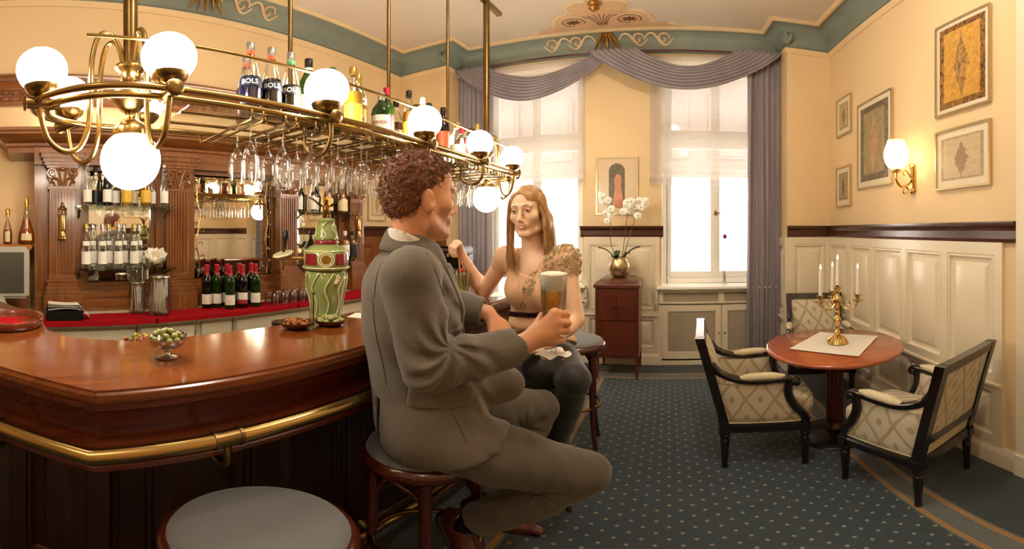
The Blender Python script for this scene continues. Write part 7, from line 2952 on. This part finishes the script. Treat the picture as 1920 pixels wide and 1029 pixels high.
# plates and oddments on the working counter
pl = MB().lathe([(0, 0), (.05, 0), (.055, .004), (.095, .014), (.097, .017), (.054, .008), (0, .005)], 28).mesh('saucer', G_thin, 50)
for i, (x, y) in enumerate([(-1.62, .79), (-1.69, .93), (-1.55, .93), (-1.62, 1.06), (-1.74, .72)]):
    for k in range(3):
        o = link('saucer', pl, None, (x, y, .8805 + k * .0185))
        tag(o, f'clear glass saucer in the {ORD[i]} stack on the work counter, {["lowest", "middle", "topmost"][k]} of three', 'saucer', 'glass saucers on the work counter')
for (x, y, cols, lb, n) in ((-1.47, .385, [P_yel, K_red, P_grn, P_or, P_yel], 'tin of coloured stirrers behind the bar top', 34), (-1.47, .51, [P_black, P_navy, P_black], 'tin of black stirrers beside the coloured ones', 26)):
    c_ = thing('stirrer_tin', (x, y, .8805), lb, 'container')
    MB().lathe([(0, 0), (.05, 0), (.055, .005), (.055, .1), (.053, .1), (.05, .006), (0, .006)], 24).build('tin', M_steel, c_)
    random.seed(n)
    for i in range(n):
        a, q_ = random.uniform(0, 6.28), .045 * sqrt(random.random())
        tx, ty = q_ * cos(a) * 1.45, q_ * sin(a) * 1.45
        t_ = MB().tube([(q_ * cos(a) * .7, q_ * sin(a) * .7, .01), (tx, ty, .155)], .0025, 5).ball((tx, ty, .158), .005, 6, 5)
        t_.build('stirrer', cols[i % len(cols)], c_)
cr_ = thing('carafe', (-1.43, .60, .8805), 'clear glass carafe standing by the stirrers', 'carafe')
MB().lathe([(0, 0), (.03, 0), (.034, .006), (.034, .1), (.018, .14), (.014, .19), (.017, .21), (.015, .21), (.012, .19), (.0165, .138), (.032, .1), (0, .008)], 20).build('glass', M_clear, cr_)
jar2 = thing('preserve_jar', (-1.45, 1.0, .8805), 'clear jar with a dark lid behind the snack dish', 'jar')
MB().lathe([(0, 0), (.045, 0), (.05, .006), (.05, .12), (.04, .14), (.04, .15), (.038, .15), (.047, .12), (0, .008)], 20).build('glass', M_clear, jar2)
MB().lathe([(0, .165), (.042, .165), (.043, .15), (0, .15)], 20).build('lid', M_btn, jar2)

# ------------------------------------------------------------------ ceramic beer tower with eagle
M_cer = mat('celadon_glaze', '#8d9c5e', .15, noise=(9, .12), coat=.5)
M_cerw = mat('ivory_glaze', '#d9d2a4', .2, coat=.4)
M_cerr = mat('crimson_glaze', '#8c1c26', .15, coat=.5)
bt = thing('beer_tower', (-1.315, 1.145, 1.052), 'green ceramic beer tower with red panels and a bronze eagle', 'beer tower')
MB().lathe([(0, 0), (.075, 0), (.08, .01), (.074, .03), (.072, .06), (.078, .1), (.09, .16), (.1, .22), (.103, .25), (.096, .275), (.09, .285)], 36).build('lower_body', M_cer, bt, smooth=60)
MB().lathe([(.09, .285), (.11, .29), (.116, .298), (.11, .306), (.113, .312), (.116, .35), (.113, .382), (.108, .39), (.1, .398), (.085, .41), (.068, .418), (.06, .424)], 36, caps=False).build('drum', M_cer, bt, smooth=60)
MB().lathe([(.06, .424), (.064, .428), (.064, .442), (.058, .446)], 36, caps=False).build('neck_band', M_cerr, bt, smooth=60)
MB().lathe([(.058, .446), (.062, .45), (.06, .465), (.05, .5), (.042, .53), (.04, .545), (.046, .552), (.042, .56), (.03, .566), (0, .57)], 32, caps=False).build('crown', M_cer, bt, smooth=60)
fc = atan2(-1.145, 1.315)
MB().lathe([(0, -.214), (.1, -.214), (.1, -.2), (.07, -.19), (.065, -.02), (.09, -.012), (.09, -.001), (0, -.001)], 28).build('pedestal', M_steel, bt)
bt.scale = (.865, .865, .8)
for k, a in enumerate((-.72, .72, 2.2, -2.2)):
    def f(u, v):
        aa = fc + a + (u - .5) * .62
        rz_2 = .1175 + .001 * sin(pi * u)
        return (rz_2 * cos(aa), rz_2 * sin(aa), lerp(.318, .378, v))
    MB().grid(f, 10, 6).build('red_panel', M_cerr, bt, smooth=80)
Mq = V((cos(fc), sin(fc), 0)).to_track_quat('Z', 'Y').to_matrix()
cpos = V((cos(fc) * .112, sin(fc) * .112, .347))
MB().lathe([(.0, .008), (.02, .008), (.022, .006)], 24, cpos, Mq, caps=False).build('medallion', M_gilt, bt)
mr = MB()
for r_ in (.027, .037):
    mr.tube([cpos + Mq @ V((r_ * cos(t), r_ * sin(t), .004)) for t in [i * pi / 12 for i in range(24)]], .004, 6, closed=True)
mr.build('medallion_ring', M_cerw, bt)
tv = MB()
random.seed(4)
for k in range(9):
    a0 = k * 2 * pi / 9
    tv.tube(bez([((.073 + .004) * cos(a0 - .1), .077 * sin(a0 - .1), .03), (.084 * cos(a0 + .12), .084 * sin(a0 + .12), .11), (.1 * cos(a0 - .08), .1 * sin(a0 - .08), .19), (.107 * cos(a0 + .2), .107 * sin(a0 + .2), .25), (.1 * cos(a0 + .38), .1 * sin(a0 + .38), .275), (.104 * cos(a0 + .5), .104 * sin(a0 + .5), .25)], 5), .0035, 5)
for k in range(6):
    a0 = k * pi / 3
    tv.tube(bez([(.064 * cos(a0), .064 * sin(a0), .45), (.06 * cos(a0 + .3), .06 * sin(a0 + .3), .475), (.05 * cos(a0 - .1), .05 * sin(a0 - .1), .51), (.045 * cos(a0 + .4), .045 * sin(a0 + .4), .545)], 5), .0035, 5)
for z_, r_ in ((.302, .116), (.39, .11)):
    tv.tube([(r_ * cos(t), r_ * sin(t), z_) for t in [i * pi / 20 for i in range(40)]], .004, 6, closed=True)
tv.build('relief_vines', M_cerw, bt)
for k in range(7):
    a = fc + .45 + .02 * k
    MB().ball((.104 * cos(a + .04 * (k % 3)), .104 * sin(a + .04 * (k % 3)), .225 + .012 * (k // 2)), .009, 8, 6).build('relief_fruit', P_cream, bt)
# eagle: body, head, tail, two raised wings of feathers
eg = MB().ball((0, 0, .615), (.018, .018, .032), 10, 8).ball((.008 * cos(fc), .008 * sin(fc), .655), .0115, 8, 6)
eg.tube([(.016 * cos(fc), .016 * sin(fc), .656), (.028 * cos(fc), .028 * sin(fc), .65)], [.005, .001], 6)
eg.tube([(0, 0, .59), (-.02 * cos(fc), -.02 * sin(fc), .565)], [.014, .02], 8, flat=.4)
eg.tube([(.005, .005, .59), (.005, .005, .566)], .005, 6)
wx = V((-sin(fc), cos(fc), 0))
for s in (-1, 1):
    for k in range(7):
        t = k / 6
        b0 = wx * (s * (.012 + .02 * t)) + V((0, 0, .625 + .006 * t))
        tip_ = wx * (s * (.035 + .065 * t)) + V((0, 0, .615 + .062 * t + .01))
        eg.tube([b0, (b0 + tip_) / 2 + V((0, 0, .012)), tip_], [.006, .009, .002], 6, flat=.35)
eg.build('eagle', mat('antique_bronze', '#7d5526', .35, .8, noise=(40, .3)), bt)
tp_ = MB().tube(bez([(-.1, .02, .347), (-.16, -.03, .347), (-.2, -.06, .35)], 4), .011, 8)
# tap with porcelain disc and black handle, on the staff side
tdir = V((-.55, -.83, 0)).normalized()
B_ = tdir * .115 + V((0, 0, .347))
tp = MB().tube([B_, B_ + tdir * .1], .011, 10).ball(B_ + tdir * .1, .02, 10, 8).tube([B_ + tdir * .1, B_ + tdir * .105 + V((0, 0, -.06))], .008, 8)
tpo = tp.build('tap', M_brass, bt)
MB().lathe([(0, .0), (.05, .0), (.055, .006), (.05, .012), (0, .014)], 24, B_ + tdir * .1 + V((0, 0, .02)), Matrix.Rotation(.35, 3, 'X')).build('porcelain_disc', M_cerw, tpo)
MB().lathe([(.005, 0), (.007, .03), (.009, .06), (.0175, .085), (.017, .11), (.01, .125), (0, .128)], 14, B_ + tdir * .1 + V((0, 0, .03)), Matrix.Rotation(-.15, 3, 'X')).build('tap_handle', M_black, tpo)

# ------------------------------------------------------------------ things on the bar top
M_olive = mat('green_olive', '#98965a', .3, noise=(20, .15), coat=.3)
ob_ = thing('olive_bowl', (-1.015, .335, 1.1005), 'silver pedestal bowl on the bar top near its corner', 'bowl')
MB().lathe([(0, 0), (.028, 0), (.03, .003), (.012, .008), (.007, .016), (.008, .022), (.02, .027), (.042, .038), (.05, .052), (.052, .06), (.05, .06), (.046, .05), (.02, .032), (0, .03)], 32).build('bowl', M_steel, ob_, smooth=60)
random.seed(2)
cnt = 0
pos = []
for lay, (z_, rmax, n) in enumerate(((.046, .03, 7), (.058, .038, 11), (.069, .03, 8), (.078, .012, 3))):
    for i in range(n):
        a = 2 * pi * i / n + lay
        q_ = rmax * (1 if i % 4 else .45)
        pos.append((q_ * cos(a), q_ * sin(a), z_))
OLM = MB().ball((0, 0, 0), (.0078, .0078, .0095), 10, 7).mesh('olive', M_olive, 80)
for i, p in enumerate(pos):
    o = link('olive', OLM, None, (-1.015 + p[0], .335 + p[1], 1.1005 + p[2]), (random.random() * 3, random.random() * 3, 0))
    tag(o, 'green olive heaped in the silver pedestal bowl', 'olive', 'olives in the silver bowl')
sd_ = thing('snack_dish', (-1.115, .91, 1.1005), 'twin bronze snack dish with a central handle post', 'dish')
M_dish = mat('bronze_dish', '#6a4a26', .3, .7, noise=(30, .2))
for k, (dx, dy) in enumerate(((-.02, -.062), (.02, .062))):
    MB().lathe([(0, .002), (.04, .002), (.055, .012), (.064, .024), (.062, .025), (.052, .014), (0, .006)], 28, (dx, dy, 0)).build('dish_bowl', M_dish, sd_, smooth=60)
MB().tube([(0, 0, .004), (0, 0, .12)], .0025, 6).lathe([(.002, .118), (.009, .125), (.003, .128), (0, .128)], 10).build('handle_post', M_dish, sd_)
random.seed(9)
NUT = MB().ball((0, 0, 0), (.0075, .0055, .0045), 8, 6).mesh('nut', mat('roasted_nut', '#a8642a', .5, noise=(60, .25)), 80)
for i in range(30):
    a, q_ = random.uniform(0, 6.28), .046 * sqrt(random.random())
    o = link('nut', NUT, None, (-1.115 - .02 + q_ * cos(a), .91 - .062 + q_ * sin(a), 1.1005 + .016 + .009 * (i % 3) * (1 - q_ / .06)), (random.random() * 3, random.random() * 3, 0))
    tag(o, 'roasted nut in the left bowl of the snack dish', 'nut', 'nuts in the snack dish')
for i in range(18):
    a = i * 2.4
    q_ = .011 * sqrt(i + .3)
    o = link('olive', OLM, None, (-1.115 + .02 + q_ * cos(a), .91 + .062 + q_ * sin(a), 1.1005 + .018 + (.01 if i < 7 else 0)), (random.random() * 3, random.random() * 3, 0))
    o.scale = (1.2,) * 3
    tag(o, 'green olive in the right bowl of the snack dish', 'olive', 'olives in the snack dish')
cdm = MB().box((-.03, -.045, 0), (.03, .045, .0012)).build('card', M_white, None, smooth=0)
cdm.location = (-1.14, 1.165, 1.1005)
cdm.rotation_euler = (0, 0, .4)
tag(cdm, 'small white card on the bar top between the snack dish and the man', 'card')
ty_ = thing('serving_tray', (-1.47, -.12, 1.1005), 'round reddish wooden serving tray at the left edge of the bar', 'tray')
MB().lathe([(0, 0), (.125, 0), (.135, .004), (.142, .03), (.139, .034), (.133, .03), (.126, .009), (0, .008)], 40).build('tray', wood('tray_wood', '#5c2410', '#7e3a1c', .2, axis=0), ty_, smooth=60)
ck = MB().grid(lambda u, v: (lerp(-.08, .07, u), lerp(-.08, .08, v), .0105 + .004 * sin(u * 6) * sin(v * 5)), 10, 10).build('folded_cloth', M_red, None, smooth=80)
ck.location = (-1.47, -.12, 1.1005)
tag(ck, 'folded red cloth lying in the serving tray', 'cloth')
mn = MB().box((-.05, -.08, 0), (.05, .08, .001)).build('menu_card', M_white, None, smooth=0)
mn.location = (-.885, 1.99, 1.1005)
mn.rotation_euler = (0, 0, .25)
tag(mn, 'white menu card under the woman\'s elbow on the bar', 'menu')

# green cocktail by the woman
hb_ = thing('cocktail_glass', (-.965, 1.71, 1.1005), 'tall clear glass of green cocktail on the bar by the woman', 'glass')
MB().lathe([(0, 0), (.03, 0), (.0315, .004), (.036, .15), (.0345, .15), (.0302, .018), (0, .016)], 28).build('glass', M_clear, hb_, smooth=60)
MB().lathe([(0, .017), (.0295, .018), (.0335, .125), (0, .125)], 24).build('drink', bglass('lime_drink', '#c3d48a', .06, .15), hb_, smooth=60)
random.seed(12)
for i in range(7):
    MB().cbox((random.uniform(-.016, .016), random.uniform(-.016, .016), .03 + .015 * i), (.018, .018, .018), Matrix.Rotation(random.random(), 3, 'X') @ Matrix.Rotation(random.random(), 3, 'Z')).build('ice_cube', M_clear, hb_, smooth=0)
MB().tube([(.005, -.01, .02), (-.004, -.03, .2), (-.005, -.035, .228)], .0035, 8).build('straw', mat('yellow_straw', '#d9b84a', .4), hb_)
MB().ball((.012, -.028, .158), .0115, 12, 9).tube([(.012, -.028, .168), (.02, -.03, .195)], .001, 5).build('cherry', mat('cherry_red', '#b01626', .15, coat=.6), hb_)

# beer held by the man
GX, GY, GZ = -.307, 1.037, 1.098
bg = thing('beer_glass', (GX, GY, GZ), 'stemmed glass of pale beer with foam in the man\'s hand', 'glass')
MB().lathe([(0, 0), (.036, 0), (.037, .003), (.012, .008), (.008, .014), (.0085, .045), (.014, .056), (.024, .075), (.03, .11), (.0345, .17), (.0375, .235), (.0362, .235), (.033, .17), (.0285, .11), (.02, .075), (0, .064)], 32).build('glass', M_clear, bg, smooth=60)
MB().lathe([(0, .066), (.0195, .0765), (.028, .111), (.0325, .17), (.034, .192), (0, .192)], 28).build('beer', bglass('pale_beer', '#ffc24a', .06, .15), bg, smooth=60)
MB().lathe([(.0338, .192), (.0352, .21), (.0362, .232), (.034, .238), (.02, .241), (0, .2405)], 28).build('foam', mat('beer_foam', '#f4ecd8', .8, noise=(120, .06), bump=(160, .4)), bg, smooth=60)
pc_ = MB()
for k in range(2):
    vs, fs = [(0, 0, .012 - .006 * k)], []
    n = 48
    for i in range(n):
        a = 2 * pi * i / n
        r_ = (.046 - .005 * k) + .0045 * cos(9 * a)
        vs.append((r_ * cos(a), r_ * sin(a), .012 - .006 * k + .005 * sin(5 * a + k)))
    for i in range(n):
        fs.append((0, 1 + i, 1 + (i + 1) % n))
    pc_.add(vs, fs)
pc_.build('paper_collar', M_white, bg, smooth=60)

# dark sideboard with a black machine in the left corner
sb_ = thing('sideboard', (-2.05, 3.62, 0), 'dark walnut sideboard in the left corner behind the bar', 'sideboard')
MB().box((-.4, -.2, .08), (.4, .2, .98)).build('carcass', M_bb, sb_, smooth=0)
MB().box((-.43, -.23, .98), (.43, .2, 1.02)).build('top_board', M_bbh, sb_, smooth=0, bevel=.008)
for s in (-1, 1):
    d = MB().box((s * .2 - .17, -.215, .14), (s * .2 + .17, -.2, .93)).build('door', M_bb, sb_, smooth=0, bevel=.006)
    MB().ball((s * .06, -.225, .55), .012, 8, 6).build('knob', M_brass, d)
    MB().box((s * .35 - .03, -.17, 0), (s * .35 + .03, .17, .08)).build('foot', M_bb, sb_, smooth=0)
cfm = thing('coffee_machine', (-2.12, 3.58, 1.0205), 'black machine with chrome trim on the corner sideboard', 'coffee machine')
MB().box((-.16, -.12, 0), (.16, .12, .06)).box((-.16, .0, .06), (.16, .12, .2)).box((-.16, -.1, .2), (.16, .12, .27)).build('housing', M_black, cfm, smooth=0, bevel=.015)
for y_, z_ in ((-.122, .02), (-.102, .22)):
    MB().box((-.14, y_, z_), (.14, y_ + .002, z_ + .03)).build('chrome_trim', M_steel, cfm, smooth=0)
for x_ in (-.05, .06):
    MB().tube([(x_, -.05, .2), (x_, -.05, .16)], .02, 12).build('spout', M_steel, cfm)
